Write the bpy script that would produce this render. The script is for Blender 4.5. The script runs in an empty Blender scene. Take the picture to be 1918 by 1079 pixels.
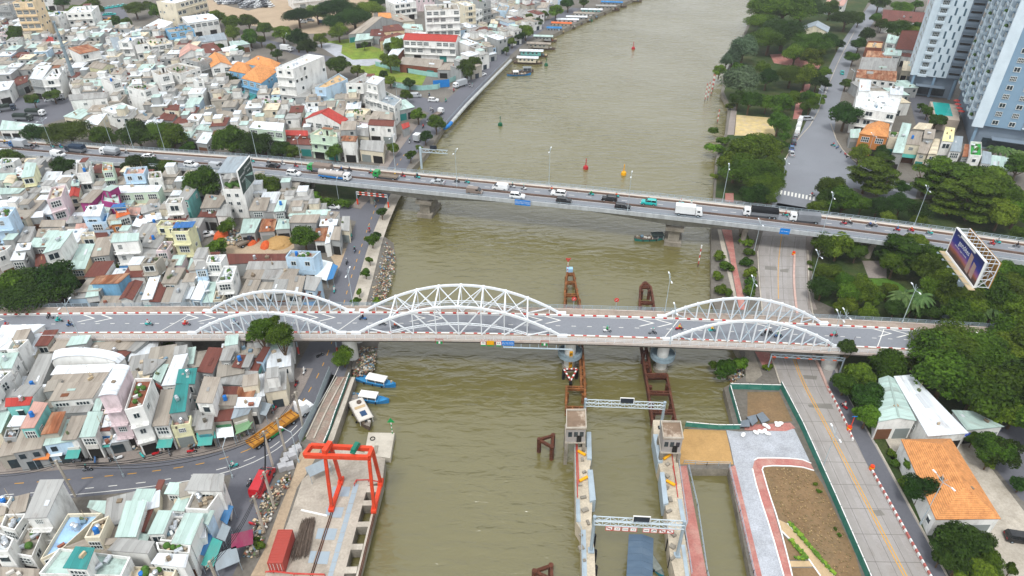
import bpy, math, random
from mathutils import Vector, Matrix
random.seed(7)
SC = bpy.context.scene
COL = SC.collection
R = math.radians
# ------------------------------------------------------------------ camera
CAM_Z, PITCH, FPX, CX, CY = 100.0, R(34.3), 1279.0, 957.0, 539.5
cd = bpy.data.cameras.new('camera'); cam = bpy.data.objects.new('camera', cd); COL.objects.link(cam)
cam.location = (0, 0, CAM_Z); cam.rotation_euler = (math.pi/2-PITCH, 0, 0)
cd.sensor_width = 36; cd.lens = 36*FPX/1918; cd.clip_start = 1; cd.clip_end = 6000
cd.shift_x = (959-CX)/1918
SC.camera = cam
# ------------------------------------------------------------------ sky, sun, exposure
SUN_EL, SUN_AZ = R(60), R(196)      # high sun behind thin cloud, from behind the camera
W = bpy.data.worlds.new('World'); SC.world = W; W.use_nodes = True
nt = W.node_tree; nt.nodes.clear()
sky = nt.nodes.new('ShaderNodeTexSky'); sky.sky_type = 'NISHITA'; sky.sun_disc = False
sky.sun_elevation = SUN_EL; sky.sun_rotation = SUN_AZ; sky.air_density = 1.0; sky.dust_density = 6.0; sky.ozone_density = 1.0
hs = nt.nodes.new('ShaderNodeHueSaturation'); hs.inputs['Saturation'].default_value = 0.42
bg = nt.nodes.new('ShaderNodeBackground'); bg.inputs['Strength'].default_value = 0.15
wo = nt.nodes.new('ShaderNodeOutputWorld')
nt.links.new(sky.outputs[0], hs.inputs['Color']); cl = nt.nodes.new('ShaderNodeMix'); cl.data_type = 'RGBA'; cl.inputs[0].default_value = .75; cl.inputs[7].default_value = (9.2, 9.6, 10.2, 1)   # even thin cloud over the clear sky
nt.links.new(hs.outputs[0], cl.inputs[6]); nt.links.new(cl.outputs[2], bg.inputs['Color']); nt.links.new(bg.outputs[0], wo.inputs[0])
sl = bpy.data.lights.new('sun', 'SUN'); sl.energy = 2.1; sl.angle = R(10); sl.color = (1, .985, .955)
so = bpy.data.objects.new('sun', sl); COL.objects.link(so); so.location = (-40, -120, 200)
sd = Vector((math.sin(SUN_AZ)*math.cos(SUN_EL), math.cos(SUN_AZ)*math.cos(SUN_EL), math.sin(SUN_EL)))
so.rotation_euler = sd.to_track_quat('Z', 'Y').to_euler()
SC.view_settings.view_transform = 'Standard'; SC.view_settings.look = 'None'
SC.view_settings.exposure = 0.03; SC.view_settings.gamma = 1
SC.cycles.use_denoising = True; SC.cycles.max_bounces = 5; SC.cycles.diffuse_bounces = 2; SC.cycles.glossy_bounces = 3
SC.cycles.transmission_bounces = 3; SC.cycles.transparent_max_bounces = 4; SC.cycles.caustics_reflective = False; SC.cycles.caustics_refractive = False
# ------------------------------------------------------------------ survey: a point of the picture, at a known height, is a place
_rt, _fw, _up = Vector((1, 0, 0)), Vector((0, math.cos(PITCH), -math.sin(PITCH))), Vector((0, math.sin(PITCH), math.cos(PITCH)))
def P(px, py, z=0.0):
    d = _fw*FPX + _rt*(px-CX) + _up*(CY-py)
    t = (z-CAM_Z)/d.z
    return Vector((d.x*t, d.y*t, z))
def pix(p):
    v = Vector(p)-Vector((0, 0, CAM_Z)); w = v.dot(_fw)
    return (CX+FPX*v.x/w, CY-FPX*v.dot(_up)/w) if w > 1 else (9999, 9999)
CROP = {'A': (0, 0, .26876), 'B': (400, 0, .26876), 'C': (720, 0, .26876), 'D': (1200, 0, .26886), 'E': (1480, 0, .26871),
        'F': (0, 250, .30593), 'G': (400, 250, .30593), 'H': (760, 270, .28725), 'I': (1160, 270, .28736), 'J': (1480, 250, .30587),
        'K': (0, 540, .29666), 'L': (340, 520, .31517), 'M': (640, 500, .27810), 'N': (980, 480, .29666), 'O': (1400, 540, .29651),
        'P': (0, 800, .25862), 'Q': (400, 780, .27720), 'R': (960, 760, .29565), 'S': (1220, 760, .29572), 'T': (1540, 780, .27713), 'X': (0, 0, 1.0)}
def cp(c, x, y):
    o = CROP[c]; return o[0]+x*o[2], o[1]+y*o[2]
def W_(c, x, y, z=0.0):
    return P(*cp(c, x, y), z)
# ------------------------------------------------------------------ mesh helper
class MB:
    def __init__(s): s.v = []; s.f = []; s.m = []; s.uv = {}
    def face(s, pts, m=0, uv=None):
        b = len(s.v); s.v += [tuple(p) for p in pts]; s.f.append(tuple(range(b, b+len(pts)))); s.m.append(m)
        if uv: s.uv[len(s.f)-1] = uv
    def hexa(s, b, t, m=0, mt=None, bottom=True):      # b, t: loops of n points, counter-clockwise from above
        n = len(b); k = len(s.v); s.v += [tuple(p) for p in b]+[tuple(p) for p in t]
        for i in range(n):
            j = (i+1) % n; s.f.append((k+i, k+j, k+n+j, k+n+i)); s.m.append(m)
        s.f.append(tuple(range(k+n, k+2*n))); s.m.append(m if mt is None else mt)
        if bottom: s.f.append(tuple(range(k+n-1, k-1, -1))); s.m.append(m)
    def prism(s, poly, z0, z1, m=0, mt=None, bottom=True):
        s.hexa([(p[0], p[1], z0) for p in poly], [(p[0], p[1], z1) for p in poly], m, mt, bottom)
    def box(s, c, d, rz=0.0, m=0, mt=None):
        x, y, z = d[0]/2, d[1]/2, d[2]/2; cs, sn = math.cos(rz), math.sin(rz)
        q = [(-x, -y), (x, -y), (x, y), (-x, y)]
        q = [(c[0]+a*cs-b*sn, c[1]+a*sn+b*cs) for a, b in q]
        s.hexa([(a, b, c[2]-z) for a, b in q], [(a, b, c[2]+z) for a, b in q], m, mt)
    def beam(s, a, b, w, h=None, m=0):
        a, b = Vector(a), Vector(b); h = w if h is None else h
        d = (b-a); 
        if d.length < 1e-6: return
        d.normalize(); u = Vector((0, 0, 1)) if abs(d.z) < .95 else Vector((0, 1, 0))
        r = d.cross(u).normalized(); u = r.cross(d)
        r *= w/2; u *= h/2
        A = [a-r-u, a+r-u, a+r+u, a-r+u]; B = [b-r-u, b+r-u, b+r+u, b-r+u]
        k = len(s.v); s.v += [tuple(p) for p in A+B]
        for f in ((0, 1, 5, 4), (1, 2, 6, 5), (2, 3, 7, 6), (3, 0, 4, 7), (3, 2, 1, 0), (4, 5, 6, 7)):
            s.f.append(tuple(k+i for i in f)); s.m.append(m)
    def tube(s, a, b, r, n=8, r2=None, m=0, caps=True):
        a, b = Vector(a), Vector(b); r2 = r if r2 is None else r2
        d = (b-a).normalized(); u = Vector((0, 0, 1)) if abs(d.z) < .95 else Vector((0, 1, 0))
        x = d.cross(u).normalized(); y = x.cross(d)
        k = len(s.v)
        for q, rr in ((a, r), (b, r2)):
            for i in range(n):
                t = 2*math.pi*i/n; s.v.append(tuple(q+x*math.cos(t)*rr+y*math.sin(t)*rr))
        for i in range(n):
            j = (i+1) % n; s.f.append((k+i, k+n+i, k+n+j, k+j)); s.m.append(m)
        if caps:
            s.f.append(tuple(range(k, k+n))); s.m.append(m); s.f.append(tuple(range(k+2*n-1, k+n-1, -1))); s.m.append(m)
    def path(s, pts, r, n=6, m=0):
        for a, b in zip(pts, pts[1:]): s.tube(a, b, r, n, m=m)
    def ell(s, c, r, nu=10, nv=6, m=0):
        k = len(s.v)
        for j in range(nv+1):
            t = math.pi*j/nv
            for i in range(nu):
                a = 2*math.pi*i/nu; s.v.append((c[0]+r[0]*math.sin(t)*math.cos(a), c[1]+r[1]*math.sin(t)*math.sin(a), c[2]-r[2]*math.cos(t)))
        for j in range(nv):
            for i in range(nu):
                i2 = (i+1) % nu; s.f.append((k+j*nu+i, k+j*nu+i2, k+(j+1)*nu+i2, k+(j+1)*nu+i)); s.m.append(m)
    def mesh(s, name, mats, smooth=False):
        me = bpy.data.meshes.new(name); me.from_pydata(s.v, [], s.f)
        for x in (mats if isinstance(mats, (list, tuple)) else [mats]): me.materials.append(x)
        if any(s.m): me.polygons.foreach_set('material_index', s.m)
        if s.uv:
            L = me.uv_layers.new(name='UVMap')
            for fi, uv in s.uv.items():
                p = me.polygons[fi]
                for k, li in enumerate(p.loop_indices): L.data[li].uv = uv[k]
        if smooth: me.polygons.foreach_set('use_smooth', [True]*len(me.polygons))
        me.update(); return me
    def build(s, name, mats, parent=None, smooth=False, loc=None):
        o = bpy.data.objects.new(name, s.mesh(name, mats, smooth)); COL.objects.link(o)
        if parent: o.parent = parent
        if loc is not None: o.location = loc
        return o
def ob(name, mesh, parent=None, loc=(0, 0, 0), rz=0.0, sc=None):
    o = bpy.data.objects.new(name, mesh); COL.objects.link(o)
    if parent: o.parent = parent
    o.location = loc
    if rz: o.rotation_euler = (0, 0, rz)
    if sc: o.scale = sc
    return o
def empty(name, loc=(0, 0, 0), rz=0.0):
    o = bpy.data.objects.new(name, None); COL.objects.link(o); o.location = loc; o.rotation_euler = (0, 0, rz); o.empty_display_size = .3
    return o
def copy_tree(o, parent=None):
    c = o.copy(); COL.objects.link(c); c.parent = parent
    for ch in KIDS.get(o.name, []): copy_tree(ch, c)
    return c
KIDS = {}
def kids_of(root):                      # remember a prototype's children once, before it is copied
    by = {}
    for o in COL.objects:
        if o.parent: by.setdefault(o.parent.name, []).append(o)
    def rec(o):
        KIDS[o.name] = by.get(o.name, [])
        for c in KIDS[o.name]: rec(c)
    rec(root)
THINGS = []
def thing(o, cat, desc, place='', group=None):
    o['category'] = cat; THINGS.append([o, desc, place]); 
    if group: o['group'] = group
    return o
LM = [(60, 60, 'the beige tower'), (130, 120, 'the grey pylon'), (235, 40, 'the taxi yard'), (360, 50, 'the cream slab block'), (455, 40, 'the crowded car park'), (490, 130, 'the orange-roofed school'), (565, 150, 'the tall white block'), (640, 30, 'the far tree clump'),
      (840, 55, 'the far white tower'), (740, 110, 'the green field'), (700, 65, 'the workshop sheds'), (800, 200, 'the far junction'), (920, 110, 'the far quay'), (1040, 50, 'the houseboats'), (40, 190, 'the truck yard'), (330, 90, 'the blue square house'), (210, 150, 'the narrow white block'),
      (610, 220, 'the red-gabled house'), (530, 250, 'the mint green house'), (340, 190, 'the grey terraces'), (420, 220, 'the tan-roofed row'), (250, 240, 'the flyover hedge trees'), (700, 240, 'the riverside shops'), (40, 330, 'the left picture edge'), (120, 360, 'the pink narrow house'), (200, 375, 'the magenta house'),
      (255, 325, 'the salmon terrace'), (340, 420, 'the pale yellow house'), (445, 370, 'the billboard house'), (580, 350, 'the flyover verge'), (575, 485, 'the pale blue house'), (490, 455, 'the building site'), (630, 440, 'the roadside shops'), (690, 500, 'the riverside road'), (100, 460, 'the tall white house'),
      (60, 540, 'the big dark tree'), (220, 540, 'the blue walled shed'), (330, 540, 'the long white roofs'), (480, 530, 'the left arch'), (50, 620, 'the big white roof'), (160, 680, 'the curved white roof'), (230, 750, 'the pink tower house'), (330, 720, 'the teal tarpaulins'), (420, 690, 'the dark red roofs'),
      (510, 690, 'the street stalls'), (60, 790, 'the turquoise house'), (140, 840, 'the street front'), (400, 790, 'the street bend'), (40, 960, 'the potted terrace'), (150, 950, 'the blue roof terrace'), (265, 970, 'the pale green roofs'), (370, 940, 'the grey corner house'), (190, 1040, 'the teal stair hut'), (350, 1040, 'the side street'),
      (630, 950, 'the gantry crane'), (480, 960, 'the roadside clutter'), (1450, 30, 'the far park'), (1530, 60, 'the slate pavilion'), (1660, 45, 'the maroon roofs'), (1650, 120, 'the rust roofed sheds'), (1660, 190, 'the big white house'), (1770, 280, 'the tower row'), (1630, 250, 'the orange brick house'), (1830, 200, 'the apartment towers'),
      (1400, 90, 'the park court'), (1380, 165, 'the casuarinas'), (1420, 225, 'the yellow plaza'), (1400, 310, 'the riverside clump'), (1560, 350, 'the zebra crossing'), (1660, 320, 'the street corner'), (1780, 350, 'the feathery trees'), (1890, 290, 'the palms'), (1345, 500, 'the river edge'), (1420, 490, 'the red promenade'),
      (1540, 470, 'the flyover underpass'), (1640, 470, 'the paved underdeck'), (1620, 550, 'the round lawn'), (1740, 520, 'the billboard mast'), (1880, 540, 'the billboard panel'), (1700, 600, 'the right ramp'), (1590, 650, 'the bridge abutment'), (1650, 740, 'the green shed'), (1780, 660, 'the great dark trees'), (1890, 720, 'the carport'),
      (1700, 900, 'the orange tiled house'), (1870, 860, 'the asphalt yard'), (1800, 1030, 'the lower right corner'), (1360, 680, 'the litter bank'), (1480, 540, 'the right arch')]
def near(px, py):
    return 'near '+min(LM, key=lambda l: (l[0]-px)**2+((l[1]-py)*1.3)**2)[2]
def struct(o): o['kind'] = 'structure'; return o
def stuff(o): o['kind'] = 'stuff'; return o
def lerp(a, b, t): return a+(b-a)*t
def resample(pts, step):                # dense points along a poly-line given as tuples of any length
    out = []
    for a, b in zip(pts, pts[1:]):
        n = max(1, int(math.dist(a[:2], b[:2])/step))
        for i in range(n): out.append(tuple(lerp(u, v, i/n) for u, v in zip(a, b)))
    out.append(tuple(pts[-1])); return out
def smooth_path(pts, it=2):
    for _ in range(it):
        q = [pts[0]]
        for a, b in zip(pts, pts[1:]):
            q.append(tuple(lerp(u, v, .25) for u, v in zip(a, b))); q.append(tuple(lerp(u, v, .75) for u, v in zip(a, b)))
        q.append(pts[-1]); pts = q
    return pts
# ------------------------------------------------------------------ materials
def lin(h):
    h = h.lstrip('#'); c = [int(h[i:i+2], 16)/255 for i in (0, 2, 4)]
    return tuple((x/12.92 if x <= .04045 else ((x+.055)/1.055)**2.4)**1.2 for x in c)
MATS = {}
def mat(name, hexcol, rough=.8, var=.18, scale=.5, stretch=(1, 1, 1), bump=0.0, bscale=None, metal=0.0, dirt=None, dirt_amt=.5, dscale=.35, uv=False, sheets=0.0, objvar=.0, spec=.22, ribs=0.0, drange=(.45, .75), fine=None, rows=False):
    if name in MATS: return MATS[name]
    m = bpy.data.materials.new(name); m.use_nodes = True; t = m.node_tree; N = t.nodes; L = t.links
    b = N['Principled BSDF']; b.inputs['Roughness'].default_value = rough; b.inputs['Metallic'].default_value = metal
    b.inputs['Specular IOR Level'].default_value = spec
    c = lin(hexcol)
    tc = N.new('ShaderNodeTexCoord'); src = tc.outputs['UV'] if uv else tc.outputs['Object']
    mp = N.new('ShaderNodeMapping'); mp.inputs['Scale'].default_value = stretch; L.new(src, mp.inputs[0])
    oi = N.new('ShaderNodeObjectInfo')
    add = N.new('ShaderNodeVectorMath'); add.operation = 'MULTIPLY_ADD'; add.inputs[1].default_value = (37, 53, 29)
    L.new(oi.outputs['Random'], add.inputs[0]); L.new(mp.outputs[0], add.inputs[2]); vec = add.outputs[0]
    nz = N.new('ShaderNodeTexNoise'); nz.inputs['Scale'].default_value = scale; nz.inputs['Detail'].default_value = 5; nz.inputs['Roughness'].default_value = .62
    L.new(vec, nz.inputs['Vector'])
    mx = N.new('ShaderNodeMix'); mx.data_type = 'RGBA'
    mx.inputs[6].default_value = tuple(x*(1-var) for x in c)+(1,); mx.inputs[7].default_value = tuple(min(.95, x*(1+var)) for x in c)+(1,)
    mr = N.new('ShaderNodeMapRange'); mr.inputs[1].default_value = .3; mr.inputs[2].default_value = .7
    L.new(nz.outputs['Fac'], mr.inputs[0]); L.new(mr.outputs[0], mx.inputs[0]); col = mx.outputs[2]
    if dirt:
        n2 = N.new('ShaderNodeTexNoise'); n2.inputs['Scale'].default_value = dscale; n2.inputs['Detail'].default_value = 7; n2.inputs['Roughness'].default_value = .7
        L.new(vec, n2.inputs['Vector'])
        r2 = N.new('ShaderNodeMapRange'); r2.inputs[1].default_value = drange[0]; r2.inputs[2].default_value = drange[1]; r2.inputs[4].default_value = dirt_amt
        L.new(n2.outputs['Fac'], r2.inputs[0])
        m2 = N.new('ShaderNodeMix'); m2.data_type = 'RGBA'; L.new(r2.outputs[0], m2.inputs[0]); L.new(col, m2.inputs[6]); m2.inputs[7].default_value = lin(dirt)+(1,)
        col = m2.outputs[2]
    if fine:                              # fine speckle: (scale, amount)
        n4 = N.new('ShaderNodeTexNoise'); n4.inputs['Scale'].default_value = fine[0]; n4.inputs['Detail'].default_value = 2; L.new(vec, n4.inputs['Vector'])
        r4 = N.new('ShaderNodeMapRange'); r4.inputs[1].default_value = .35; r4.inputs[2].default_value = .65; r4.inputs[3].default_value = 1-fine[1]; r4.inputs[4].default_value = 1+fine[1]*.6
        L.new(n4.outputs['Fac'], r4.inputs[0])
        h4 = N.new('ShaderNodeHueSaturation'); L.new(col, h4.inputs['Color']); L.new(r4.outputs[0], h4.inputs['Value']); col = h4.outputs[0]
    if sheets:                            # every metre-wide sheet weathers a little differently
        sx = N.new('ShaderNodeSeparateXYZ'); L.new(mp.outputs[0], sx.inputs[0])
        fl = N.new('ShaderNodeMath'); fl.operation = 'FLOOR'; L.new(sx.outputs[0], fl.inputs[0])
        wn = N.new('ShaderNodeTexWhiteNoise'); wn.noise_dimensions = '2D'
        cb = N.new('ShaderNodeCombineXYZ'); L.new(fl.outputs[0], cb.inputs[0])
        fy = N.new('ShaderNodeMath'); fy.operation = 'MULTIPLY'; fy.inputs[1].default_value = .3; L.new(sx.outputs[1], fy.inputs[0])
        fy2 = N.new('ShaderNodeMath'); fy2.operation = 'FLOOR'; L.new(fy.outputs[0], fy2.inputs[0])
        ad = N.new('ShaderNodeMath'); ad.operation = 'ADD'; L.new(fy2.outputs[0], ad.inputs[0])
        ro = N.new('ShaderNodeMath'); ro.operation = 'MULTIPLY'; ro.inputs[1].default_value = 91; L.new(oi.outputs['Random'], ro.inputs[0]); L.new(ro.outputs[0], ad.inputs[1])
        L.new(ad.outputs[0], cb.inputs[1]); L.new(cb.outputs[0], wn.inputs['Vector'])
        rr = N.new('ShaderNodeMapRange'); rr.inputs[3].default_value = 1-sheets; rr.inputs[4].default_value = 1+sheets*.6; L.new(wn.outputs['Value'], rr.inputs[0])
        # narrow seams between the sheets
        fr = N.new('ShaderNodeMath'); fr.operation = 'FRACT'; L.new(sx.outputs[0], fr.inputs[0])
        ls = N.new('ShaderNodeMath'); ls.operation = 'LESS_THAN'; ls.inputs[1].default_value = .09; L.new(fr.outputs[0], ls.inputs[0])
        sb = N.new('ShaderNodeMath'); sb.operation = 'MULTIPLY_ADD'; sb.inputs[1].default_value = -.16; L.new(ls.outputs[0], sb.inputs[0]); L.new(rr.outputs[0], sb.inputs[2])
        h2 = N.new('ShaderNodeHueSaturation'); L.new(col, h2.inputs['Color']); L.new(sb.outputs[0], h2.inputs['Value']); col = h2.outputs[0]
    if rows:                              # courses of roof tiles
        wv = N.new('ShaderNodeTexWave'); wv.bands_direction = 'Y'; wv.inputs['Scale'].default_value = 1.1; wv.inputs['Distortion'].default_value = .6; wv.inputs['Detail Scale'].default_value = 3; L.new(src, wv.inputs['Vector'])
        rw = N.new('ShaderNodeMapRange'); rw.inputs[3].default_value = .72; rw.inputs[4].default_value = 1.08; L.new(wv.outputs['Fac'], rw.inputs[0])
        h5 = N.new('ShaderNodeHueSaturation'); L.new(col, h5.inputs['Color']); L.new(rw.outputs[0], h5.inputs['Value']); col = h5.outputs[0]
    if objvar:
        rv = N.new('ShaderNodeMapRange'); rv.inputs[3].default_value = 1-objvar; rv.inputs[4].default_value = 1+objvar; L.new(oi.outputs['Random'], rv.inputs[0])
        h3 = N.new('ShaderNodeHueSaturation'); L.new(col, h3.inputs['Color']); L.new(rv.outputs[0], h3.inputs['Value']); col = h3.outputs[0]
    L.new(col, b.inputs['Base Color'])
    if bump or ribs:
        hsrc = None
        if bump:
            n3 = N.new('ShaderNodeTexNoise'); n3.inputs['Scale'].default_value = bscale or scale*6; n3.inputs['Detail'].default_value = 3; L.new(vec, n3.inputs['Vector']); hsrc = n3.outputs['Fac']
        if ribs:
            wv = N.new('ShaderNodeTexWave'); wv.inputs['Scale'].default_value = ribs; L.new(src, wv.inputs['Vector']); hsrc = wv.outputs['Fac']
        bp = N.new('ShaderNodeBump'); bp.inputs['Strength'].default_value = bump or .5; bp.inputs['Distance'].default_value = .06; L.new(hsrc, bp.inputs['Height']); L.new(bp.outputs[0], b.inputs['Normal'])
    MATS[name] = m; return m
WALLS = {'w': ('e6e6e2', 'white'), 'c': ('ded6c2', 'cream'), 'g': ('a9abaa', 'grey'), 'b': ('c3d8e7', 'pale blue'), 'B': ('8bbbd8', 'blue'), 'p': ('dfd0d2', 'pale pink'),
         'n': ('cadac8', 'mint green'), 'y': ('e2e0bd', 'pale yellow'), 't': ('86c2bd', 'turquoise'), 'e': ('e3cfae', 'beige'), 'm': ('ad4f88', 'magenta'),
         'k': ('b3aea3', 'bare concrete'), 'd': ('8d5a48', 'brick red'), 'O': ('c98a4e', 'orange brown')}
ROOFS = {'g': ('a9a9a6', 'grey'), 'l': ('a9c8e6', 'light blue'), 'w': ('e4e9ec', 'white'), 't': ('bccfc8', 'pale green'), 'r': ('96644f', 'rusty'), 'd': ('80544b', 'dark red'), 'o': ('d99f6a', 'orange'),
         'b': ('aaa297', 'tan'), 'k': ('a8a298', 'concrete'), 'B': ('3f86b8', 'blue'), 's': ('a3adb3', 'silver'), 'R': ('b9524a', 'red'), 'c': ('ddd2bb', 'cream'),
         'p': ('cba79b', 'salmon'), 'T': ('4b9895', 'teal'), 'y': ('e4dfae', 'pale yellow'), 'O': ('dd8050', 'bright orange'), 'n': ('44a253', 'green'), 'e': ('cbb08a', 'sandy')}
def wall_mat(k):
    return mat('wall_'+WALLS[k][1].replace(' ', '_'), WALLS[k][0], .85, .08, .6, (1, 1, .35), bump=.12, bscale=3, dirt='6f6a60' if k != 'm' else '7a2a5c', dirt_amt=.6, dscale=.5, drange=(.50, .76), objvar=.05)
def roof_mat(k, typ):
    n = ROOFS[k][1].replace(' ', '_')
    if typ in 'F': return mat('roof_slab_'+n, ROOFS[k][0], .9, .14, .5, bump=.15, bscale=4, dirt='6d665c', dirt_amt=.6, dscale=.45, drange=(.48, .7), objvar=.07)
    if k in 'o' or (typ in 'GH' and k in 'Rd'): return mat('roof_tile_'+n, ROOFS[k][0], .75, .22, 1.6, uv=True, ribs=1.1, dirt='8a5a3c', dirt_amt=.6, dscale=.5, drange=(.50, .74), objvar=.04, rows=True)
    if k == 'r': return mat('roof_sheet_rusty', '9c6a4e', .85, .35, 1.0, (1, .25, 1), uv=True, sheets=.22, dirt='c9b49a', dirt_amt=.7, dscale=.5, ribs=3.0, objvar=.12)
    d = '7a685b' if k in 'gbwtcsyd' else '5c5850'
    return mat('roof_sheet_'+n, ROOFS[k][0], .62 if k in 'wst' else .8, .12, .8, (1, .22, 1), uv=True, sheets=.15, dirt=d, dirt_amt=.65, dscale=.55, drange=(.52, .76), ribs=3.0, objvar=.09)
GLASS = mat('window_glass', '39474d', .12, .3, 1.2, spec=.6)
FRAME = mat('window_frame', 'd9dcd9', .6, .05)
SHUT = mat('rolling_shutter', '8f9694', .55, .1, 2, (1, 1, 8))
DARK = mat('painted_opening_shade', '34322f', .9, .2)  # near-black colour paints the shade inside open shopfronts, doorways and slots
CONC = mat('concrete', 'bdb6aa', .85, .14, .25, bump=.2, bscale=2.5, dirt='857c6d', dirt_amt=.6, dscale=.2, fine=(3, .1))
CONC2 = mat('old_concrete', '9c968b', .9, .2, .3, bump=.25, bscale=2, dirt='5f584c', dirt_amt=.7, dscale=.25, fine=(3, .12))
ASPH = mat('asphalt', '76777d', .85, .10, .12, dirt='67686d', dirt_amt=.6, dscale=.06, fine=(2.2, .05), bump=.08, bscale=8)
ASPH2 = mat('bridge_asphalt', '8d9095', .85, .08, .2, dirt='7e7e83', dirt_amt=.5, dscale=.1, fine=(2.2, .05))
CROAD = mat('concrete_road', 'a8a4a1', .85, .08, .12, dirt='8e877d', dirt_amt=.7, dscale=.09, fine=(2.5, .05))
PAINTW = mat('white_road_paint', 'dddcd6', .7, .1, 1.5)
PAINTY = mat('yellow_road_paint', 'd6a63c', .7, .12, 1.5)
WSTEEL = mat('white_painted_steel', 'dce0e2', .45, .04, .7, dirt='b79a80', dirt_amt=.35, dscale=.35, drange=(.6, .8))
BSTEEL = mat('pale_blue_steel', 'bccad2', .5, .06, .7)
GALV = mat('galvanised_steel', 'a9b6be', .45, .1, 1, metal=.25)
REDP = mat('red_paint', 'c24d45', .6, .18, 1, dirt='b08a80', dirt_amt=.5, dscale=1.2)
WHITEP = mat('white_paint', 'e6e6e3', .6, .05, 1)
RUST = mat('rusty_steel', '8c613c', .85, .4, 1.2, dirt='47301f', dirt_amt=.8, dscale=.7, bump=.3, bscale=4)
RUSTD = mat('dark_rusty_steel', '6b4636', .85, .35, .8, dirt='35241d', dirt_amt=.8, dscale=.7, bump=.3, bscale=4)
TEALF = mat('teal_fence_sheet', '3f8577', .55, .1, .8, dirt='9db8ac', dirt_amt=.3, dscale=.8)
BLACK = mat('black_rubber', '2b2b2c', .8, .15, 2)
BLUEP = mat('blue_paint', '2f86c6', .5, .1, 1)
YELP = mat('yellow_paint', 'e2ac22', .55, .1, 1)
GREENP = mat('green_paint', '1f9a5a', .5, .1, 1)
ORANGE = mat('orange_red_crane_paint', 'd9583a', .55, .14, .8, dirt='8e4a36', dirt_amt=.55, dscale=.6)
WIRE = mat('cable_black', '2a2a2c', .7, .05)
BARK = mat('bark', '6f5d4a', .95, .25, 1.5, bump=.4, bscale=8)
# ================================================================== the setting: land, river, roads
LAND = mat('dusty_ground', '7f7b74', .95, .18, .08, dirt='736b5f', dirt_amt=.8, dscale=.05, fine=(1.5, .14), bump=.2, bscale=2)
SOIL = mat('brown_soil', '8d775c', 1, .16, .25, dirt='7d735c', dirt_amt=.6, dscale=.12, fine=(2.5, .13), bump=.5, bscale=3)
SAND = mat('sand', 'b99a6c', 1, .12, .3, dirt='a08257', dirt_amt=.5, dscale=.2, fine=(3, .08), bump=.2)
GRAVEL = mat('grey_gravel', 'b4b7bc', 1, .14, .4, dirt='98999a', dirt_amt=.6, dscale=.25, fine=(4, .18), bump=.4, bscale=6)
BRICKP = mat('red_brick_paving', 'b47f77', .9, .12, .4, dirt='c9b3a6', dirt_amt=.6, dscale=.3, fine=(3, .12))
PAVE = mat('pavement_tiles', '9b938d', .9, .12, .4, dirt='7e746b', dirt_amt=.6, dscale=.2, fine=(3, .12))
GRASS = mat('grass', '7f9440', 1, .3, .3, dirt='9c9154', dirt_amt=.6, dscale=.12, fine=(2.5, .25), bump=.4, bscale=5)
LAWN = mat('park_lawn', '45582f', 1, .3, .2, dirt='6b5f45', dirt_amt=.7, dscale=.1, fine=(2.5, .25), bump=.4, bscale=5)
DIRT = mat('bare_earth', 'b5a48e', 1, .15, .2, dirt='9d8b78', dirt_amt=.6, dscale=.1, fine=(2.5, .12), bump=.3)
TANP = mat('tan_path', 'c0ab8b', .9, .1, .5, fine=(3, .08))
PLAZA = mat('yellow_plaza_tiles', 'c9b789', .9, .2, .5, dirt='b5a9a0', dirt_amt=.8, dscale=.4)
DOCK = mat('dock_concrete', 'b9b1a5', .9, .2, .16, dirt='786f63', dirt_amt=.8, dscale=.13, fine=(2.5, .1), bump=.2)
WATER_Z = -2.0
def poly_px(s, z=0.0):
    """'X 10,20 30,40 ...' -> world points (counter-clockwise)"""
    t = s.split(); c = t[0]; q = [W_(c, *map(float, a.split(',')), z) for a in t[1:]]
    a = sum(u.x*v.y-v.x*u.y for u, v in zip(q, q[1:]+q[:1]))
    return q if a > 0 else q[::-1]
def sheet(name, s, z, m, thick=0.0):
    q = poly_px(s, 0.0); b = MB()
    if thick: b.prism(q, z-thick, z)
    else: b.face([(p.x, p.y, z) for p in q])
    return struct(b.build(name, m))
# the river: one sheet under everything
wm = bpy.data.materials.new('muddy_river_water'); wm.use_nodes = True; t = wm.node_tree; N = t.nodes; L = t.links; bs = N['Principled BSDF']
bs.inputs['Roughness'].default_value = .2; bs.inputs['IOR'].default_value = 1.58; bs.inputs['Specular IOR Level'].default_value = .8
tc = N.new('ShaderNodeTexCoord'); n1 = N.new('ShaderNodeTexNoise'); n1.inputs['Scale'].default_value = .02; n1.inputs['Detail'].default_value = 4; L.new(tc.outputs['Object'], n1.inputs['Vector'])
mx = N.new('ShaderNodeMix'); mx.data_type = 'RGBA'; mx.inputs[6].default_value = (.116, .102, .034)+(1,); mx.inputs[7].default_value = (.142, .126, .046)+(1,)
L.new(n1.outputs['Fac'], mx.inputs[0]); L.new(mx.outputs[2], bs.inputs['Base Color'])
mp = N.new('ShaderNodeMapping'); mp.inputs['Scale'].default_value = (.38, 1, 1); mp.inputs['Rotation'].default_value = (0, 0, .25); L.new(tc.outputs['Object'], mp.inputs[0])
def wnoise(sc, det, dist):
    a = N.new('ShaderNodeTexNoise'); a.inputs['Scale'].default_value = sc; a.inputs['Detail'].default_value = det; a.inputs['Distortion'].default_value = dist; L.new(mp.outputs[0], a.inputs['Vector']); return a.outputs['Fac']
amp = N.new('ShaderNodeTexNoise'); amp.inputs['Scale'].default_value = .022; amp.inputs['Detail'].default_value = 3; L.new(tc.outputs['Object'], amp.inputs['Vector'])
ar = N.new('ShaderNodeMapRange'); ar.inputs[1].default_value = .35; ar.inputs[2].default_value = .68; ar.inputs[3].default_value = .35; ar.inputs[4].default_value = 1.2; L.new(amp.outputs['Fac'], ar.inputs[0])
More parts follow.
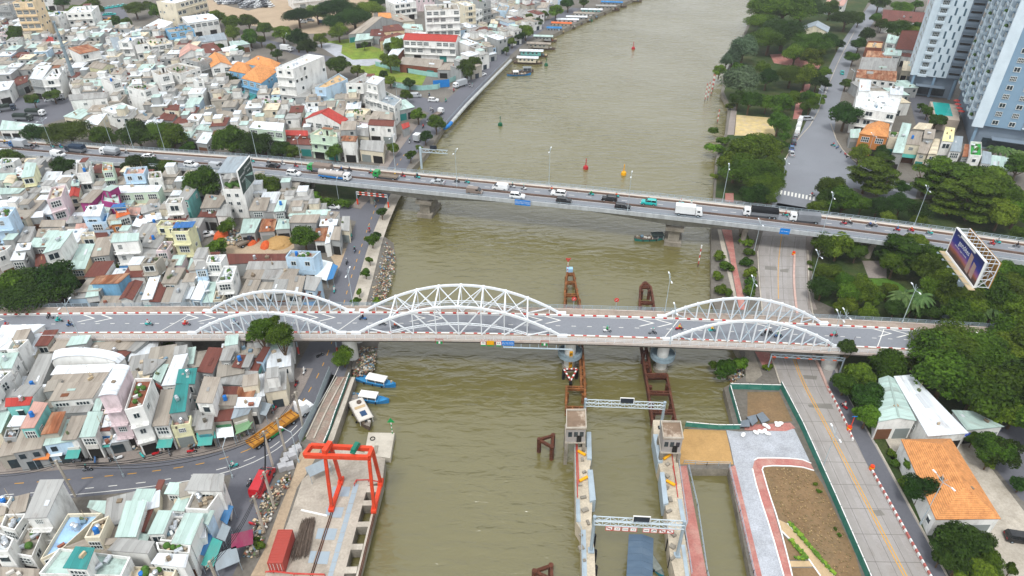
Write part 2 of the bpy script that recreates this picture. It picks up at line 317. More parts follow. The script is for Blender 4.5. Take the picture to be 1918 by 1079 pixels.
a1 = N.new('ShaderNodeMath'); a1.operation = 'MULTIPLY_ADD'; L.new(wnoise(.55, 3, .4), a1.inputs[0]); a1.inputs[1].default_value = 1.0; L.new(wnoise(.16, 2, .2), a1.inputs[2])
a2 = N.new('ShaderNodeMath'); a2.operation = 'MULTIPLY'; L.new(a1.outputs[0], a2.inputs[0]); L.new(ar.outputs[0], a2.inputs[1])
bp = N.new('ShaderNodeBump'); bp.inputs['Strength'].default_value = 1.0; bp.inputs['Distance'].default_value = .72; L.new(a2.outputs[0], bp.inputs['Height']); L.new(bp.outputs[0], bs.inputs['Normal'])
b = MB(); b.face([(-1500, -200, WATER_Z), (1500, -200, WATER_Z), (1500, 2500, WATER_Z), (-1500, 2500, WATER_Z)])
struct(b.build('river_water', wm))
# banks, each one block of ground that reaches the horizon
LB = [(1260, -35), (1215, -15), (1150, 14), (1085, 42), (1020, 72), (978, 98), (954, 112), (905, 160), (870, 196), (833, 236), (800, 287), (770, 318), (742, 367), (718, 427), (712, 464), (681, 574), (668, 640), (655, 700), (640, 760), (624, 823), (604, 868), (560, 960), (500, 1079), (430, 1250)]
RB = [(1425, -15), (1415, 15), (1385, 80), (1362, 130), (1350, 172), (1364, 199), (1358, 250), (1340, 300), (1338, 345), (1332, 431), (1332, 557), (1360, 620), (1388, 665), (1400, 702), (1356, 726), (1375, 800), (1290, 802), (1264, 856), (1282, 960), (1297, 1079), (1325, 1250), (1352, 1250), (1322, 1079), (1289, 878), (1365, 878), (1406, 1079), (1445, 1250)]
def bank(name, pts, far):
    q = [P(x, y) for x, y in pts]; q = [Vector(f) for f in far[0]]+q+[Vector(f) for f in far[1]]
    a = sum(u.x*v.y-v.x*u.y for u, v in zip(q, q[1:]+q[:1]))
    if a < 0: q = q[::-1]
    b = MB(); b.prism(q, -4.5, 0.0, 0, 1, bottom=False); return struct(b.build(name, [CONC2, LAND]))
bank('left_bank_ground', LB, ([(-1400, 2400, 0), (120, 2400, 0)], [(-40, -150, 0), (-1400, -150, 0)]))
bank('right_bank_ground', RB, ([(1400, 2400, 0), (420, 2400, 0)], [(60, -150, 0), (1400, -150, 0)]))
# ---- roads as strips along a measured centre line
def strip(name, pts, z, m, off0=None, off1=None, kind=True, zf=None):
    """pts: world (x, y, half-width); off: lateral limits instead of +-half-width"""
    q = smooth_path(pts, 2); b = MB(); prev = None; L_ = []
    for i, p in enumerate(q):
        a = q[max(0, i-1)]; c = q[min(len(q)-1, i+1)]
        d = Vector((c[0]-a[0], c[1]-a[1], 0)); d.normalize(); n = Vector((-d.y, d.x, 0))
        L_.append((Vector((p[0], p[1], z)), n, p[2], d))
    for (a, na, wa, _), (c, nc, wc, _) in zip(L_, L_[1:]):
        l0 = -wa if off0 is None else off0; l1 = wa if off1 is None else off1
        k0 = -wc if off0 is None else off0; k1 = wc if off1 is None else off1
        b.face([a+na*l0, c+nc*k0, c+nc*k1, a+na*l1])
    o = b.build(name, m)
    for p in o.data.polygons:
        if p.normal.z < 0: p.flip()
    return (struct(o) if kind else o), L_
def dashes(name, line, off, length, gap, width, z, m, start=0.0, solid=False, lim=None):
    b = MB(); s = -start; on = True
    acc = 0.0
    for (a, na, wa, _), (c, nc, wc, _) in zip(line, line[1:]):
        seg = (c-a).length
        n = max(1, int(seg/.5))
        for i in range(n):
            t0, t1 = i/n, (i+1)/n; u = acc+seg*(t0+t1)/2
            if not solid and (u+start) % (length+gap) > length: continue
            if lim and not (lim[0] < u < lim[1]): continue
            p, q = a.lerp(c, t0), a.lerp(c, t1); m0, m1 = na.lerp(nc, t0), na.lerp(nc, t1)
            f = [p+m0*(off-width/2), q+m1*(off-width/2), q+m1*(off+width/2), p+m0*(off+width/2)]
            b.face([(v.x, v.y, z) for v in f])
        acc += seg
    o = b.build(name, m)
    for p in o.data.polygons:
        if p.normal.z < 0: p.flip()
    return struct(o)
def px_line(pts):
    out = []
    for x, y, w in pts:
        p = P(x, y); out.append((p.x, p.y, w/2))
    return out
RIVER_ROAD = px_line([(1080, 15, 7), (1000, 58, 7), (945, 98, 8), (903, 142, 9), (868, 180, 10), (828, 214, 12), (790, 252, 10), (760, 285, 8), (735, 322, 8), (712, 366, 8.5), (692, 418, 8.5), (672, 476, 8), (655, 528, 8.2), (641, 580, 8.6), (624, 636, 10), (603, 690, 11.5), (574, 742, 12), (545, 784, 11.5), (492, 832, 9.6), (415, 862, 9), (300, 882, 8.8), (150, 897, 8.8), (0, 908, 8.8), (-110, 914, 8.8)])
_, RL = strip('riverside_road', RIVER_ROAD, .02, ASPH)
Ltot = sum((a[0]-b_[0]).length for a, b_ in zip(RL, RL[1:]))
dashes('yellow_centre_dashes', RL, 0, 1.6, 2.4, .16, .03, PAINTY, lim=(250, Ltot))
curve0 = Ltot-88
dashes('white_lane_dashes', RL, -2.9, 1.5, 3.0, .14, .03, PAINTW, lim=(curve0+14, Ltot))
dashes('white_lane_dashes', RL, 2.5, 1.5, 3.0, .14, .03, PAINTW, lim=(curve0+20, Ltot))
dashes('white_edge_line', RL, 3.7, 1, 0, .14, .03, PAINTW, solid=True, lim=(curve0, Ltot))
_, BL = strip('side_street', px_line([(486, 842, 9), (474, 890, 8), (458, 945, 7), (436, 1000, 6.5), (414, 1045, 6.5), (392, 1090, 6.5), (350, 1180, 6.5)]), .012, ASPH)
strip('frontage_lane', px_line([(470, 362, 6), (540, 374, 6), (610, 388, 6.5), (690, 408, 7)]), .012, ASPH)
strip('junction_lane', px_line([(742, 180, 9), (775, 188, 11), (830, 206, 13)]), .014, ASPH)
strip('back_street', px_line([(170, 30, 9), (205, 52, 8), (262, 60, 8), (330, 62, 8)]), .012, ASPH)
strip('back_street', px_line([(455, 70, 8), (520, 84, 8), (580, 104, 9), (620, 112, 8)]), .012, ASPH)
sheet('truck_yard', 'A -60,700 260,670 480,680 520,780 440,830 300,870 -60,880', .012, ASPH)
sheet('taxi_yard', 'A 690,60 860,50 900,130 740,170 690,140', .012, ASPH)
sheet('car_park_ground', 'X 398,-6 505,-6 490,14 465,20 430,12 400,3', .018, LAND)
sheet('dirt_field', 'X 300,-12 700,-12 700,60 560,64 430,40 330,20', .006, DIRT)
sheet('grass_field', 'X 612,78 660,72 700,88 735,98 770,120 800,140 790,160 735,152 690,138 640,112', .012, GRASS)
sheet('gravel_drive', 'X 590,85 618,80 641,85 639,100 660,112 706,110 718,116 690,124 660,122 625,104 607,92', .02, GRAVEL)
sheet('building_site_earth', 'G 80,740 55,640 130,600 300,590 480,605 495,700 440,735', .012, DIRT)
sheet('roadside_earth', 'G 700,720 830,700 800,790 760,830 720,760', .012, DIRT)
strip('street_pavement', px_line([(570, 690, 4), (545, 742, 4), (505, 792, 4), (440, 830, 3.6), (330, 850, 3.4), (160, 865, 3.4), (0, 877, 3.4), (-100, 882, 3.4)]), .10, PAVE)
strip('riverside_pavement', px_line([(752, 350, 4), (737, 372, 3.5), (716, 420, 3.5), (700, 466, 3.6), (686, 520, 3.8), (670, 575, 3.8), (655, 640, 3.5)]), .10, CONC)
strip('shop_pavement', px_line([(775, 232, 4), (748, 270, 3.5), (722, 306, 3.5), (700, 345, 3)]), .10, PAVE)
strip('shop_pavement', px_line([(1005, 40, 4), (945, 78, 4), (905, 112, 4), (868, 150, 4), (845, 168, 4)]), .10, PAVE)
sheet('flyover_verge', 'G 330,290 900,330 960,350 880,440 840,440 640,410 560,405 380,385', .02, LAWN)
sheet('underpass_pavement', 'G 930,350 1000,355 960,400 900,460 840,450', .03, PAVE)
sheet('dirt_track', 'Q 590,230 680,205 745,190 620,400 565,480 485,720 375,1079 250,1079 345,900 440,640 540,400', .02, DIRT)
# the half-built promenade by the dock
sheet('promenade_fill', 'L 920,590 1010,590 905,960 850,1000 740,960 800,820', .03, mat('rubble_fill', '9c9287', 1, .2, .5, dirt='b5897c', dirt_amt=.6, dscale=.3, fine=(3, .2)))
sheet('verge', 'L 890,575 920,585 850,740 745,950 715,980 800,800', .02, LAWN)
kerbs_todo = [[(925, 595), (850, 722), (742, 950)], [(966, 600), (872, 772), (787, 960)]]
# ---- right bank
RR = [(1640, -10), (1606, 60), (1581, 107), (1559, 161), (1541, 226), (1524, 268)]
_, rrl = strip('park_road', px_line([(1668, -30, 9), (1650, 2, 9), (1604, 62, 9), (1580, 107, 9), (1559, 161, 9.5), (1540, 220, 10), (1520, 290, 14), (1500, 345, 15), (1486, 395, 13)]), .02, ASPH2)
sheet('plaza_road', 'X 1528,232 1556,232 1570,272 1600,304 1660,330 1720,350 1715,372 1660,372 1600,352 1545,372 1465,358 1472,300 1490,268', .026, ASPH2)
sheet('main_road', 'X 1456,380 1545,395 1524,430 1511,475 1513,520 1515,575 1540,625 1562,672 1590,745 1640,830 1700,940 1775,1079 1830,1180 1660,1180 1623,1079 1560,930 1500,790 1461,718 1440,655 1424,560 1419,471 1430,430', .02, CROAD)
sheet('side_lane', 'X 1552,720 1562,690 1592,752 1640,838 1700,948 1775,1085 1830,1185 1800,1185 1745,1079 1690,980 1622,865 1580,780', .03, ASPH)
def px_paint(name, pts, w, m, z=.045):
    q = [(p.x, p.y, w/2) for p in (P(x, y) for x, y in pts)]
    return strip(name, q, z, m)[0]
for dx in (-3, 3):
    px_paint('yellow_double_line', [(1487+dx*.6, 672), (1504+dx*.7, 718), (1560+dx*.8, 820), (1617+dx*.9, 930), (1695+dx, 1079), (1745+dx, 1170)], .16, PAINTY)
px_paint('yellow_centre_line', [(1469, 410), (1462, 454), (1457, 500), (1458, 560)], .14, PAINTY)
for i in range(11):
    a = cp('I', 1056+i*23.5, 313+i*4.6); b_ = cp('I', 1066+i*23.5, 315+i*4.6)
    q = [P(a[0]-1.2, a[1]-3.5), P(a[0]+2.2, a[1]-3.0), P(a[0]+1.2, a[1]+4.5), P(a[0]-2.4, a[1]+4)]
    b = MB(); b.face([(p.x, p.y, .06) for p in q[::-1]]); struct(b.build('crossing_stripe', PAINTW))
PATCH = mat('road_patch', '8b8882', .9, .1, .3)
for s in ('I 950,795 1025,800 1030,825 948,818', 'I 1045,818 1105,812 1100,838 1050,832', 'O 350,548 440,555 435,578 360,572', 'O 380,735 530,730 545,765 390,752', 'T 335,635 395,632 425,668 370,675'):
    sheet('road_patch', s, .034, PATCH)
sheet('park_ground', 'X 1430,-8 1500,-20 1640,-20 1595,60 1570,107 1545,161 1520,226 1480,270 1465,330 1460,370 1425,380 1340,370 1345,300 1364,250 1368,199 1356,172 1368,130 1390,80', .008, LAWN)
sheet('park_ground', 'X 1545,372 1660,374 1800,372 1960,400 1960,620 1760,612 1600,596 1525,560 1520,480 1535,420', .008, LAWN)
sheet('park_ground', 'X 1560,640 1700,652 1960,670 1960,830 1800,800 1680,800 1640,830 1590,745', .008, LAWN)
sheet('plaza', 'D 665,800 900,820 945,945 650,945', .03, PLAZA)
sheet('park_walk', 'D 630,745 672,745 655,940 603,940', .03, PAVE)
sheet('park_walk', 'D 1135,590 1185,585 1110,830 1060,830 1085,700', .03, BRICKP)
sheet('park_court', 'D 900,380 1090,370 1260,440 1240,480 1100,470 930,440', .03, BRICKP)
sheet('promenade', 'I 690,320 745,320 745,380 690,372', .03, BRICKP)
sheet('promenade', 'I 668,556 732,560 762,780 812,1000 820,1079 782,1079 718,720', .03, BRICKP)
sheet('river_walk', 'I 640,556 664,558 700,700 765,1000 745,1000 670,700', .03, CONC)
sheet('promenade', 'N 1450,580 1555,590 1600,640 1545,700 1510,690', .03, BRICKP)
sheet('bank_concrete', 'N 1400,580 1450,590 1510,750 1450,800 1405,790', .025, CONC2)
sheet('lane_pavement', 'I 1215,600 1290,600 1240,720 1240,960 1290,1079 1230,1079', .03, PAVE)
sheet('lawn', 'J 480,890 580,885 660,915 720,960 640,1010 560,1000', .03, mat('bright_lawn', '5d7d35', 1, .2, .3, fine=(3, .2)))
sheet('underdeck_paving', 'J 440,780 590,780 590,890 480,885', .03, PAVE)
sheet('soil_plot', 'O 0,655 200,655 285,840 0,860', .03, SOIL)
sheet('sand_fill', 'S 150,300 210,148 472,158 520,372 165,372', .03, SAND)
sheet('gravel_area', 'S 474,155 560,165 905,148 1003,352 665,335 640,400 670,530 760,800 838,1079 860,1160 720,1160 700,1079 600,700 530,400 500,250', .035, GRAVEL)
sheet('brick_path', 'S 590,124 880,108 912,142 850,162 590,156', .05, BRICKP)
sheet('brick_path', 'S 640,400 652,352 680,334 940,340 1010,368 1032,412 940,386 710,382 700,410 745,560 892,1079 915,1160 860,1160 838,1079 760,800 670,530', .05, BRICKP)
sheet('soil_plot', 'S 712,386 940,390 1032,416 1085,500 1290,940 1330,1079 1360,1160 1220,1160 1160,1079 990,890 860,745 800,715 747,560 706,410', .04, SOIL)
sheet('tan_path', 'S 800,718 860,748 1000,900 1160,1082 1220,1160 1130,1160 1070,1079 980,950 820,790', .055, TANP)
sheet('soil_plot', 'S 826,815 990,972 868,978', .04, SOIL)
sheet('tan_path', 'S 868,984 1000,984 1032,1020 886,1022', .055, TANP)
sheet('soil_plot', 'S 890,1028 1042,1028 1075,1079 1100,1140 905,1140', .04, SOIL)
sheet('brick_walk', 'S 172,385 222,380 352,1079 375,1160 262,1160 246,1079', .06, BRICKP)
sheet('brick_walk', 'S 492,392 530,378 700,1079 716,1160 672,1160 652,1079', .06, BRICKP)
sheet('yard_concrete', 'T 420,120 560,130 560,300 470,300', .012, CONC)
sheet('yard_concrete', 'T 850,120 1020,190 1364,640 1400,1079 1100,1079 1060,700', .012, CONC)
sheet('yard_asphalt', 'T 1000,100 1240,60 1480,60 1480,640 1340,560 1160,340', .02, ASPH)
sheet('verge', 'T 300,60 420,140 600,480 720,740 860,1079 800,1079 660,720 420,300', .012, LAWN)
sheet('tower_forecourt', 'E 800,560 860,660 1000,690 980,860 880,880 850,760', .03, ASPH)
# pavement kerbs of the right-hand road
def kerb(name, pts, w=.3, h=.14, m=None):
    q = smooth_path([tuple(P(x, y))[:2]+(w/2,) for x, y in pts], 1); b = MB()
    for a, c in zip(q, q[1:]): b.beam((a[0], a[1], h/2), (c[0], c[1], h/2), w, h+.02)
    return struct(b.build(name, m or CONC))
kerb('kerb', [(1419, 471), (1424, 560), (1440, 655), (1461, 718)])
kerb('kerb', [(1513, 470), (1516, 575), (1541, 625)])
kerb('kerb', [(1640, 832), (1700, 942), (1775, 1081)])
kerb('kerb', [(1556, 232), (1570, 272), (1600, 304), (1660, 330)])
kerb('kerb', [(1600, 60), (1574, 107), (1551, 161), (1526, 226), (1488, 268), (1470, 300)])
for s in (['S 652,345', 'S 680,330', 'S 940,336', 'S 1012,366'], ['S 700,410', 'S 712,380', 'S 940,385', 'S 1030,412'], ['S 640,400', 'S 670,530', 'S 760,800', 'S 838,1079'], ['S 703,410', 'S 746,560', 'S 800,716', 'S 870,985', 'S 892,1079'], ['S 820,790', 'S 980,950', 'S 1070,1079'], ['S 860,746', 'S 1000,898', 'S 1160,1079']):
    kerb('path_edging', [cp(a[0], *map(float, a[2:].split(','))) for a in s], .22, .12, WHITEP)
for s in kerbs_todo: kerb('promenade_edging', [cp('L', *a) for a in s], .3, .3, CONC)
# joints between the slabs of the concrete road and the dark wheel tracks worn along it
JOINT_M = mat('road_joint', '7f7b76', .9, .1, 1); TRACK = mat('tyre_worn_concrete', 'a19d99', .85, .12, .2, (1, 1, 1), dirt='a8a4a0', dirt_amt=.9, dscale=.12)
def ix(L_, y):
    for a, c in zip(L_, L_[1:]):
        if a[1] <= y <= c[1]: return lerp(a[0], c[0], (y-a[1])/(c[1]-a[1]))
    return L_[-1][0]
for RL_, RR_ in (([(1440, 660), (1461, 718), (1500, 790), (1560, 930), (1623, 1079), (1660, 1180)], [(1536, 660), (1551, 724), (1590, 800), (1660, 932), (1745, 1085), (1800, 1180)]), ([(1428, 440), (1419, 471), (1424, 560), (1430, 600)], [(1514, 440), (1510, 475), (1513, 560), (1522, 600)])):
    rows = [RL_[0][1]+3]; last = P(0, rows[0]).y
    while rows[-1] < RL_[-1][1]-4:
        y = rows[-1]+1
        while y < RL_[-1][1]-3 and last-P(0, y).y < 5.2: y += 1
        last = P(0, y).y; rows.append(y)
    for u, w in ((.16, .9), (.33, .9), (.62, .9), (.8, .9)):
        strip('wheel_track', [tuple(P(lerp(ix(RL_, y), ix(RR_, y), u), y))[:2]+(w/2,) for y in rows[::2]], .028, TRACK)
    for u in (.02, .245, .49, .73, .97): strip('slab_joint', [tuple(P(lerp(ix(RL_, y), ix(RR_, y), u), y))[:2]+(.04,) for y in rows], .036, JOINT_M)
    for y in rows:
        a, c = P(ix(RL_, y)+1, y), P(ix(RR_, y)-1, y+2); b = MB(); b.face([(a.x, a.y-.045, .038), (c.x, c.y-.045, .038), (c.x, c.y+.045, .038), (a.x, a.y+.045, .038)]); struct(b.build('slab_joint', JOINT_M))
# ================================================================== the two bridges
class Path:
    def __init__(s, pts, it=2):
        w = [tuple(P(x, y, z)) for x, y, z in pts]; s.p = [Vector(q) for q in smooth_path(w, it)]
        s.s = [0.0]
        for a, b in zip(s.p, s.p[1:]): s.s.append(s.s[-1]+(b-a).length)
        s.L = s.s[-1]
    def at(s, d, lat=0.0, up=0.0):
        d = min(max(d, 0), s.L-1e-6); i = 0
        lo, hi = 0, len(s.s)-1
        while hi-lo > 1:
            m = (lo+hi)//2
            if s.s[m] <= d: lo = m
            else: hi = m
        t = (d-s.s[lo])/(s.s[lo+1]-s.s[lo]); p = s.p[lo].lerp(s.p[lo+1], t)
        a, b = s.p[max(0, lo-1)], s.p[min(len(s.p)-1, lo+2)]
        tg = (b-a); tg.z = 0; tg.normalize(); n = Vector((-tg.y, tg.x, 0))
        return p+n*lat+Vector((0, 0, up))
    def head(s, d):
        a, b = s.at(d-1), s.at(d+1); return math.atan2(b.y-a.y, b.x-a.x)
    def find(s, px, lat=0.0):
        lo, hi = 0, s.L
        for _ in range(40):
            m = (lo+hi)/2
            if pix(s.at(m, lat))[0] < px: lo = m
            else: hi = m
        return lo
    def sweep(s, b, prof, d0, d1, step=3.0, m=0, closed=True, caps=True):
        """prof: list of (lateral, up) or function of d; a profile swept along the path"""
        n = max(1, int((d1-d0)/step)); rings = []
        for i in range(n+1):
            d = lerp(d0, d1, i/n); pr = prof(d) if callable(prof) else prof
            rings.append([s.at(d, l, u) for l, u in pr])
        k = len(rings[0])
        for A, B in zip(rings, rings[1:]):
            for j in range(k if closed else k-1):
                j2 = (j+1) % k; b.face([A[j], B[j], B[j2], A[j2]], m)
        if closed and caps: b.face(rings[0], m); b.face(rings[-1][::-1], m)
def rect(l0, l1, u0, u1): return [(l0, u1), (l1, u1), (l1, u0), (l0, u0)]
def fix_up(o):
    import bmesh
    bm = bmesh.new(); bm.from_mesh(o.data); bmesh.ops.remove_doubles(bm, verts=bm.verts, dist=1e-4); bmesh.ops.recalc_face_normals(bm, faces=bm.faces); bm.to_mesh(o.data); bm.free()
# ---------------------------------------------------------------- white arch bridge in front
AB = Path([(-160, 629, 3.6), (-40, 626, 4.3), (128, 623.5, 5.2), (362, 623, 6.3), (633, 622.5, 7.2), (850, 624, 7.5), (1052, 628, 7.5), (1247, 634, 7.2), (1400, 640, 6.8), (1548, 647, 6.2), (1679, 653, 5.6), (1800, 660, 5), (2080, 676, 3.6)])
RW = 7.2
arch = empty('arch_bridge', AB.at(AB.L/2))
thing(arch, 'bridge', 'grey road bridge with three white steel arch spans over the river', 'nearest the viewer')
O0 = arch.location.copy()
def abuild(b, name, m, parent=None, smooth=False, fix=True):
    o = b.build(name, m, None, smooth)
    if fix: fix_up(o)
    o.data.transform(Matrix.Translation(-O0)); o.parent = parent or arch; return o
b = MB(); AB.sweep(b, rect(0, RW, -.45, 0), 0, AB.L); abuild(b, 'road_deck', ASPH2)
SWALK = mat('bridge_footway', 'a99d92', .9, .12, .4, dirt='8e7c70', dirt_amt=.6, dscale=.25, fine=(3, .12))
for l0, l1 in ((-2.3, -.25), (RW+.25, RW+2.3)):
    b = MB(); AB.sweep(b, rect(l0, l1, -.22, .18), 0, AB.L); abuild(b, 'footway', SWALK)
for l0, l1 in ((-2.55, -2.3), (RW+2.3, RW+2.55)):
    b = MB(); AB.sweep(b, rect(l0, l1, -.25, .28), 0, AB.L); abuild(b, 'edge_beam', mat('edge_beam_concrete', 'c9c2bb', .85, .12, .5, dirt='8c5f48', dirt_amt=.6, dscale=.5))
for l0, l1 in ((-.25, 0), (RW, RW+.25)):
    b = MB(); AB.sweep(b, rect(l0, l1, -.4, .24), 0, AB.L); kb = abuild(b, 'kerb', WHITEP)
    me = MB(); me.box((0, 0, 0), (.8, .28, .26)); mesh = me.mesh('kerb_block', REDP)
    d = 6.0
    while d < AB.L-6:
        q = AB.at(d, (l0+l1)/2, .14)
        if -10 < pix(q)[0] < 1930: ob('kerb_block', mesh, arch, q-O0, AB.head(d))
        d += 2.65
for lat in (-.9, 1.0, 3.6, 6.2, RW+.9):
    b = MB(); AB.sweep(b, rect(lat-.25, lat+.25, -1.7, -.46), 0, AB.L); abuild(b, 'girder', mat('girder_shade_tone', '77736b', .9, .15, .5))  # concrete colour darkened to deepen the shade under the deck
for lat, mm in ((-2.42, WSTEEL), (RW+2.42, GALV)):
    b = MB(); d = 4
    while d < AB.L-4:
        b.beam(AB.at(d, lat, .3), AB.at(d, lat, 1.3), .09, m=0); d += 2.0
    for u in (.62, .95, 1.3):
        d = 4
        while d < AB.L-8: b.beam(AB.at(d, lat, u), AB.at(d+4, lat, u), .07); d += 4
    abuild(b, 'railing', mm, fix=False)
# markings
b = MB(); d = 2
while d < AB.L-2:
    q = [AB.at(d, 3.35, .01), AB.at(d+1.0, 3.35, .01), AB.at(d+1.0, 3.5, .01), AB.at(d, 3.5, .01)]; b.face(q); d += 3.5
for lat in (.3, RW-.3): AB.sweep(b, [(lat+.07, .01), (lat-.07, .01)], 0, AB.L, closed=False)
for px in (-4, 166, 199, 360, 392, 584, 616, 785, 818, 1004, 1038, 1213, 1247, 1434, 1466, 1658, 1692):
    d = AB.find(px, 5.4); t = .30
    for s0 in (1, -1):
        b.face([AB.at(d+1.6, 5.45, .012), AB.at(d+1.6-t*2, 5.45, .012), AB.at(d-1.6-t*2, 5.45-s0*1.35, .012), AB.at(d-1.6, 5.45-s0*1.35, .012)][::s0])
for px in (328, 655, 1258, 1650):
    d = AB.find(px, 3.5); b.face([AB.at(d-2.2, .3, .014), AB.at(d-2.0, .3, .014), AB.at(d+2.2, RW-.3, .014), AB.at(d+2.0, RW-.3, .014)])
abuild(b, 'lane_markings', PAINTW)
# arches
def rib(b, d0, d1, H, lat, w, h, n, m=0, up0=.1):
    pr = []
    for i in range(n+1):
        u = i/n; pr.append((lerp(d0, d1, u), 4*H*u*(1-u)+up0))
    rings = []
    for i, (d, z) in enumerate(pr):
        a = pr[max(0, i-1)]; c = pr[min(n, i+1)]; sl = math.atan2(c[1]-a[1], c[0]-a[0])
        dx, dz = -math.sin(sl)*h/2, math.cos(sl)*h/2
        rings.append([AB.at(d+dx, lat-w/2, z+dz), AB.at(d+dx, lat+w/2, z+dz), AB.at(d-dx, lat+w/2, z-dz), AB.at(d-dx, lat-w/2, z-dz)])
    for A, B in zip(rings, rings[1:]):
        for j in range(4): b.face([A[j], B[j], B[(j+1) % 4], A[(j+1) % 4]], m)
    b.face(rings[0]); b.face(rings[-1][::-1])
    for r in rings[1:-1]:                      # joint plates where the hangers meet the rib
        c = sum(r, Vector())/4; 
_j = MB(); _j.box((0, 0, 0), (.52, .52, .54)); JOINT = _j.mesh('joint_plate', WSTEEL)
ARCHES = [(362, 640, 5.7, 'side'), (668, 1053, 7.4, 'main'), (1250, 1566, 6.0, 'side')]
for pa, pb, H, kind in ARCHES:
    d0, d1 = AB.find(pa, -.5), AB.find(pb, -.5); S_ = d1-d0
    nodes = [.06, .17, .28, .39, .5, .61, .72, .83, .94] if kind == 'main' else [(i+.9)/13.8 for i in range(13)]
    hz = lambda u: 4*H*u*(1-u)+.1
    for lat in (-.55, RW+.55):
        b = MB(); rib(b, d0, d1, H, lat, .44, .46, 36); ro = abuild(b, 'arch_rib', WSTEEL)
        for u in nodes:
            c = AB.at(lerp(d0, d1, u), lat, hz(u)+.05); ob('joint_plate', JOINT, ro, c-O0, AB.head(lerp(d0, d1, u)))
        for e in (d0, d1):
            bf = MB(); c = AB.at(e, lat, .25)-O0; bf.box(c, (2.2, .75, .7), AB.head(e)); bf.build('arch_foot', WSTEEL, ro)
        for i, u in enumerate(nodes):
            d = lerp(d0, d1, u); b = MB()
            w = .18 if kind == 'main' else .25
            b.beam(AB.at(d, lat, 0), AB.at(d, lat, hz(u)), w, w); abuild(b, 'hanger', WSTEEL, ro, fix=False)
            nb = i+1 if u < .5 else i-1
            if kind == 'main' and abs(u-.5) < .01: continue
            if 0 <= nb < len(nodes) and hz(u) > .9:
                b = MB(); e = lerp(d0, d1, nodes[nb])
                b.beam(AB.at(d, lat, hz(u)-.1), AB.at(e, lat, .15), .17 if kind == 'side' else .22); abuild(b, 'diagonal', BSTEEL if kind == 'side' else WSTEEL, ro, fix=False)
        if kind == 'main':
            b = MB(); n = 44; k = lambda u: .35+2.5*(1-((u-.5)/.33)**2)
            pts = [(lerp(.17, .83, i/n)) for i in range(n+1)]
            for i, (u, v) in enumerate(zip(pts, pts[1:])):
                A, B = lerp(d0, d1, u), lerp(d0, d1, v)
                b.beam(AB.at(A, lat, k(u)), AB.at(B, lat, k(v)), .2, .09); b.beam(AB.at(A, lat, k(u)+.45), AB.at(B, lat, k(v)+.45), .2, .09)
                b.beam(AB.at(A, lat, k(u)), AB.at(A if i % 2 else B, lat, k(u)+.45), .12, .07)
            abuild(b, 'lattice_chord', WSTEEL, ro, fix=False)
    if kind == 'main':
        for i, u in enumerate(nodes[1:-1]):
            d = lerp(d0, d1, u); b = MB(); b.beam(AB.at(d, -.55, hz(u)), AB.at(d, RW+.55, hz(u)), .3); abuild(b, 'cross_strut', WSTEEL, fix=False)
            if i:
                e = lerp(d0, d1, nodes[i]); z0 = hz(nodes[i])
                for s0 in (0, 1):
                    b = MB(); la, lb = (-.55, RW+.55) if s0 else (RW+.55, -.55)
                    b.beam(AB.at(e, la, z0), AB.at(d, lb, hz(u)), .15); abuild(b, 'wind_brace', WSTEEL, fix=False)
# piers: two shafts, a caisson each and a railed ring gallery
PIERS = [(1247, True), (1070, True), (650, False), (335, False), (1566, False)]
for px, wet in PIERS:
    d = AB.find(px, 0); zt = AB.at(d).z-1.7; base = WATER_Z-1.5 if wet else -.2
    for lat in (.4, RW-.4):
        c = AB.at(d, lat); c.z = 0
        b = MB(); r = 1.25 if wet else 1.6
        b.tube((c.x, c.y, base), (c.x, c.y, zt), r, 20); po = abuild(b, 'pier_shaft', mat('pier_concrete', 'd6d6d2', .8, .08, .5, dirt='9a958a', dirt_amt=.5), smooth=False)
        if wet:
            b = MB(); b.tube((c.x, c.y, base), (c.x, c.y, WATER_Z+.9), 1.75, 20, 1.6); abuild(b, 'caisson', CONC2, po)
            b = MB()
            for k in range(24):
                a0, a1 = 2*math.pi*k/24, 2*math.pi*(k+1)/24; e0, e1 = Vector((math.cos(a0), math.sin(a0), 0)), Vector((math.cos(a1), math.sin(a1), 0))
                z0 = 2.2; q = Vector((c.x, c.y, 0))
                def pt(e, r, z): return q+e*r+Vector((0, 0, z))
                b.face([pt(e0, 1.2, z0), pt(e0, 2.7, z0), pt(e1, 2.7, z0), pt(e1, 1.2, z0)]); b.face([pt(e0, 1.2, z0-.12), pt(e1, 1.2, z0-.12), pt(e1, 2.7, z0-.12), pt(e0, 2.7, z0-.12)])
                b.face([pt(e0, 2.7, z0-.35), pt(e1, 2.7, z0-.35), pt(e1, 2.7, z0+.55), pt(e0, 2.7, z0+.55)]); b.face([pt(e0, 2.66, z0+.55), pt(e1, 2.66, z0+.55), pt(e1, 2.66, z0-.35), pt(e0, 2.66, z0-.35)])
                b.beam(pt(e0, 2.68, z0+.5), pt(e0, 2.68, z0+1.15), .06); b.beam(pt(e0, 2.68, z0+1.15), pt(e1, 2.68, z0+1.15), .07)
            abuild(b, 'ring_gallery', mat('gallery_steel', '93a3ab', .55, .1, 1, dirt='7f8f96', dirt_amt=.4), po, fix=False)
    if px == 1070:
        c = AB.at(d, .4); b = MB(); b.box((c.x+.1, c.y-1.4, 1.0), (.75, .2, 5.6)); g = abuild(b, 'depth_gauge', YELP, fix=False)
        b = MB()
        for k in range(4):
            z = 3.0-k*1.35; x = c.x+.1; y = c.y-1.52
            b.box((x-.12, y, z), (.1, .03, .8)); b.box((x+.08, y, z+.36), (.34, .03, .1)); b.box((x+.08, y, z-.0), (.34, .03, .1)); b.box((x+.22, y, z+.18), (.1, .03, .36))
        abuild(b, 'gauge_figures', BLACK, g, fix=False)
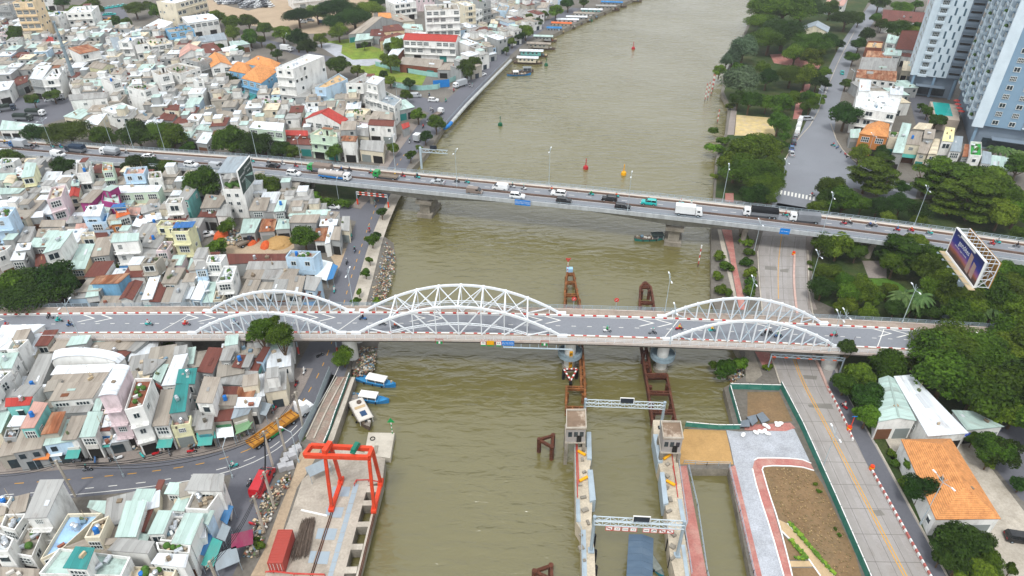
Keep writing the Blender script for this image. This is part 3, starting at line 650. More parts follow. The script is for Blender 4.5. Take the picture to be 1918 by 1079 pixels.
# boards hung on the near edge beam
def text_mesh(s, size, m, ext=.004, align='CENTER'):
    cu = bpy.data.curves.new('lettering', 'FONT'); cu.body = s; cu.size = size; cu.align_x = align; cu.align_y = 'CENTER'; cu.extrude = ext; cu.resolution_u = 2
    o = bpy.data.objects.new('tmp', cu); COL.objects.link(o); dg = bpy.context.evaluated_depsgraph_get(); dg.update()
    me = bpy.data.meshes.new_from_object(o.evaluated_get(dg)); bpy.data.objects.remove(o); bpy.data.curves.remove(cu)
    me.materials.clear(); me.materials.append(m); me.name = 'lettering'; return me
def letter(s, size, m, parent, loc, rx=math.pi/2, rz=0.0):
    o = ob('lettering', text_mesh(s, size, m), parent, loc); o.rotation_euler = (rx, 0, rz); return o
BOARD_B = mat('sign_blue', '1e86cf', .5, .05)
for px, w, h, m, txt, tm, tsz in ((905, 1.25, 1.1, WHITEP, '75', BLACK, .62), (918.5, 1.6, 1.1, YELP, '', BLACK, .5), (934, 1.25, 1.1, WHITEP, '6.6', BLACK, .58), (951, 2.8, 1.2, BOARD_B, 'CẦU TÂN THUẬN\nSÔNG: TÂN THUẬN', WHITEP, .30)):
    d = AB.find(px, -2.6); c = AB.at(d, -2.72, -.35)
    sg = empty('bridge_sign', c, AB.head(d)); b = MB(); b.box((0, 0, 0), (w, .08, h)); b.build('panel', m, sg)
    b = MB(); b.beam((-.3, .06, .3), (-.3, .2, .8), .06); b.beam((.3, .06, .3), (.3, .2, .8), .06); b.build('bracket', REDP, sg)
    if txt: letter(txt, tsz, tm, sg, (0, -.05, 0))
    if m is WHITEP:
        b = MB()
        for x0 in (-w/2+.05, w/2-.05): b.box((x0, -.045, 0), (.1, .03, h))
        b.box((0, -.045, h/2-.05), (w-.2, .03, .1)); b.build('border', REDP, sg)
        b = MB(); b.box((0, 0, -h/2-.2), (w*.9, .06, .28)); b.build('plate', GREENP, sg)
    elif m is YELP:
        b = MB(); b.box((0, 0, -h/2-.2), (w*.9, .06, .28)); b.build('plate', GREENP, sg)
    ds = {905: 'white sign with red sides left of the yellow square', 918.5: 'plain yellow square sign between two white clearance signs', 934: 'white sign with red sides right of the yellow square', 951: 'blue bridge name sign with two lines of white lettering'}[px]
    thing(sg, 'sign', ds, 'on the arch bridge edge', 'signs on the arch bridge edge')
for px, pl in ((823, 'under the middle of the white main arch'), (1020, 'near the railed pier')):
    d = AB.find(px, -2.6); c = AB.at(d, -2.72, -.5); sg = empty('navigation_light', c, AB.head(d))
    b = MB(); b.box((0, 0, 0), (1.3, .1, .5)); b.build('backboard', GREENP, sg)
    b = MB(); b.box((0, -.08, .1), (.35, .1, .5)); b.build('lamp_face', WHITEP, sg)
    b = MB(); b.beam((-.8, .1, -.2), (-.8, .1, 1.1), .07); b.beam((.8, .1, -.2), (.8, .1, 1.1), .07); b.beam((-.8, .1, .9), (.8, .1, .9), .07); b.build('bracket', REDP, sg)
    thing(sg, 'light', 'green navigation light in a red bracket hung', pl)
cw = MB(); d0, d1 = AB.find(944), AB.find(1072)
cw.beam(AB.at(d0, -2.9, -1.3), AB.at(d1, -2.9, -1.5), .25, .16)
d = d0
while d < d1: cw.beam(AB.at(d, -2.8, -1.4), AB.at(d, -2.5, -.6), .06); d += 1.9
thing(cw.build('cable_duct', BSTEEL), 'pipe', 'pale blue duct slung below the arch bridge edge beside the pier')
# ---------------------------------------------------------------- flyover behind
FO = Path([(-200, 276, 2.6), (-60, 285, 3), (55, 294, 3.5), (183, 305, 4.5), (330, 316, 5.5), (476, 327, 6.5), (700, 351, 7.5), (880, 369, 8), (1100, 391, 8), (1300, 413, 8), (1476, 433, 7.5), (1700, 461, 6.5), (1918, 493, 5), (2150, 528, 4)])
FW = 12.0
fly = empty('flyover', FO.at(FO.L/2)); thing(fly, 'bridge', 'long grey concrete flyover with parapets crossing the river', 'behind the white arches')
F0 = fly.location.copy()
def fbuild(b, name, m, fix=True, parent=None):
    o = b.build(name, m)
    if fix: fix_up(o)
    o.data.transform(Matrix.Translation(-F0)); o.parent = parent or fly; return o
FASC = mat('fascia_concrete', 'b7bbbc', .8, .12, .6, (1, 1, .3), dirt='83868a', dirt_amt=.6, dscale=.7)
b = MB(); FO.sweep(b, rect(.4, 10.2, -.4, 0), 0, FO.L); fbuild(b, 'road_deck', ASPH2)
b = MB(); FO.sweep(b, [(0, .55), (.35, .55), (.35, -.5), (0, -.65)], 0, FO.L); fbuild(b, 'near_parapet', FASC)
b = MB(); FO.sweep(b, rect(10.2, 10.5, -.4, .5), 0, FO.L); fbuild(b, 'footway_barrier', mat('barrier_brown', '8a7466', .9, .2, .5, dirt='5c4f48', dirt_amt=.6))
b = MB(); FO.sweep(b, rect(10.52, 11.8, -.5, .35), 0, FO.L); fbuild(b, 'footway', mat('flyover_footway', 'c9c3bb', .85, .1, .4, dirt='a79c90', dirt_amt=.5))
b = MB(); FO.sweep(b, rect(11.8, 12.1, -.8, .6), 0, FO.L); fbuild(b, 'edge_beam', FASC)
b = MB(); FO.sweep(b, rect(4.75, 5.05, 0, .55), 0, FO.L); fbuild(b, 'median_barrier', mat('median_dirty', '7d6a60', .9, .25, .5, dirt='4f4640', dirt_amt=.6))
wets = [FO.find(792, 2), FO.find(1268, 2)]
def gdepth(d):
    k = min(abs(d-w) for w in wets); return 1.6+1.9*max(0, 1-k/30)**1.5
b = MB(); FO.sweep(b, lambda d: [(1.2, -.4), (10.8, -.4), (9.4, -.4-gdepth(d)), (2.6, -.4-gdepth(d))], 0, FO.L); fbuild(b, 'box_girder', mat('girder_concrete', 'a3a29c', .85, .12, .4, (1, 1, .25), dirt='6f6f6b', dirt_amt=.6, dscale=.6))
for lat, z0, z1, st in ((.18, .5, 1.05, 2.2), (11.95, .55, 1.4, 2.0)):
    b = MB(); d = 3
    while d < FO.L-3: b.beam(FO.at(d, lat, z0), FO.at(d, lat, z1), .12, .12); d += st
    for u in ((z1,) if lat < 1 else (z1, (z0+z1)/2)):
        d = 3
        while d < FO.L-7: b.beam(FO.at(d, lat, u), FO.at(d+4, lat, u), .09); d += 4
    fbuild(b, 'railing', GALV, fix=False)
b = MB()
for lat in (.75, 4.45, 5.35, 9.9): FO.sweep(b, [(lat+.07, .012), (lat-.07, .012)], 0, FO.L, closed=False)
d = 2
while d < FO.L-4: b.face([FO.at(d, 7.55, .012), FO.at(d+1.6, 7.55, .012), FO.at(d+1.6, 7.72, .012), FO.at(d, 7.72, .012)]); d += 5.2
fbuild(b, 'lane_markings', PAINTW)
for i, px in enumerate((792, 1268)):
    d = FO.find(px, 2); h = FO.head(d); c = FO.at(d, 6.0); z = c.z-.4-gdepth(d)
    b = MB(); b.box((c.x, c.y, (z+WATER_Z-1.5)/2), (3.2, 7.6, z-WATER_Z+1.5), h); b.box((c.x, c.y, -1.6), (4.8, 9.2, 1.8), h); b.box((c.x, c.y, z-.6), (5.2, 9.4, .9), h)
    fbuild(b, 'river_pier', CONC2, fix=False)
for px in (120, 300, 420, 560, 690, 1400, 1560, 1640, 1760, 1900):
    d = FO.find(px, 2); h = FO.head(d); b = MB()
    for lat in (3.2, 8.8):
        c = FO.at(d, lat); b.tube((c.x, c.y, -.2), (c.x, c.y, c.z-1.9), .8, 12)
    b.beam(FO.at(d, 1.8, -2.1), FO.at(d, 10.2, -2.1), 1.4, .9)
    fbuild(b, 'pier', CONC2, fix=False)
for px, pl in ((979, 'above mid river'), (1470, 'where the concrete road passes below')):
    d = FO.find(px); c = FO.at(d, -.1, -.1); sg = empty('flyover_sign', c, FO.head(d)); b = MB(); b.box((0, 0, 0), (4.6 if px < 1000 else 2.6, .1, 1.7)); b.build('panel', BOARD_B, sg)
    if px < 1000:
        letter('CẦU TÂN THUẬN 2\nSÔNG TÂN THUẬN', .5, WHITEP, sg, (0, -.06, .0))
    else: letter('TÂN THUẬN 2', .34, WHITEP, sg, (0, -.06, 0))
    thing(sg, 'sign', 'blue name sign with white lettering on the flyover parapet', pl)
# ================================================================== tidal lock, guide frames, dock
def wallpoly(name, s, z0, z1, m, mt=None, parent=None):
    q = poly_px(s, 0)                      # measured at the top of the wall
    t = s.split(); q = [W_(t[0], *map(float, a.split(',')), z1) for a in t[1:]]
    if sum(u.x*v.y-v.x*u.y for u, v in zip(q, q[1:]+q[:1])) < 0: q = q[::-1]
    b = MB(); b.prism(q, z0, z1, 0, 1 if mt else 0); return b.build(name, [m, mt] if mt else m, parent)
PLATE = mat('grey_deck_plate', 'aab6bd', .5, .1, .5, dirt='8d979c', dirt_amt=.5, dscale=.6)
lockc = mat('lock_concrete', 'c5bba9', .85, .15, .4, dirt='8a7f6e', dirt_amt=.65, dscale=.3, fine=(3, .12))
GH = mat('gatehouse_wall', 'aba6a2', .85, .1, .5, dirt='7c7670', dirt_amt=.5)
def box_px(name, s, z0, z1, m, parent=None): return wallpoly(name, s, z0, z1, m, None, parent)
def lock_side(side):
    L_ = side == 'left'
    root = empty('lock_wall', W_('R', 460, 600, 0) if L_ else W_('R', 1010, 600, 0))
    o = wallpoly('wall', 'R 392,262 470,262 500,338 488,400 506,600 500,740 520,930 525,1079 545,1250 445,1250 440,1079 432,785 402,735' if L_ else
                 'R 890,90 940,90 1040,300 1105,750 1085,790 1110,930 1130,1079 1170,1250 1060,1250 1030,1079 1000,960 985,830 975,680 935,400 920,350 895,200', -5, 1.5, lockc)
    kids = [o]
    for s in (('R 470,165 498,165 502,335 472,332', 'R 476,405 508,405 528,595 490,605') if L_ else ('R 890,180 922,180 952,352 922,356', 'R 934,420 962,420 988,615 956,625')):
        kids.append(box_px('gate_leaf', s, -1.2, 2.0, PLATE))
    for s in (('R 404,590 426,590 432,735 406,735', 'R 434,785 464,785 472,1079 478,1200 446,1200 440,1079') if L_ else ('R 1046,590 1072,590 1098,735 1070,735', 'R 1068,880 1092,880 1120,1079 1140,1200 1112,1200 1096,1079')):
        kids.append(box_px('walkway_plate', s, 1.5, 1.62, PLATE))
    for a, c in ((((415, 285), (462, 312)), ((425, 476), (474, 450))) if L_ else (((958, 337), (1000, 308)), ((975, 473), (1030, 503)))):
        b = MB(); b.tube(W_('R', *a, 1.9), W_('R', *c, 1.9), .28, 8); kids.append(b.build('hydraulic_arm', YELP))
    pipes = (((402, 205), (412, 580)), ((408, 210), (420, 500))) if L_ else (((1008, 290), (1048, 580)), ((1016, 380), (1040, 500)))
    for a, c in pipes:
        b = MB(); b.tube(W_('R', *a, 1.85), W_('R', *c, 1.85), .09, 6); kids.append(b.build('red_pipe', REDP))
    rail = [(394, 270), (404, 735), (434, 788), (442, 1079)] if L_ else [(1042, 300), (1106, 748), (1088, 795), (1112, 930), (1134, 1079)]
    b = MB(); pts = [W_('R', x, y, 1.5) for x, y in rail]
    for p, q in zip(pts, pts[1:]):
        n = max(1, int((q-p).length/1.6))
        for i in range(n): r = p.lerp(q, i/n); b.beam(r, r+Vector((0, 0, 1.0)), .07)
        for h in (.5, 1.0): b.beam(p+Vector((0, 0, h)), q+Vector((0, 0, h)), .06)
    kids.append(b.build('guard_rail', GALV))
    for i, (x, y) in enumerate(((515, 840), (520, 940), (524, 1040)) if L_ else ((990, 870), (1005, 980), (1030, 1060))):
        p = W_('R', x, y, .4); b = MB(); b.tube((p.x, p.y, -1.6), (p.x, p.y, 1.3), .38, 10); kids.append(b.build('rubber_fender', BLACK))
    b = MB()
    for i in range(9):
        x, y = (lerp(425, 480, random.random()), lerp(340, 1060, i/9)) if L_ else (lerp(955, 1000, i/9)+random.uniform(0, 40), lerp(370, 1040, i/9))
        b.box(W_('R', x, y, 1.7), (random.uniform(.4, 1.2), random.uniform(.4, 1.0), .4), random.random())
    kids.append(b.build('mooring_fittings', CONC2)); kids[-1]['kind'] = 'stuff'
    for k in kids:
        k.data.transform(Matrix.Translation(-root.location)); k.parent = root
    thing(root, 'lock wall', 'pale concrete lock wall with yellow hydraulic arms and red pipes,', 'left of the lock channel' if L_ else 'right of the lock channel')
lock_side('left'); lock_side('right')
# two control houses on the lock heads
def gatehouse(name, s, desc):
    t = s.split(); q = [W_(t[0], *map(float, a.split(',')), 8.0) for a in t[1:]]
    root = empty('control_house', (sum(p.x for p in q)/4, sum(p.y for p in q)/4, 1.5)); c = root.location
    q = [p-c for p in q]
    def ins(k): return [p.lerp(sum(q, Vector())/4, k) for p in q]
    b = MB(); b.prism(ins(.06), 2.6, 6.0); b.build('wall', GH, root)
    b = MB(); b.prism(ins(.0), 2.3, 2.6); b.build('floor_slab', CONC, root)
    for p in ins(.12):
        b = MB(); b.prism([(p.x-.3, p.y-.3), (p.x+.3, p.y-.3), (p.x+.3, p.y+.3), (p.x-.3, p.y+.3)], -4, 2.3); b.build('leg', CONC2, root)
    b = MB(); o, i = q, ins(.09)
    b.prism(o, 6.0, 6.15)
    b.build('roof', mat('roof_concrete_brown', '8d7b6a', .9, .2, .5, dirt='c3b7a8', dirt_amt=.8, dscale=.25, drange=(.5, .6)), root)
    b = MB()
    for k in range(4):
        j = (k+1) % 4; b.hexa([(v.x, v.y, 6.15) for v in (o[k], o[j], i[j], i[k])], [(v.x, v.y, 6.5) for v in (o[k], o[j], i[j], i[k])])
    b.build('parapet', CONC, root)
    e = ins(.055); d = e[1]-e[0]; h = math.atan2(d.y, d.x)
    for u in (.2, .5, .8):
        p = e[0].lerp(e[1], u); b = MB(); b.box((0, 0, 0), (d.length*.2, .08, 1.2)); b.build('window', GLASS, root, loc=(p.x, p.y, 4.6)).rotation_euler = (0, 0, h)
    p = e[0].lerp(e[1], .68); b = MB(); b.box((0, 0, 0), (.9, .12, 2.0)); b.build('door', DARK, root, loc=(p.x, p.y-.02, 3.3)).rotation_euler = (0, 0, h)
    thing(root, 'building', desc)
gatehouse('a', 'R 340,140 470,138 466,18 340,20', 'grey concrete control house with a brown flat roof on the left lock wall')
gatehouse('b', 'R 955,200 1085,205 1066,95 940,92', 'grey concrete control house with a stained flat roof on the right lock wall')
# truss gantries over the lock
def truss_gantry(p0, p1, h, desc, signs):
    root = empty('truss_gantry', p0); d = Vector((p1.x-p0.x, p1.y-p0.y, 0)); Ln = d.length; root.rotation_euler = (0, 0, math.atan2(d.y, d.x))
    for x in (0, Ln):
        b = MB(); b.tube((x, 0, 0), (x, 0, h+.6), .28, 10); b.box((x, 0, .15), (1, 1, .3)); b.build('post', GALV, root)
    b = MB()
    for y in (-.45, .45):
        for z in (h-.9, h): b.beam((0, y, z), (Ln, y, z), .13)
    n = int(Ln/1.25)
    for i in range(n):
        x0, x1 = Ln*i/n, Ln*(i+1)/n
        for y in (-.45, .45):
            b.beam((x0, y, h-.9), (x0, y, h), .07); b.beam((x0, y, h-.9 if i % 2 else h), (x1, y, h if i % 2 else h-.9), .07)
        b.beam((x0, -.45, h), (x1 if i % 2 else x0, .45, h), .06); b.beam((x0, -.45, h-.9), (x0, .45, h-.9), .06)
    b.build('truss', mat('truss_steel', 'c3cdd2', .5, .08, 1), root)
    b = MB(); b.box((Ln*.52, -.2, h+.75), (2.6, .12, 1.2)); pn = b.build('solar_panel' if not signs else 'message_board', mat('dark_panel', '39404a', .3, .1, 1), root)
    b = MB(); b.box((Ln*.52-1.0, -.1, h+.1), (.1, .1, 1.2)); b.box((Ln*.52+1.0, -.1, h+.1), (.1, .1, 1.2)); b.build('board_stand', GALV, root)
    b = MB()
    for x in (Ln*.52-1.3, Ln*.52+1.3): b.box((x, -.2, h+.75), (.1, .16, 1.3))
    b.box((Ln*.52, -.2, h+1.4), (2.7, .16, .1)); b.build('board_frame', WHITEP, root)
    if signs:
        tx = ['', '3.8', '10.5', '7.0', '', '', '', '']
        for i, u in enumerate((.17, .26, .35, .44, .585, .67, .765, .85)):
            x = Ln*u; s = empty('sign', (x, -.62, h-1.35)); s.parent = root
            b = MB(); b.box((0, 0, 0), (1.15, .06, 1.0)); b.build('face', WHITEP, s)
            b = MB()
            for q in (((-.52, 0), (.1, 1.0)), ((.52, 0), (.1, 1.0)), ((0, .46), (.94, .1)), ((0, -.46), (.94, .1))): b.box((q[0][0], -.04, q[0][1]), (q[1][0], .03, q[1][1]))
            if i in (0, 6, 7): b.beam((-.45, -.05, .4), (.45, -.05, -.4), .03, .1)
            b.build('border', REDP, s)
            if tx[i]: letter(tx[i], .42, BLACK, s, (0, -.045, 0))
            elif i == 4: b = MB(); b.box((0, -.045, 0), (.6, .02, .1)); b.build('symbol', BLACK, s)
            elif i == 5: b = MB(); b.beam((-.35, -.045, -.2), (.1, -.045, .2), .02, .1); b.beam((.1, -.045, .2), (.38, -.045, -.05), .02, .1); b.build('symbol', BLACK, s)
            elif i == 6: b = MB(); b.box((-.12, -.045, .08), (.1, .02, .5)); b.box((.2, -.045, -.1), (.1, .02, .4)); b.build('symbol', BLACK, s)
            elif i == 7: letter('P', .6, BLACK, s, (0, -.045, 0))
            else: b = MB(); b.box((0, -.045, 0), (.5, .02, .12)); b.build('symbol', BLACK, s)
    thing(root, 'gantry', desc)
truss_gantry(W_('R', 497, 920, 1.5), W_('R', 1042, 950, 1.5), 8.3, 'silver truss gantry with a row of eight navigation signs over the lock', True)
truss_gantry(P(1093, 797, 1.2), P(1237, 803, 1.2), 6.6, 'silver truss gantry with a framed solar panel between the control houses', False)
# rusty guide frames
RZ = .9
def frame_beam(b, p, q, w=.55, h=.75, piles=True):
    b.beam(p, q, w, h)
def guide(desc, m, rails, cross, pilepts, place=''):
    c = P(*rails[0][0], RZ); root = empty('guide_frame', (c.x, c.y, WATER_Z))
    def add(name, b): o = b.build(name, m); o.data.transform(Matrix.Translation(-root.location)); o.parent = root
    for r in rails:
        b = MB(); pts = [P(*a, RZ) for a in r]
        for p, q in zip(pts, pts[1:]): b.beam(p, q, .45, .7); b.beam(p+Vector((0, 0, -1.2)), q+Vector((0, 0, -1.2)), .3, .3)
        add('rail', b)
    for p, q in cross:
        A, B = P(*p, RZ), P(*q, RZ); v = Vector((0, .35, 0)); b = MB()
        b.beam(A+v, B+v, .28, .6); b.beam(A-v, B-v, .28, .6)
        n = max(2, int((B-A).length/1.2))
        for i in range(n+1): r = A.lerp(B, i/n); b.beam(r-v, r+v, .18, .5)
        add('cross_beam', b)
    for p in pilepts:
        A = P(*p, RZ-.5); b = MB(); b.tube((A.x, A.y, -5), (A.x, A.y, RZ-.2), .42, 10); add('pile', b)
    thing(root, 'steel frame', desc, place)
guide('orange rusty guide frame carrying a blue cabinet', RUST,
      [[(1062, 512), (1058, 548), (1057, 590)], [(1074, 512), (1081, 548), (1090, 590)]],
      [((1062, 514), (1074, 514)), ((1060, 530), (1077, 530)), ((1059, 553), (1083, 554)), ((1058, 577), (1088, 578))],
      [(1061, 520), (1076, 522), (1060, 542), (1080, 543), (1059, 562), (1085, 563)], 'beyond the arch bridge')
guide('dark rusty guide frame shaped like a boat bow', RUSTD,
      [[(1208, 529), (1199, 539), (1198, 560), (1197, 590)], [(1209, 529), (1219, 539), (1223, 560), (1227, 590)]],
      [((1200, 538), (1219, 538)), ((1204, 532), (1213, 532)), ((1198, 567), (1225, 568)), ((1197, 584), (1226, 585))],
      [(1202, 546), (1216, 546), (1200, 575), (1223, 576)], 'beyond the arch bridge')
guide('orange rusty guide frame ending at the left control house', RUST,
      [[(1090, 640), (1094, 690), (1097, 768)], [(1085, 640), (1087, 690), (1089, 728)], [(1061, 724), (1060, 770)]],
      [((1061, 727), (1096, 728)), ((1060, 765), (1097, 766)), ((1086, 660), (1092, 660)), ((1087, 690), (1094, 690)), ((1088, 708), (1095, 708))],
      [(1088, 672), (1090, 700), (1093, 740), (1062, 738), (1095, 720)], 'in front of the arch bridge')
guide('dark rusty guide frame ending at the right control house', RUSTD,
      [[(1200, 640), (1208, 695), (1214, 730), (1222, 790)], [(1209, 640), (1219, 698)], [(1212, 702), (1249, 702), (1256, 740), (1266, 792)]],
      [((1213, 704), (1249, 704)), ((1217, 736), (1256, 737)), ((1222, 772), (1262, 772)), ((1203, 660), (1212, 660)), ((1207, 682), (1216, 682))],
      [(1205, 665), (1212, 690), (1218, 725), (1250, 722), (1221, 756), (1257, 756), (1224, 780), (1262, 782)], 'in front of the arch bridge')
b = MB(); c = P(1067, 506, RZ+.6); b.box(c, (1.6, 1.2, 1.3)); cab = b.build('equipment_cabinet', mat('cabinet_blue', '9fc3dd', .5, .06)); thing(cab, 'cabinet', 'small pale blue cabinet at the tip of the orange rusty guide frame')
def marker(p, h, m, up, desc, place):
    root = empty('channel_marker', p); n = int(h/.5)
    b = MB(); b.tube((0, 0, 0), (0, 0, h), .09, 6); b.build('pole', WHITEP, root)
    for i in range(0, n, 2): b = MB(); b.tube((0, 0, i*.5), (0, 0, i*.5+.5), .105, 6); b.build('band', m, root)
    s = .75; tri = [(-s, h+.1), (s, h+.1), (0, h+1.3)] if up else [(0, h+.1), (s, h+1.3), (-s, h+1.3)]
    b = MB(); b.hexa([(x, -.05, z) for x, z in tri], [(x, .05, z) for x, z in tri]); b.build('topmark', m, root)
    thing(root, 'marker', desc, place)
marker(P(1063, 512, RZ), 3.4, REDP, False, 'red downward triangle marker on a red and white striped pole', 'above the rusty frame')
# dolphins
def dolphin(pts, m, desc, place='', z=1.3):
    q = [P(*a, z) for a in pts]; c = sum(q, Vector())/3; root = empty('mooring_dolphin', (c.x, c.y, WATER_Z)); q = [p-root.location for p in q]
    for i in range(3):
        b = MB(); b.beam(q[i], q[(i+1) % 3], .5, .5); b.build('beam', m, root)
        b = MB(); b.tube((q[i].x, q[i].y, -3), (q[i].x, q[i].y, q[i].z+.35), .42, 10); b.build('pile', m, root)
    thing(root, 'dolphin', desc, place)
dolphin([(1010, 824), (1036, 816), (1034, 838)], RUSTD, 'triangular rusty steel mooring dolphin standing alone in open water', 'left of the control house')
dolphin([(1001, 1071), (1032, 1060), (1034, 1086)], RUSTD, 'triangular rusty steel mooring dolphin cut by the bottom edge of the picture')
ar = empty('mooring_dolphin', P(1068, 705, WATER_Z)); q = [P(1056, 693, .6), P(1081, 692, .6), P(1069, 714, .6)]
for i in range(3):
    A, B = q[i]-ar.location, q[(i+1) % 3]-ar.location
    b = MB(); b.beam(A, B, .4, .4); b.build('beam', RUSTD, ar)
    for k in range(6):
        b = MB(); b.beam(A.lerp(B, (k+.1)/6)+Vector((0, 0, .23)), A.lerp(B, (k+.9)/6)+Vector((0, 0, .23)), .34, .1); b.build('painted_band', WHITEP if k % 2 else REDP, ar)
    b = MB(); b.tube((A.x, A.y, -3), (A.x, A.y, A.z), .35, 8); b.build('pile', BLACK, ar)
thing(ar, 'dolphin', 'red and white banded triangular mooring dolphin below the railed pier')
# concrete pontoon with the green marker
q = [P(x, y, -.7) for x, y in ((682, 852), (731, 858), (739, 811), (690, 810))]
b = MB(); b.prism(q, -3, -.7); pn = b.build('pontoon', mat('pontoon_concrete', 'c2bcb0', .9, .1, .4, dirt='8f897d', dirt_amt=.6)); thing(pn, 'pontoon', 'square pale concrete pontoon moored beside the dock')
b = MB(); c = P(698, 822, -.7)
for k in range(14):
    a0, a1 = 2*math.pi*k/14, 2*math.pi*(k+1)/14; b.beam(c+Vector((math.cos(a0)*.45, math.sin(a0)*.45, .06)), c+Vector((math.cos(a1)*.45, math.sin(a1)*.45, .06)), .14, .14)
t_ = b.build('tyre_ring', BLACK, pn)
b = MB(); c = P(704, 842, -.66); b.box((c.x, c.y, -.62), (.7, 1.9, .16)); b.build('hatch', CONC2, pn)
marker(P(735, 812, -.7), 3.0, GREENP, True, 'green triangle marker on a white banded pole', 'on the concrete pontoon')
# ---------------------------------------------------------------- dock with open bays
struct(wallpoly('dock_platform', 'Q 600,425 770,285 840,195 1160,285 1142,440 1042,468 962,760 880,1079 838,1230 320,1230 348,1079 500,720', -3.5, .35, CONC2, DOCK))
struct(wallpoly('dock_outer_beam', 'Q 1118,440 1150,440 985,1079 950,1230 920,1230 962,1079', -1.5, .35, CONC2, CONC))
for s in ('Q 1042,470 1118,468 1108,512 1030,512', 'Q 1012,568 1084,566 1075,602 1000,602', 'Q 975,712 1052,710 1043,745 966,746', 'Q 930,862 1012,860 1004,900 918,900', 'Q 890,1016 974,1014 964,1060 876,1062'):
    struct(wallpoly('dock_cross_beam', s, -1.8, .345, CONC2, CONC))
PLT = mat('blue_grey_steel_plate', 'a4b0b8', .55, .14, .8, dirt='8a8f90', dirt_amt=.5, dscale=.8)
plates = ['Q 808,474 862,474 848,540 800,540', 'Q 866,474 926,476 912,540 852,540', 'Q 765,612 812,610 798,668 755,668', 'Q 815,612 882,614 862,684 800,682', 'Q 706,756 750,756 728,828 688,826', 'Q 755,756 838,758 816,834 738,834', 'Q 656,908 698,910 672,990 638,988', 'Q 704,912 788,912 768,998 688,994']
for s in plates: struct(wallpoly('deck_plate', s, .35, .40, PLT))
for i in range(10):
    y0, y1 = 458+i*66, 458+(i+1)*66-3; x0, x1 = lerp(948, 760, i/10), lerp(948, 760, (i+1)/10)
    struct(wallpoly('deck_plate', f'Q {x0},{y0} {x0+34},{y0} {x1+34},{y1} {x1},{y1}', .35, .385, PLT))
b = MB()
for a, c in (((800, 630), (655, 1075)), ((812, 630), (668, 1075)), ((1132, 455), (980, 1079)), ((1140, 455), (990, 1079))):
    b.beam(W_('Q', *a, .46), W_('Q', *c, .46), .12, .2)
thing(b.build('crane_rail', RUSTD), 'rail', 'rusty crane rails running along the dock under the orange gantry crane')
# gantry crane
cz = .5; base = [W_('Q', x, y, cz) for x, y in ((800, 622), (862, 440), (1130, 452), (1086, 632))]
gc = empty('gantry_crane', (sum(p.x for p in base)/4, sum(p.y for p in base)/4, cz)); o0 = gc.location.copy()
H = 13.0; top = [W_('Q', x, y, H) for x, y in ((756, 288), (800, 222), (1076, 238), (1052, 298))]
def cb(name, segs, w, h=None, m=ORANGE):
    b = MB()
    for p, q in segs: b.beam(p-o0, q-o0, w, h)
    return b.build(name, m, gc)
for p, q in zip(base, top): cb('leg', [(p, q)], .52)
cb('sill_beam', [(base[0], base[1])], .7); cb('sill_beam', [(base[3], base[2])], .7)
ex = (top[0]-top[3]).normalized()*3.4
up = Vector((0, 0, .7))
for p, q in ((top[0]+ex, top[3]), (top[1]+ex, top[2])): cb('main_girder', [(p+up, q+up)], .55, .85)
cb('end_tie', [(top[0]+ex+up, top[1]+ex+up)], .6, .9); cb('end_tie', [(top[3]+up, top[2]+up)], .6, .9)
A, B = top[0].lerp(base[0], .45), top[1].lerp(base[1], .45)
cb('portal_tie', [(top[0]+Vector((0, 0, 1.6)), top[1]+Vector((0, 0, 1.6)))], .8, .9)
for p in base:
    b = MB(); b.box(p-o0+Vector((0, 0, .25)), (.9, 1.5, .7)); b.build('bogie', ORANGE, gc)
mid = (top[2].lerp(top[1], .38)+top[3].lerp(top[0], .3))/2+up
b = MB(); dv = (top[1]-top[0]); h_ = math.atan2(dv.y, dv.x); b.box(mid-o0+Vector((0, 0, 1.0)), (dv.length*1.0, .8, .35), h_); b.box(mid-o0+Vector((0, 0, 1.3)), (1.8, .7, .6), h_); b.build('trolley_hoist', mat('hoist_green', '2d7f6b', .5, .1), gc)
b = MB(); b.beam(base[0].lerp(base[1], .0)-o0+Vector((0, 0, 1)), base[1]-o0+Vector((0, 0, 1)), .1); b.build('side_brace', ORANGE, gc)
thing(gc, 'crane', 'orange red gantry crane with a green hoist straddling the dock')
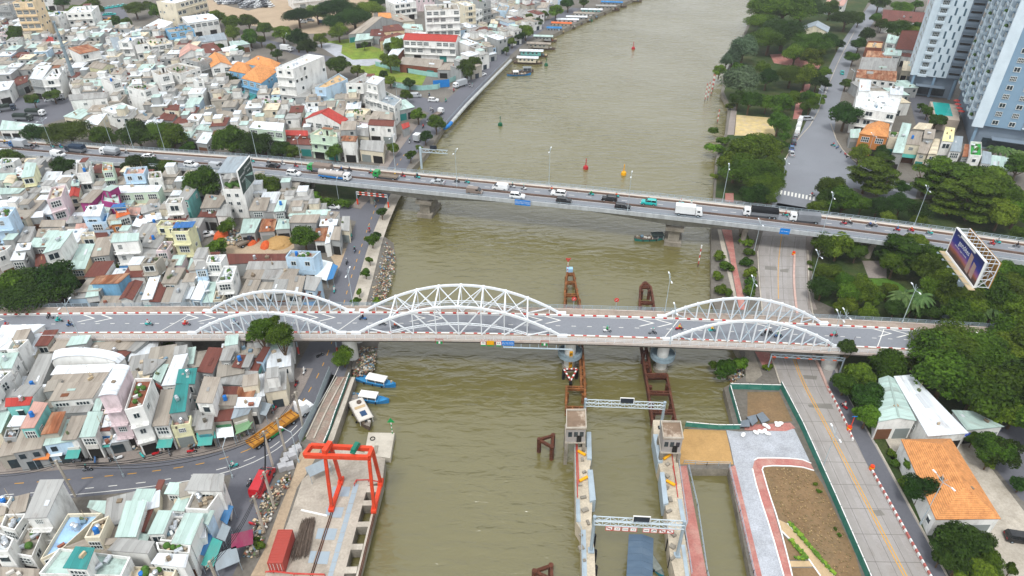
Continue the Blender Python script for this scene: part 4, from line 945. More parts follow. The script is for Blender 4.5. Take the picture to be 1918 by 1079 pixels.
# container
def container():
    q = [W_('Q', x, y, 3.0) for x, y in ((372, 962), (468, 966), (522, 788), (432, 784))]
    c = sum(q, Vector())/4; d = (q[3]-q[0]+q[2]-q[1]); h = math.atan2(d.y, d.x); root = empty('shipping_container', (c.x, c.y, .35), h)
    Ln, Wd, Ht = 6.06, 2.44, 2.6; m = mat('container_red', 'b15a50', .6, .1, .6, dirt='8a4a40', dirt_amt=.5, dscale=.6)
    b = MB(); n = 20
    for sd in (-1, 1):
        y0 = sd*(Wd/2-.06)
        for i in range(n*2):
            x0, x1 = -Ln/2+.1+(Ln-.2)*i/(2*n), -Ln/2+.1+(Ln-.2)*(i+1)/(2*n)
            a, e = (y0, y0+sd*.04) if i % 2 else (y0+sd*.04, y0)
            f = [(x0, a, .1), (x1, e, .1), (x1, e, Ht-.1), (x0, a, Ht-.1)]; b.face(f if sd < 0 else f[::-1])
    b.build('side_panel', m, root)
    b = MB()
    for i in range(n): b.box((-Ln/2+.15+(Ln-.3)*i/n, 0, Ht-.03), (.16, Wd-.1, .05))
    b.box((0, 0, Ht-.08), (Ln-.1, Wd-.12, .06)); b.build('roof', m, root)
    b = MB()
    for x in (-Ln/2, Ln/2):
        for y in (-Wd/2+.06, Wd/2-.06): b.box((x, y, Ht/2), (.14, .14, Ht))
        for z in (.07, Ht-.05): b.box((x, 0, z), (.14, Wd-.2, .14))
    for y in (-Wd/2+.05, Wd/2-.05):
        for z in (.07, Ht-.05): b.box((0, y, z), (Ln-.14, .1, .14))
    b.build('frame', m, root)
    for s in (-1, 1):
        b = MB(); b.box((-Ln/2-.02, s*.57, Ht/2), (.08, 1.1, Ht-.3)); dr = b.build('door', m, root)
        b = MB()
        for k in (-.25, .25): b.tube((-Ln/2-.1, s*.57+k, .2), (-Ln/2-.1, s*.57+k, Ht-.2), .03, 6)
        b.build('locking_bar', WHITEP, dr)
    b = MB(); b.box((Ln/2, 0, Ht/2), (.06, Wd-.2, Ht-.2)); b.build('end_wall', m, root)
    thing(root, 'container', 'faded red shipping container with ribbed sides on the dock')
container()
b = MB(); rnd = random.Random(3)
for i in range(150):
    u = rnd.random(); p = W_('Q', lerp(520, 640, u)+rnd.uniform(-15, 15), lerp(970, 930, u)+rnd.uniform(-25, 25), .45); q = W_('Q', lerp(600, 685, u)+rnd.uniform(-12, 12), lerp(720, 700, u)+rnd.uniform(-20, 20), .45)
    b.beam(p+Vector((0, 0, rnd.uniform(0, .5))), q+Vector((0, 0, rnd.uniform(0, .5))), .05)
thing(b.build('rebar_bundle', mat('rebar', '6e6258', .8, .3, 2)), 'rebar', 'fanned bundle of long steel reinforcing bars beside the red container')
b = MB(); b.beam(W_('Q', 592, 633, .45), W_('Q', 768, 672, .45), .3, .2); thing(b.build('concrete_post', WHITEP), 'post', 'long white post lying across the dock floor')
b = MB(); pts = [W_('Q', x, y, .9) for x, y in ((350, 1050), (400, 1045), (540, 1062), (750, 1068))]
for p, q in zip(pts, pts[1:]): b.tube(p, q, .16, 6)
for p in pts[1:]: b.beam((p.x, p.y, .35), p, .1)
thing(b.build('red_pipe_rail', REDP), 'pipe', 'red pipe rail along the near end of the dock')
b = MB(); pts = [W_('Q', x, y, .9) for x, y in ((950, 458), (965, 430), (1045, 428), (1118, 440))]
for p, q in zip(pts, pts[1:]): b.tube(p, q, .12, 6)
for p in pts: b.beam((p.x, p.y, .35), p, .1)
thing(b.build('red_pipe_rail', REDP), 'pipe', 'red pipe rail at the inner corner of the open dock bays')
# quay of the half-built promenade, fences
struct(wallpoly('quay_wall', 'L 1012,590 1032,592 905,962 880,990 870,960', -3.5, .5, CONC2, CONC))
def panel_fence(name, pts, h, m, w, desc, place='', cap=None, z=0.0, post=None):
    q = [Vector(p) for p in pts]; root = empty(name, q[0])
    me = MB(); me.box((.5, 0, h/2+.08), (.97, .05, h)); mesh = me.mesh('fence_panel', m)
    pm = MB(); pm.box((0, 0, h/2+.08), (.12, .12, h+.22)); pmesh = pm.mesh('fence_post', post or m)
    cm = MB(); cm.box((.5, 0, h+.12), (1.0, .14, .08)); cmesh = cm.mesh('top_rail', cap) if cap else None
    for a, c in zip(q, q[1:]):
        d = c-a; n = max(1, round(d.length/w)); r = math.atan2(d.y, d.x)
        for i in range(n):
            p = a.lerp(c, i/n)-q[0]
            ob('fence_panel', mesh, root, p, r, (d.length/n, 1, 1)); ob('fence_post', pmesh, root, p, r)
            if cmesh: ob('top_rail', cmesh, root, p, r, (d.length/n, 1, 1))
    thing(root, 'fence', desc, place); return root
fz = lambda c, L_: [W_(c, x, y) for x, y in L_]
panel_fence('site_fence', fz('X', [(1461, 727), (1500, 803), (1560, 938), (1623, 1085), (1662, 1180)]), 1.75, TEALF, 2.4, 'long teal sheet metal site fence along the concrete road', '', WHITEP)
panel_fence('site_fence', fz('N', [(1300, 850), (1320, 920), (1365, 1079)]), 1.6, TEALF, 1.6, 'short teal fence between the water and the brown soil plot', '', WHITEP)
panel_fence('site_fence', fz('S', [(215, 132), (300, 140), (420, 150), (560, 150)]), 1.2, TEALF, 1.6, 'low teal fence along the top of the sand fill', '', WHITEP)
panel_fence('site_fence', fz('N', [(1300, 840), (1420, 842), (1500, 845), (1618, 848)]), 1.5, TEALF, 1.8, 'teal fence behind the brown soil plot near the bridge', '', WHITEP)
panel_fence('hoarding', fz('L', [(885, 575), (850, 660), (800, 790), (750, 890), (705, 985)]), 2.0, mat('grey_hoarding', 'a8b3b6', .6, .1, .6), 2.2, 'grey sheet hoarding between the curved street and the promenade works')
panel_fence('green_rail_fence', fz('L', [(1000, 590), (965, 690), (920, 810), (880, 930), (850, 1000)]), 1.1, TEALF, 1.4, 'green rail fence along the half-built promenade quay', '', WHITEP)
TQ = mat('pale_turquoise_sheet', 'a5cbc7', .6, .1, .8, dirt='7c9693', dirt_amt=.4)
panel_fence('lot_fence', fz('C', [(-60, 460), (60, 490), (180, 512), (300, 532), (370, 540), (480, 528)]), 2.2, TQ, 2.5, 'pale turquoise sheet fence in front of the brown roofed sheds')
panel_fence('lot_fence', fz('C', [(60, 605), (150, 625), (260, 632), (370, 622), (440, 588), (510, 555)]), 2.2, TQ, 2.5, 'pale turquoise sheet fence along the junction by the blue board')
b = MB(); b.box((0, 0, 1.9), (7.5, .15, 3.4)); bo = b.build('blue_board', BLUEP, loc=W_('C', 398, 612)); bo.rotation_euler = (0, 0, .25); thing(bo, 'board', 'large plain blue board standing in the turquoise fence')
# basin edge railings
def rail_run(pts, h, desc, place, z=0.0, m=GALV):
    root = empty('railing', pts[0]); b = MB(); o = pts[0]
    for p, q in zip(pts, pts[1:]):
        n = max(1, int((q-p).length/1.5))
        for i in range(n+1): r = p.lerp(q, i/n)-o; b.beam(r, r+Vector((0, 0, h)), .08)
        for k in (h*.5, h): b.beam(p-o+Vector((0, 0, k)), q-o+Vector((0, 0, k)), .07)
    b.build('rails', m, root); thing(root, 'railing', desc, place)
rail_run(fz('S', [(232, 390), (290, 640), (350, 1060), (372, 1150)]), 1.0, 'silver railing along the left edge of the inner basin', '')
rail_run(fz('S', [(490, 390), (560, 680), (645, 1060), (668, 1150)]), 1.0, 'silver railing along the right edge of the inner basin', '')
rail_run(fz('S', [(205, 368), (350, 378), (498, 380)]), 1.0, 'silver railing across the head of the inner basin', '')
b = MB()
for i in range(16): p = W_('S', lerp(238, 488, i/15), 398, -1.2); b.box(p, (.5, .6, 1.8))
thing(b.build('sheet_piling', CONC2), 'piling', 'dark ribbed sheet piling at the head of the inner basin'); THINGS[-1][0]['kind'] = 'stuff'
rail_run([P(*a, 0) for a in ((954, 110), (905, 158), (870, 194), (836, 232))], 1.1, 'railing along the riverside road beside the pipes', 'beyond the flyover')
# river wall pipes along the far quay
pb = empty('quay_pipe', P(900, 165, .6)); b = MB(); pts = [P(*a, .6)-pb.location for a in ((957, 113), (908, 162), (873, 198), (840, 236))]
for p, q in zip(pts, pts[1:]): b.tube(p, q, .7, 10)
b.build('pipe', mat('pipe_grey', 'b9bcba', .7, .15, .4, dirt='8f8f89', dirt_amt=.5), pb)
b = MB(); b.tube(pts[-1], P(833, 240, .6)-pb.location, .75, 10); b.tube(pts[-1].lerp(pts[-2], .15), pts[-1], .74, 10); b.build('pipe_sleeve', BLUEP, pb)
thing(pb, 'pipe', 'thick grey pipe with a blue end along the far quay wall')
# ================================================================== houses
def win_mesh():
    b = MB(); b.box((0, .05, 0), (1, .08, 1), m=1)
    for x, z, w, h in ((-.46, 0, .08, 1), (.46, 0, .08, 1), (0, .46, .84, .08), (0, -.46, .84, .08), (0, 0, .05, .84)): b.box((x, .0, z), (w, .14, h))
    return b.mesh('window', [FRAME, GLASS])
def win_dark():
    b = MB(); b.box((0, .02, 0), (1, .10, 1), m=1)
    b.box((0, -.03, -.54), (1.1, .16, .08)); b.box((0, -.08, .56), (1.15, .3, .07)); return b.mesh('window', [FRAME, GLASS])
def grille_mesh():
    b = MB(); b.box((0, .04, 0), (1, .08, 1), m=1)
    for x in (-.48, -.24, 0, .24, .48): b.box((x, -.02, 0), (.05, .1, 1))
    for z in (-.47, 0, .47): b.box((0, -.03, z), (1, .1, .06))
    return b.mesh('window', [FRAME, GLASS])
WIN = [win_mesh(), win_dark(), grille_mesh()]
_b = MB(); _b.box((0, 0, .5), (1, .1, 1)); DOORM = [_b.mesh('door', SHUT), _b.mesh('door', DARK), _b.mesh('door', mat('door_teal', '3d8f8a', .6, .1)), _b.mesh('door', mat('door_brown', '7c5a44', .7, .1))]  # near-black ones paint a shaded open shopfront on a flat panel
def tank_mesh(m):
    b = MB(); b.tube((-.8, 0, .75), (.8, 0, .75), .5, 12); b.box((-.5, 0, .12), (.1, .8, .3)); b.box((.5, 0, .12), (.1, .8, .3)); b.tube((0, 0, 1.2), (0, 0, 1.38), .18, 8); return b.mesh('water_tank', m)
def vtank_mesh(m):
    b = MB(); b.tube((0, 0, .2), (0, 0, 1.5), .55, 12); b.tube((0, 0, 1.5), (0, 0, 1.75), .55, 12, .2); b.box((0, 0, .1), (1, 1, .2)); return b.mesh('water_tank', m)
STEELT = mat('stainless_tank', 'c9cdd0', .3, .06, 1, metal=.6)
TANKS = [tank_mesh(STEELT)]*5+[vtank_mesh(STEELT)]*3+[vtank_mesh(mat('tank_blue', '2f7fc4', .5, .08))]
_b = MB(); _b.box((0, 0, .35), (.9, .4, .65)); _b.tube((0, -.2, .35), (0, -.24, .35), .24, 10); ACM = _b.mesh('air_conditioner', mat('ac_white', 'd5d6d3', .6, .06))
_b = MB(); _b.ell((0, 0, .55), (.55, .55, .55), 8, 5); _b.tube((0, 0, 0), (0, 0, .35), .22, 8); POT = _b.mesh('potted_plant', mat('pot_plant_green', '56763a', .9, .35, 3, bump=.6, bscale=6))
AWN = {k: mat('awning_'+k, c, .6, .08, .8, (1, .3, 1), dirt='8b8780', dirt_amt=.35, dscale=.7) for k, c in (('teal', '56a8a0'), ('white', 'dfe6e6'), ('blue', '4a86b4'), ('red', 'a8524c'), ('grey', '9aa3a8'), ('green', '7fa07c'), ('orange', 'd98a4a'), ('pink', '8f3c5c'))}
JUNK = [mat('junk_'+c, c, .9, .2, 2) for c in ('b9ac98', 'cfccc5', '8c7f6e', '9a6a58', '7f96a4', '6f6a60', 'c9b79a', '6f7a5c', 'a89a86')]
SIGN = [mat('signboard_'+c, c, .5, .15, 1.5, dirt='9a968e', dirt_amt=.4) for c in ('3f8f9a', '3b78a8', 'b65a50', 'c9a14a', 'd8d6cf', '5a8f6a')]
HOUSES = []; FOOT = []
def inset(q, k):
    c = sum((Vector(p) for p in q), Vector())/len(q); out = []
    for p in q:
        d = c-p; L_ = max(d.length, .1); out.append(p+d*min(.45, k/L_*1.3))
    return out
def district(px, py, h): return near(px, py)
def roof_geo(b, q, z, typ, rise, over):
    nl, nr, fr, fl = q
    def up(p, h): return Vector((p.x, p.y, h))
    if over:
        c = sum(q, Vector())/4
        nl, nr, fr, fl = [p+(p-c).normalized()*over for p in (nl, nr, fr, fl)]
    wd = ((nr-nl).length+(fr-fl).length)/2; dp = ((fl-nl).length+(fr-nr).length)/2
    def slab(pts, uvs, th=.12):
        b.face(pts, 0, uvs)
        lo = [p-Vector((0, 0, th)) for p in pts]
        b.face(lo[::-1], 0, uvs[::-1])
        for i in range(len(pts)):
            j = (i+1) % len(pts); b.face([lo[i], lo[j], pts[j], pts[i]], 0, [(0, 0)]*4)
    if typ == 'M':
        A = [up(nl, z), up(nr, z), up(fr, z+rise), up(fl, z+rise)]; slab(A, [(0, 0), (wd, 0), (wd, dp), (0, dp)])
        return
    if typ == 'GX':      # ridge runs away from the near edge
        m0, m1 = up((nl+nr)/2, z+rise), up((fl+fr)/2, z+rise); s = math.hypot(wd/2, rise)
        slab([up(nl, z), m0, m1, up(fl, z)], [(0, 0), (0, s), (dp, s), (dp, 0)]); slab([m0, up(nr, z), up(fr, z), m1], [(0, s), (0, 0), (dp, 0), (dp, s)])
        return
    if typ == 'GY':
        m0, m1 = up((nl+fl)/2, z+rise), up((nr+fr)/2, z+rise); s = math.hypot(dp/2, rise)
        slab([up(nl, z), up(nr, z), m1, m0], [(0, 0), (wd, 0), (wd, s), (0, s)]); slab([m0, m1, up(fr, z), up(fl, z)], [(0, s), (wd, s), (wd, 0), (0, 0)])
        return
    if typ == 'H':
        if wd > dp:
            k = dp*.42/wd; m0 = up(((nl+fl)/2).lerp((nr+fr)/2, k), z+rise); m1 = up(((nl+fl)/2).lerp((nr+fr)/2, 1-k), z+rise)
            slab([up(nl, z), up(nr, z), m1, m0], [(0, 0), (wd, 0), (wd*(1-k), dp/2), (wd*k, dp/2)]); slab([m0, m1, up(fr, z), up(fl, z)], [(wd*k, dp/2), (wd*(1-k), dp/2), (wd, 0), (0, 0)])
            slab([up(fl, z), up(nl, z), m0], [(0, 0), (dp, 0), (dp/2, dp/2)]); slab([up(nr, z), up(fr, z), m1], [(0, 0), (dp, 0), (dp/2, dp/2)])
        else:
            k = wd*.42/dp; m0 = up(((nl+nr)/2).lerp((fl+fr)/2, k), z+rise); m1 = up(((nl+nr)/2).lerp((fl+fr)/2, 1-k), z+rise)
            slab([up(nl, z), up(nr, z), m0], [(0, 0), (wd, 0), (wd/2, wd/2)]); slab([up(fr, z), up(fl, z), m1], [(0, 0), (wd, 0), (wd/2, wd/2)])
            slab([up(nr, z), up(fr, z), m1, m0], [(0, 0), (dp, 0), (dp*(1-k), wd/2), (dp*k, wd/2)]); slab([up(fl, z), up(nl, z), m0, m1], [(dp, 0), (0, 0), (dp*k, wd/2), (dp*(1-k), wd/2)][::1])
        return
    if typ == 'B':
        n = 8; prev = None
        for i in range(n+1):
            t = math.pi*i/n; u = (1-math.cos(t))/2; zz = z+rise*math.sin(t)
            cur = (up(nl.lerp(nr, u), zz), up(fl.lerp(fr, u), zz), u*wd)
            if prev: slab([prev[0], cur[0], cur[1], prev[1]], [(0, prev[2]), (0, cur[2]), (dp, cur[2]), (dp, prev[2])], .1)
            prev = cur
rh = random.Random(11)
FILL = {}
def filler_house(q, h, typ, rk, wk):
    FOOT.append([Vector(p) for p in q]); wd = (q[1]-q[0]).length; dp = (q[2]-q[1]).length
    b = FILL.setdefault(('w', wk), MB()); rise = dp*.05 if typ == 'M' else 0
    b.hexa([(p.x, p.y, -.3) for p in q], [(q[k].x, q[k].y, h-.1+(rise if k > 1 else 0)) for k in range(4)], bottom=False)
    r = FILL.setdefault(('r', rk, 'M' if typ == 'M' else 'F'), MB()); roof_geo(r, q, h, 'M', rise, .25)
    d = q[1]-q[0]; n = Vector((d.y, -d.x, 0)).normalized()*.04
    g = FILL.setdefault(('g',), MB())
    if h > 4:
        m = max(1, int(wd/2.2))
        for i in range(m):
            if rh.random() < .6: p = q[0].lerp(q[1], (i+.5)/m)+n; g.box((p.x, p.y, h-1.4), (1.0, .12, 1.1), math.atan2(d.y, d.x))
    if rh.random() < .4 and wd > 2.5:                     # a hut or raised bay on top
        u0, v0 = rh.uniform(0, .4), rh.uniform(.1, .4); qq = [q[0].lerp(q[1], u).lerp(q[3].lerp(q[2], u), v) for u, v in ((u0, v0), (u0+.55, v0), (u0+.55, v0+.5), (u0, v0+.5))]; hh = h+rh.uniform(1.6, 3.2)
        FILL.setdefault(('w', rh.choice('wwwgc')), MB()).prism(qq, h-.4, hh, bottom=False); roof_geo(FILL.setdefault(('r', rh.choice('wgtkb'), 'M'), MB()), qq, hh, 'M', .15, .15)
    for _ in range(rh.randrange(0, 4)):
        e = q[0].lerp(q[1], rh.uniform(.1, .9)).lerp(q[3].lerp(q[2], rh.uniform(.1, .9)), rh.random()); FILL.setdefault(('j', rh.randrange(6)), MB()).box((e.x, e.y, h+.3), (rh.uniform(.3, 1), rh.uniform(.3, .9), rh.uniform(.3, .8)), rh.random())
    p = q[0].lerp(q[1], .5)+n; g.box((p.x, p.y, 1.1), (min(2.2, wd*.5), .14, 2.2), math.atan2(d.y, d.x))
def filler_build():
    root = empty('infill_houses', (-60, 150, 0)); root['kind'] = 'stuff'; root['label'] = 'mass of small grey and tan roofs squeezed between the houses'
    for k, b in FILL.items():
        m = wall_mat(k[1]) if k[0] == 'w' else (roof_mat(k[1], k[2]) if k[0] == 'r' else (JUNK[k[1]] if k[0] == 'j' else GLASS))
        o = b.build({'w': 'wall', 'r': 'roof', 'g': 'window', 'j': 'roof_clutter'}[k[0]], m); o.data.transform(Matrix.Translation((60, -150, 0))); o.parent = root; o['kind'] = 'stuff'
def house(q, h, typ, rk, wk, flags='', rise=None, filler=False):
    """q: roof corners (near-left, near-right, far-right, far-left) at height h"""
    q = [Vector((p.x, p.y, 0)) for p in q]
    c = sum(q, Vector())/4
    if sum(u.x*v.y-v.x*u.y for u, v in zip(q, q[1:]+q[:1])) < 0: q = [q[1], q[0], q[3], q[2]]
    if filler: filler_house(q, h, typ, rk, wk); return
    nm = 'apartment_block' if h >= 14 else ('shed' if h <= 4.5 and typ == 'M' else 'house')
    root = empty(nm, (c.x, c.y, 0)); FOOT.append([Vector(p) for p in q]); q = [p-c for p in q]
    base_typ = typ[0]
    wm = wall_mat(wk); rm = roof_mat(rk, typ[0] if typ != 'F' else 'F')
    wd = (q[1]-q[0]).length; dp = (q[2]-q[1]).length
    st = max(1, round(h/3.5)); clutter = []
    b = MB()
    if typ == 'F':
        i = inset(q, .22); pz = h-.75
        b.prism(q, -.3, pz, bottom=False); b.build('wall', wm, root)
        pb = MB()
        for k in range(4):
            j = (k+1) % 4; pb.hexa([(v.x, v.y, pz) for v in (q[k], q[j], i[j], i[k])], [(v.x, v.y, h) for v in (q[k], q[j], i[j], i[k])])
        pb.build('parapet', wm, root)
        rb = MB(); rb.face([(v.x, v.y, pz+.03) for v in i]); rb.build('roof', rm, root); zr = pz+.04
        if st > 1 and not filler:
            for s_ in range(1, st):
                if rh.random() < .6:
                    z = h*s_/st; bb = MB(); o = inset(q, -.06); bb.prism(o, z-.12, z+.06); bb.build('floor_band', wm, root); break
    else:
        if rise is None: rise = {'M': max(.25, dp*.05), 'G': wd*.22 if typ == 'GX' else dp*.2, 'H': min(wd, dp)*.28, 'B': wd*.16}[typ[0]]
        if typ == 'M':
            b.hexa([(p.x, p.y, -.3) for p in q], [(q[0].x, q[0].y, h-.1), (q[1].x, q[1].y, h-.1), (q[2].x, q[2].y, h+rise-.1), (q[3].x, q[3].y, h+rise-.1)], bottom=False)
        else: b.prism(q, -.3, h-.1, bottom=False)
        if typ == 'GX':
            for e0, e1 in ((q[0], q[1]), (q[2], q[3])): m = (e0+e1)/2; b.face([(e0.x, e0.y, h-.1), (e1.x, e1.y, h-.1), (m.x, m.y, h+rise-.14)])
        if typ == 'GY':
            for e0, e1 in ((q[1], q[2]), (q[3], q[0])): m = (e0+e1)/2; b.face([(e0.x, e0.y, h-.1), (e1.x, e1.y, h-.1), (m.x, m.y, h+rise-.14)])
        if typ == 'B':
            for e0, e1 in ((q[0], q[1]), (q[2], q[3])):
                b.face([(e0.x, e0.y, h-.1)]+[(e1.x, e1.y, h-.1)]+[tuple(e1.lerp(e0, (1-math.cos(math.pi*k/8))/2)+Vector((0, 0, h-.1+rise*.95*math.sin(math.pi*k/8)))) for k in range(1, 8)])
        b.build('wall', wm, root)
        r = MB(); roof_geo(r, q, h, typ, rise, rh.uniform(.2, .45)); ro = r.build('roof', rm, root)
        zr = h+.12
        if typ == 'M' and not filler and wd > 3 and dp > 4:      # patched sheets and skylights lie on the roof
            for _ in range(rh.choice((0, 1, 1, 2))):
                u, v = rh.uniform(.12, .7), rh.uniform(.1, .7); du, dv = rh.uniform(.1, .22), rh.uniform(.12, .3)
                pt = [q[0].lerp(q[1], a).lerp(q[3].lerp(q[2], a), e)+Vector((0, 0, h+rise*e+.05)) for a, e in ((u, v), (u+du, v), (u+du, v+dv), (u, v+dv))]
                pb = MB(); pb.hexa([p for p in pt], [p+Vector((0, 0, .05)) for p in pt]); pb.build('roof_patch', rh.choice([roof_mat(rk, 'M'), roof_mat('w', 'M'), roof_mat('r', 'M'), roof_mat('g', 'M'), roof_mat('t', 'M')]), root)
        if typ in ('GX', 'GY'):
            rb = MB(); m0, m1 = ((q[0]+q[1])/2, (q[2]+q[3])/2) if typ == 'GX' else ((q[0]+q[3])/2, (q[1]+q[2])/2)
            rb.beam(m0+Vector((0, 0, h+rise+.02)), m1+Vector((0, 0, h+rise+.02)), .35, .1); rb.build('ridge_cap', rm, root)
    # openings on the faces that look towards the viewer
    if 'n' not in flags:
        for k in range(4):
            a, e = q[k], q[(k+1) % 4]; d = e-a; L_ = d.length
            if L_ < 1.6: continue
            nrm = Vector((d.y, -d.x, 0)).normalized(); mid = (a+e)/2+c
            view = (Vector((0, 0, 0))-mid); view.z = 0; view.normalize(); f = nrm.dot(view)
            if f < .12: continue
            front = (k == 0); rz = math.atan2(d.y, d.x)
            n = max(1, int(L_/2.7)); prob = .85 if front else .28
            if filler: prob *= .45
            wt = rh.randrange(3); ww, wh = rh.uniform(.95, 1.5), rh.uniform(1.0, 1.45)
            if front and st > 1 and rh.random() < .65: n = max(1, int(L_/3.2)); ww, wh = 2.6, 1.9; wt = rh.choice((0, 2, 2))
            for s_ in range(st):
                for i in range(n):
                    u = (i+.5)/n
                    if rh.random() > prob: continue
                    p = a.lerp(e, u)+nrm*.02; z = h*(s_+.52)/st if st > 1 or not front else h*.55
                    if s_ == 0 and front: continue
                    if typ == 'F' and z > h-1.3: z = h-1.6
                    ob('window', WIN[wt], root, (p.x, p.y, z), rz, (min(ww, L_/n*.78), 1, min(wh, h/st*.56)))
            if front:
                nd = 1 if L_ < 5 else 2
                for i in range(nd):
                    p = a.lerp(e, (i+.5)/nd)+nrm*.03; ob('door', rh.choice(DOORM+DOORM[:2]+DOORM[1:2]*2), root, (p.x, p.y, 0), rz, (min(3.6, L_/nd*.8), 1, min(2.7, h*.6)))
                if st > 2 and not filler and 'x' not in flags:          # balconies
                    for s_ in range(1, st):
                        z = h*s_/st; bb = MB(); o = nrm*.9
                        A = [a+Vector((0, 0, z)), e+Vector((0, 0, z)), e+o+Vector((0, 0, z)), a+o+Vector((0, 0, z))]
                        A = [A[3], A[2], A[1], A[0]]; bb.hexa([p-Vector((0, 0, .1)) for p in A], [p for p in A])
                        bb.beam(a+o+Vector((0, 0, z+.95)), e+o+Vector((0, 0, z+.95)), .08)
                        m_ = max(2, int(L_/.8))
                        for i in range(m_+1): t_ = a.lerp(e, i/m_)+o; bb.beam(t_+Vector((0, 0, z)), t_+Vector((0, 0, z+.95)), .05)
                        bb.build('balcony', wm, root)
    # roof clutter
    if typ == 'F' and not filler:
        pts = lambda: q[0].lerp(q[1], rh.uniform(.2, .8)).lerp(q[3].lerp(q[2], rh.uniform(.2, .8)), rh.uniform(.25, .8))
        if 's' in flags or (wd*dp > 45 and rh.random() < .45 and 'z' not in flags):
            e = q[0].lerp(q[2], .68); s_ = MB(); a0 = math.atan2((q[1]-q[0]).y, (q[1]-q[0]).x); w2, d2 = min(wd*.38, 3.4), min(dp*.32, 3.6)
            s_.box((0, 0, 1.2), (w2, d2, 2.4), 0); hut = s_.build('stair_hut', wm, root, loc=(e.x, e.y, zr)); hut.rotation_euler = (0, 0, a0)
            s_ = MB(); s_.box((0, 0, 2.46), (w2+.5, d2+.5, .12)); s_.build('hut_roof', roof_mat(rh.choice('wtgdr'), 'M'), hut)
            s_ = MB(); s_.box((0, -d2/2-.02, 1), (.8, .06, 1.9)); s_.build('hut_door', rh.choice([DARK, SHUT]), hut)
        for _ in range(rh.choice((1, 1, 2, 2))): p = pts(); ob('water_tank', rh.choice(TANKS), root, (p.x, p.y, zr), rh.random()*3, (.75,)*3)
        for _ in range(rh.choice((0, 1, 2))): p = pts(); ob('air_conditioner', ACM, root, (p.x, p.y, zr), rh.random()*3)
        if 'p' in flags or rh.random() < .3:
            for _ in range(rh.randrange(3, 7)): p = pts(); ob('potted_plant', POT, root, (p.x, p.y, zr), rh.random()*6, (rh.uniform(.5, 1.2),)*3)
    elif not filler and rh.random() < .22:
        p = q[0].lerp(q[2], rh.uniform(.35, .65)); ob('water_tank', rh.choice(TANKS), root, (p.x, p.y, zr+(rise or 0)*.5), rh.random()*3, (.7,)*3)
    jb = MB()
    for _ in range(rh.randrange(2, 7) if typ == 'F' else rh.choice((0, 0, 0, 0, 1, 2))):
        e = q[0].lerp(q[1], rh.uniform(.12, .88)).lerp(q[3].lerp(q[2], rh.uniform(.12, .88)), rh.uniform(.1, .9))
        if rh.random() < .25: jb.beam((e.x, e.y, zr), (e.x, e.y, zr+rh.uniform(1.5, 3)), .06)
        jb.box((e.x, e.y, zr+.2+(rise or 0)*.5), (rh.uniform(.25, 1.1), rh.uniform(.25, .8), rh.uniform(.3, .8)), rh.random()*3, rh.randrange(len(JUNK)))
    if jb.f: stuff(jb.build('roof_clutter', JUNK, root))
    if 620 < pix(c)[1] < 905 and pix(c)[0] < 600 and rh.random() < .75 and (q[1]-q[0]).length > 2.2:
        a, e = q[0], q[1]; d = e-a; nrm = Vector((d.y, -d.x, 0)).normalized(); p = (a+e)/2+nrm*.16; sb = MB(); sb.box((0, 0, 0), (d.length*.86, .18, rh.uniform(.7, 1.1))); so_ = sb.build('signboard', rh.choice(SIGN), root, loc=(p.x, p.y, min(3.3, h*.62))); so_.rotation_euler = (0, 0, math.atan2(d.y, d.x))
    for ch in flags:
        if ch in '123456':                                        # awnings over the front
            m = AWN[{'1': 'teal', '2': 'white', '3': 'blue', '4': 'red', '5': 'grey', '6': 'green'}[ch]]
            a, e = q[0], q[1]; d = e-a; nrm = Vector((d.y, -d.x, 0)).normalized(); z = min(3.2, h*.6)
            bb = MB(); A = [a+nrm*1.9+Vector((0, 0, z-.6)), e+nrm*1.9+Vector((0, 0, z-.6)), e+nrm*.06+Vector((0, 0, z)), a+nrm*.06+Vector((0, 0, z))]
            bb.hexa(A, [p+Vector((0, 0, .07)) for p in A]); bb.build('awning', m, root)
    kd = {'shed': 'shed', 'house': 'house', 'apartment_block': 'block'}[nm]
    stn = {1: 'low', 2: 'two-storey', 3: 'three-storey', 4: 'four-storey', 5: 'five-storey', 6: 'six-storey', 7: 'seven-storey'}.get(st, 'tall')
    rn = {'F': 'flat roof', 'M': 'metal roof', 'G': 'gabled roof', 'H': 'hipped roof', 'B': 'curved roof'}[typ[0]]
    px, py = pix(c)
    thing(root, {'shed': 'shed', 'house': 'house', 'block': 'building'}[kd], f'{stn} {WALLS[wk][1]} {kd} with {ROOFS[rk][1]} {rn}', district(px, py, h), 'houses of the dense riverside quarter' if px < 1380 else 'houses on the right bank')
    HOUSES.append(root); return root
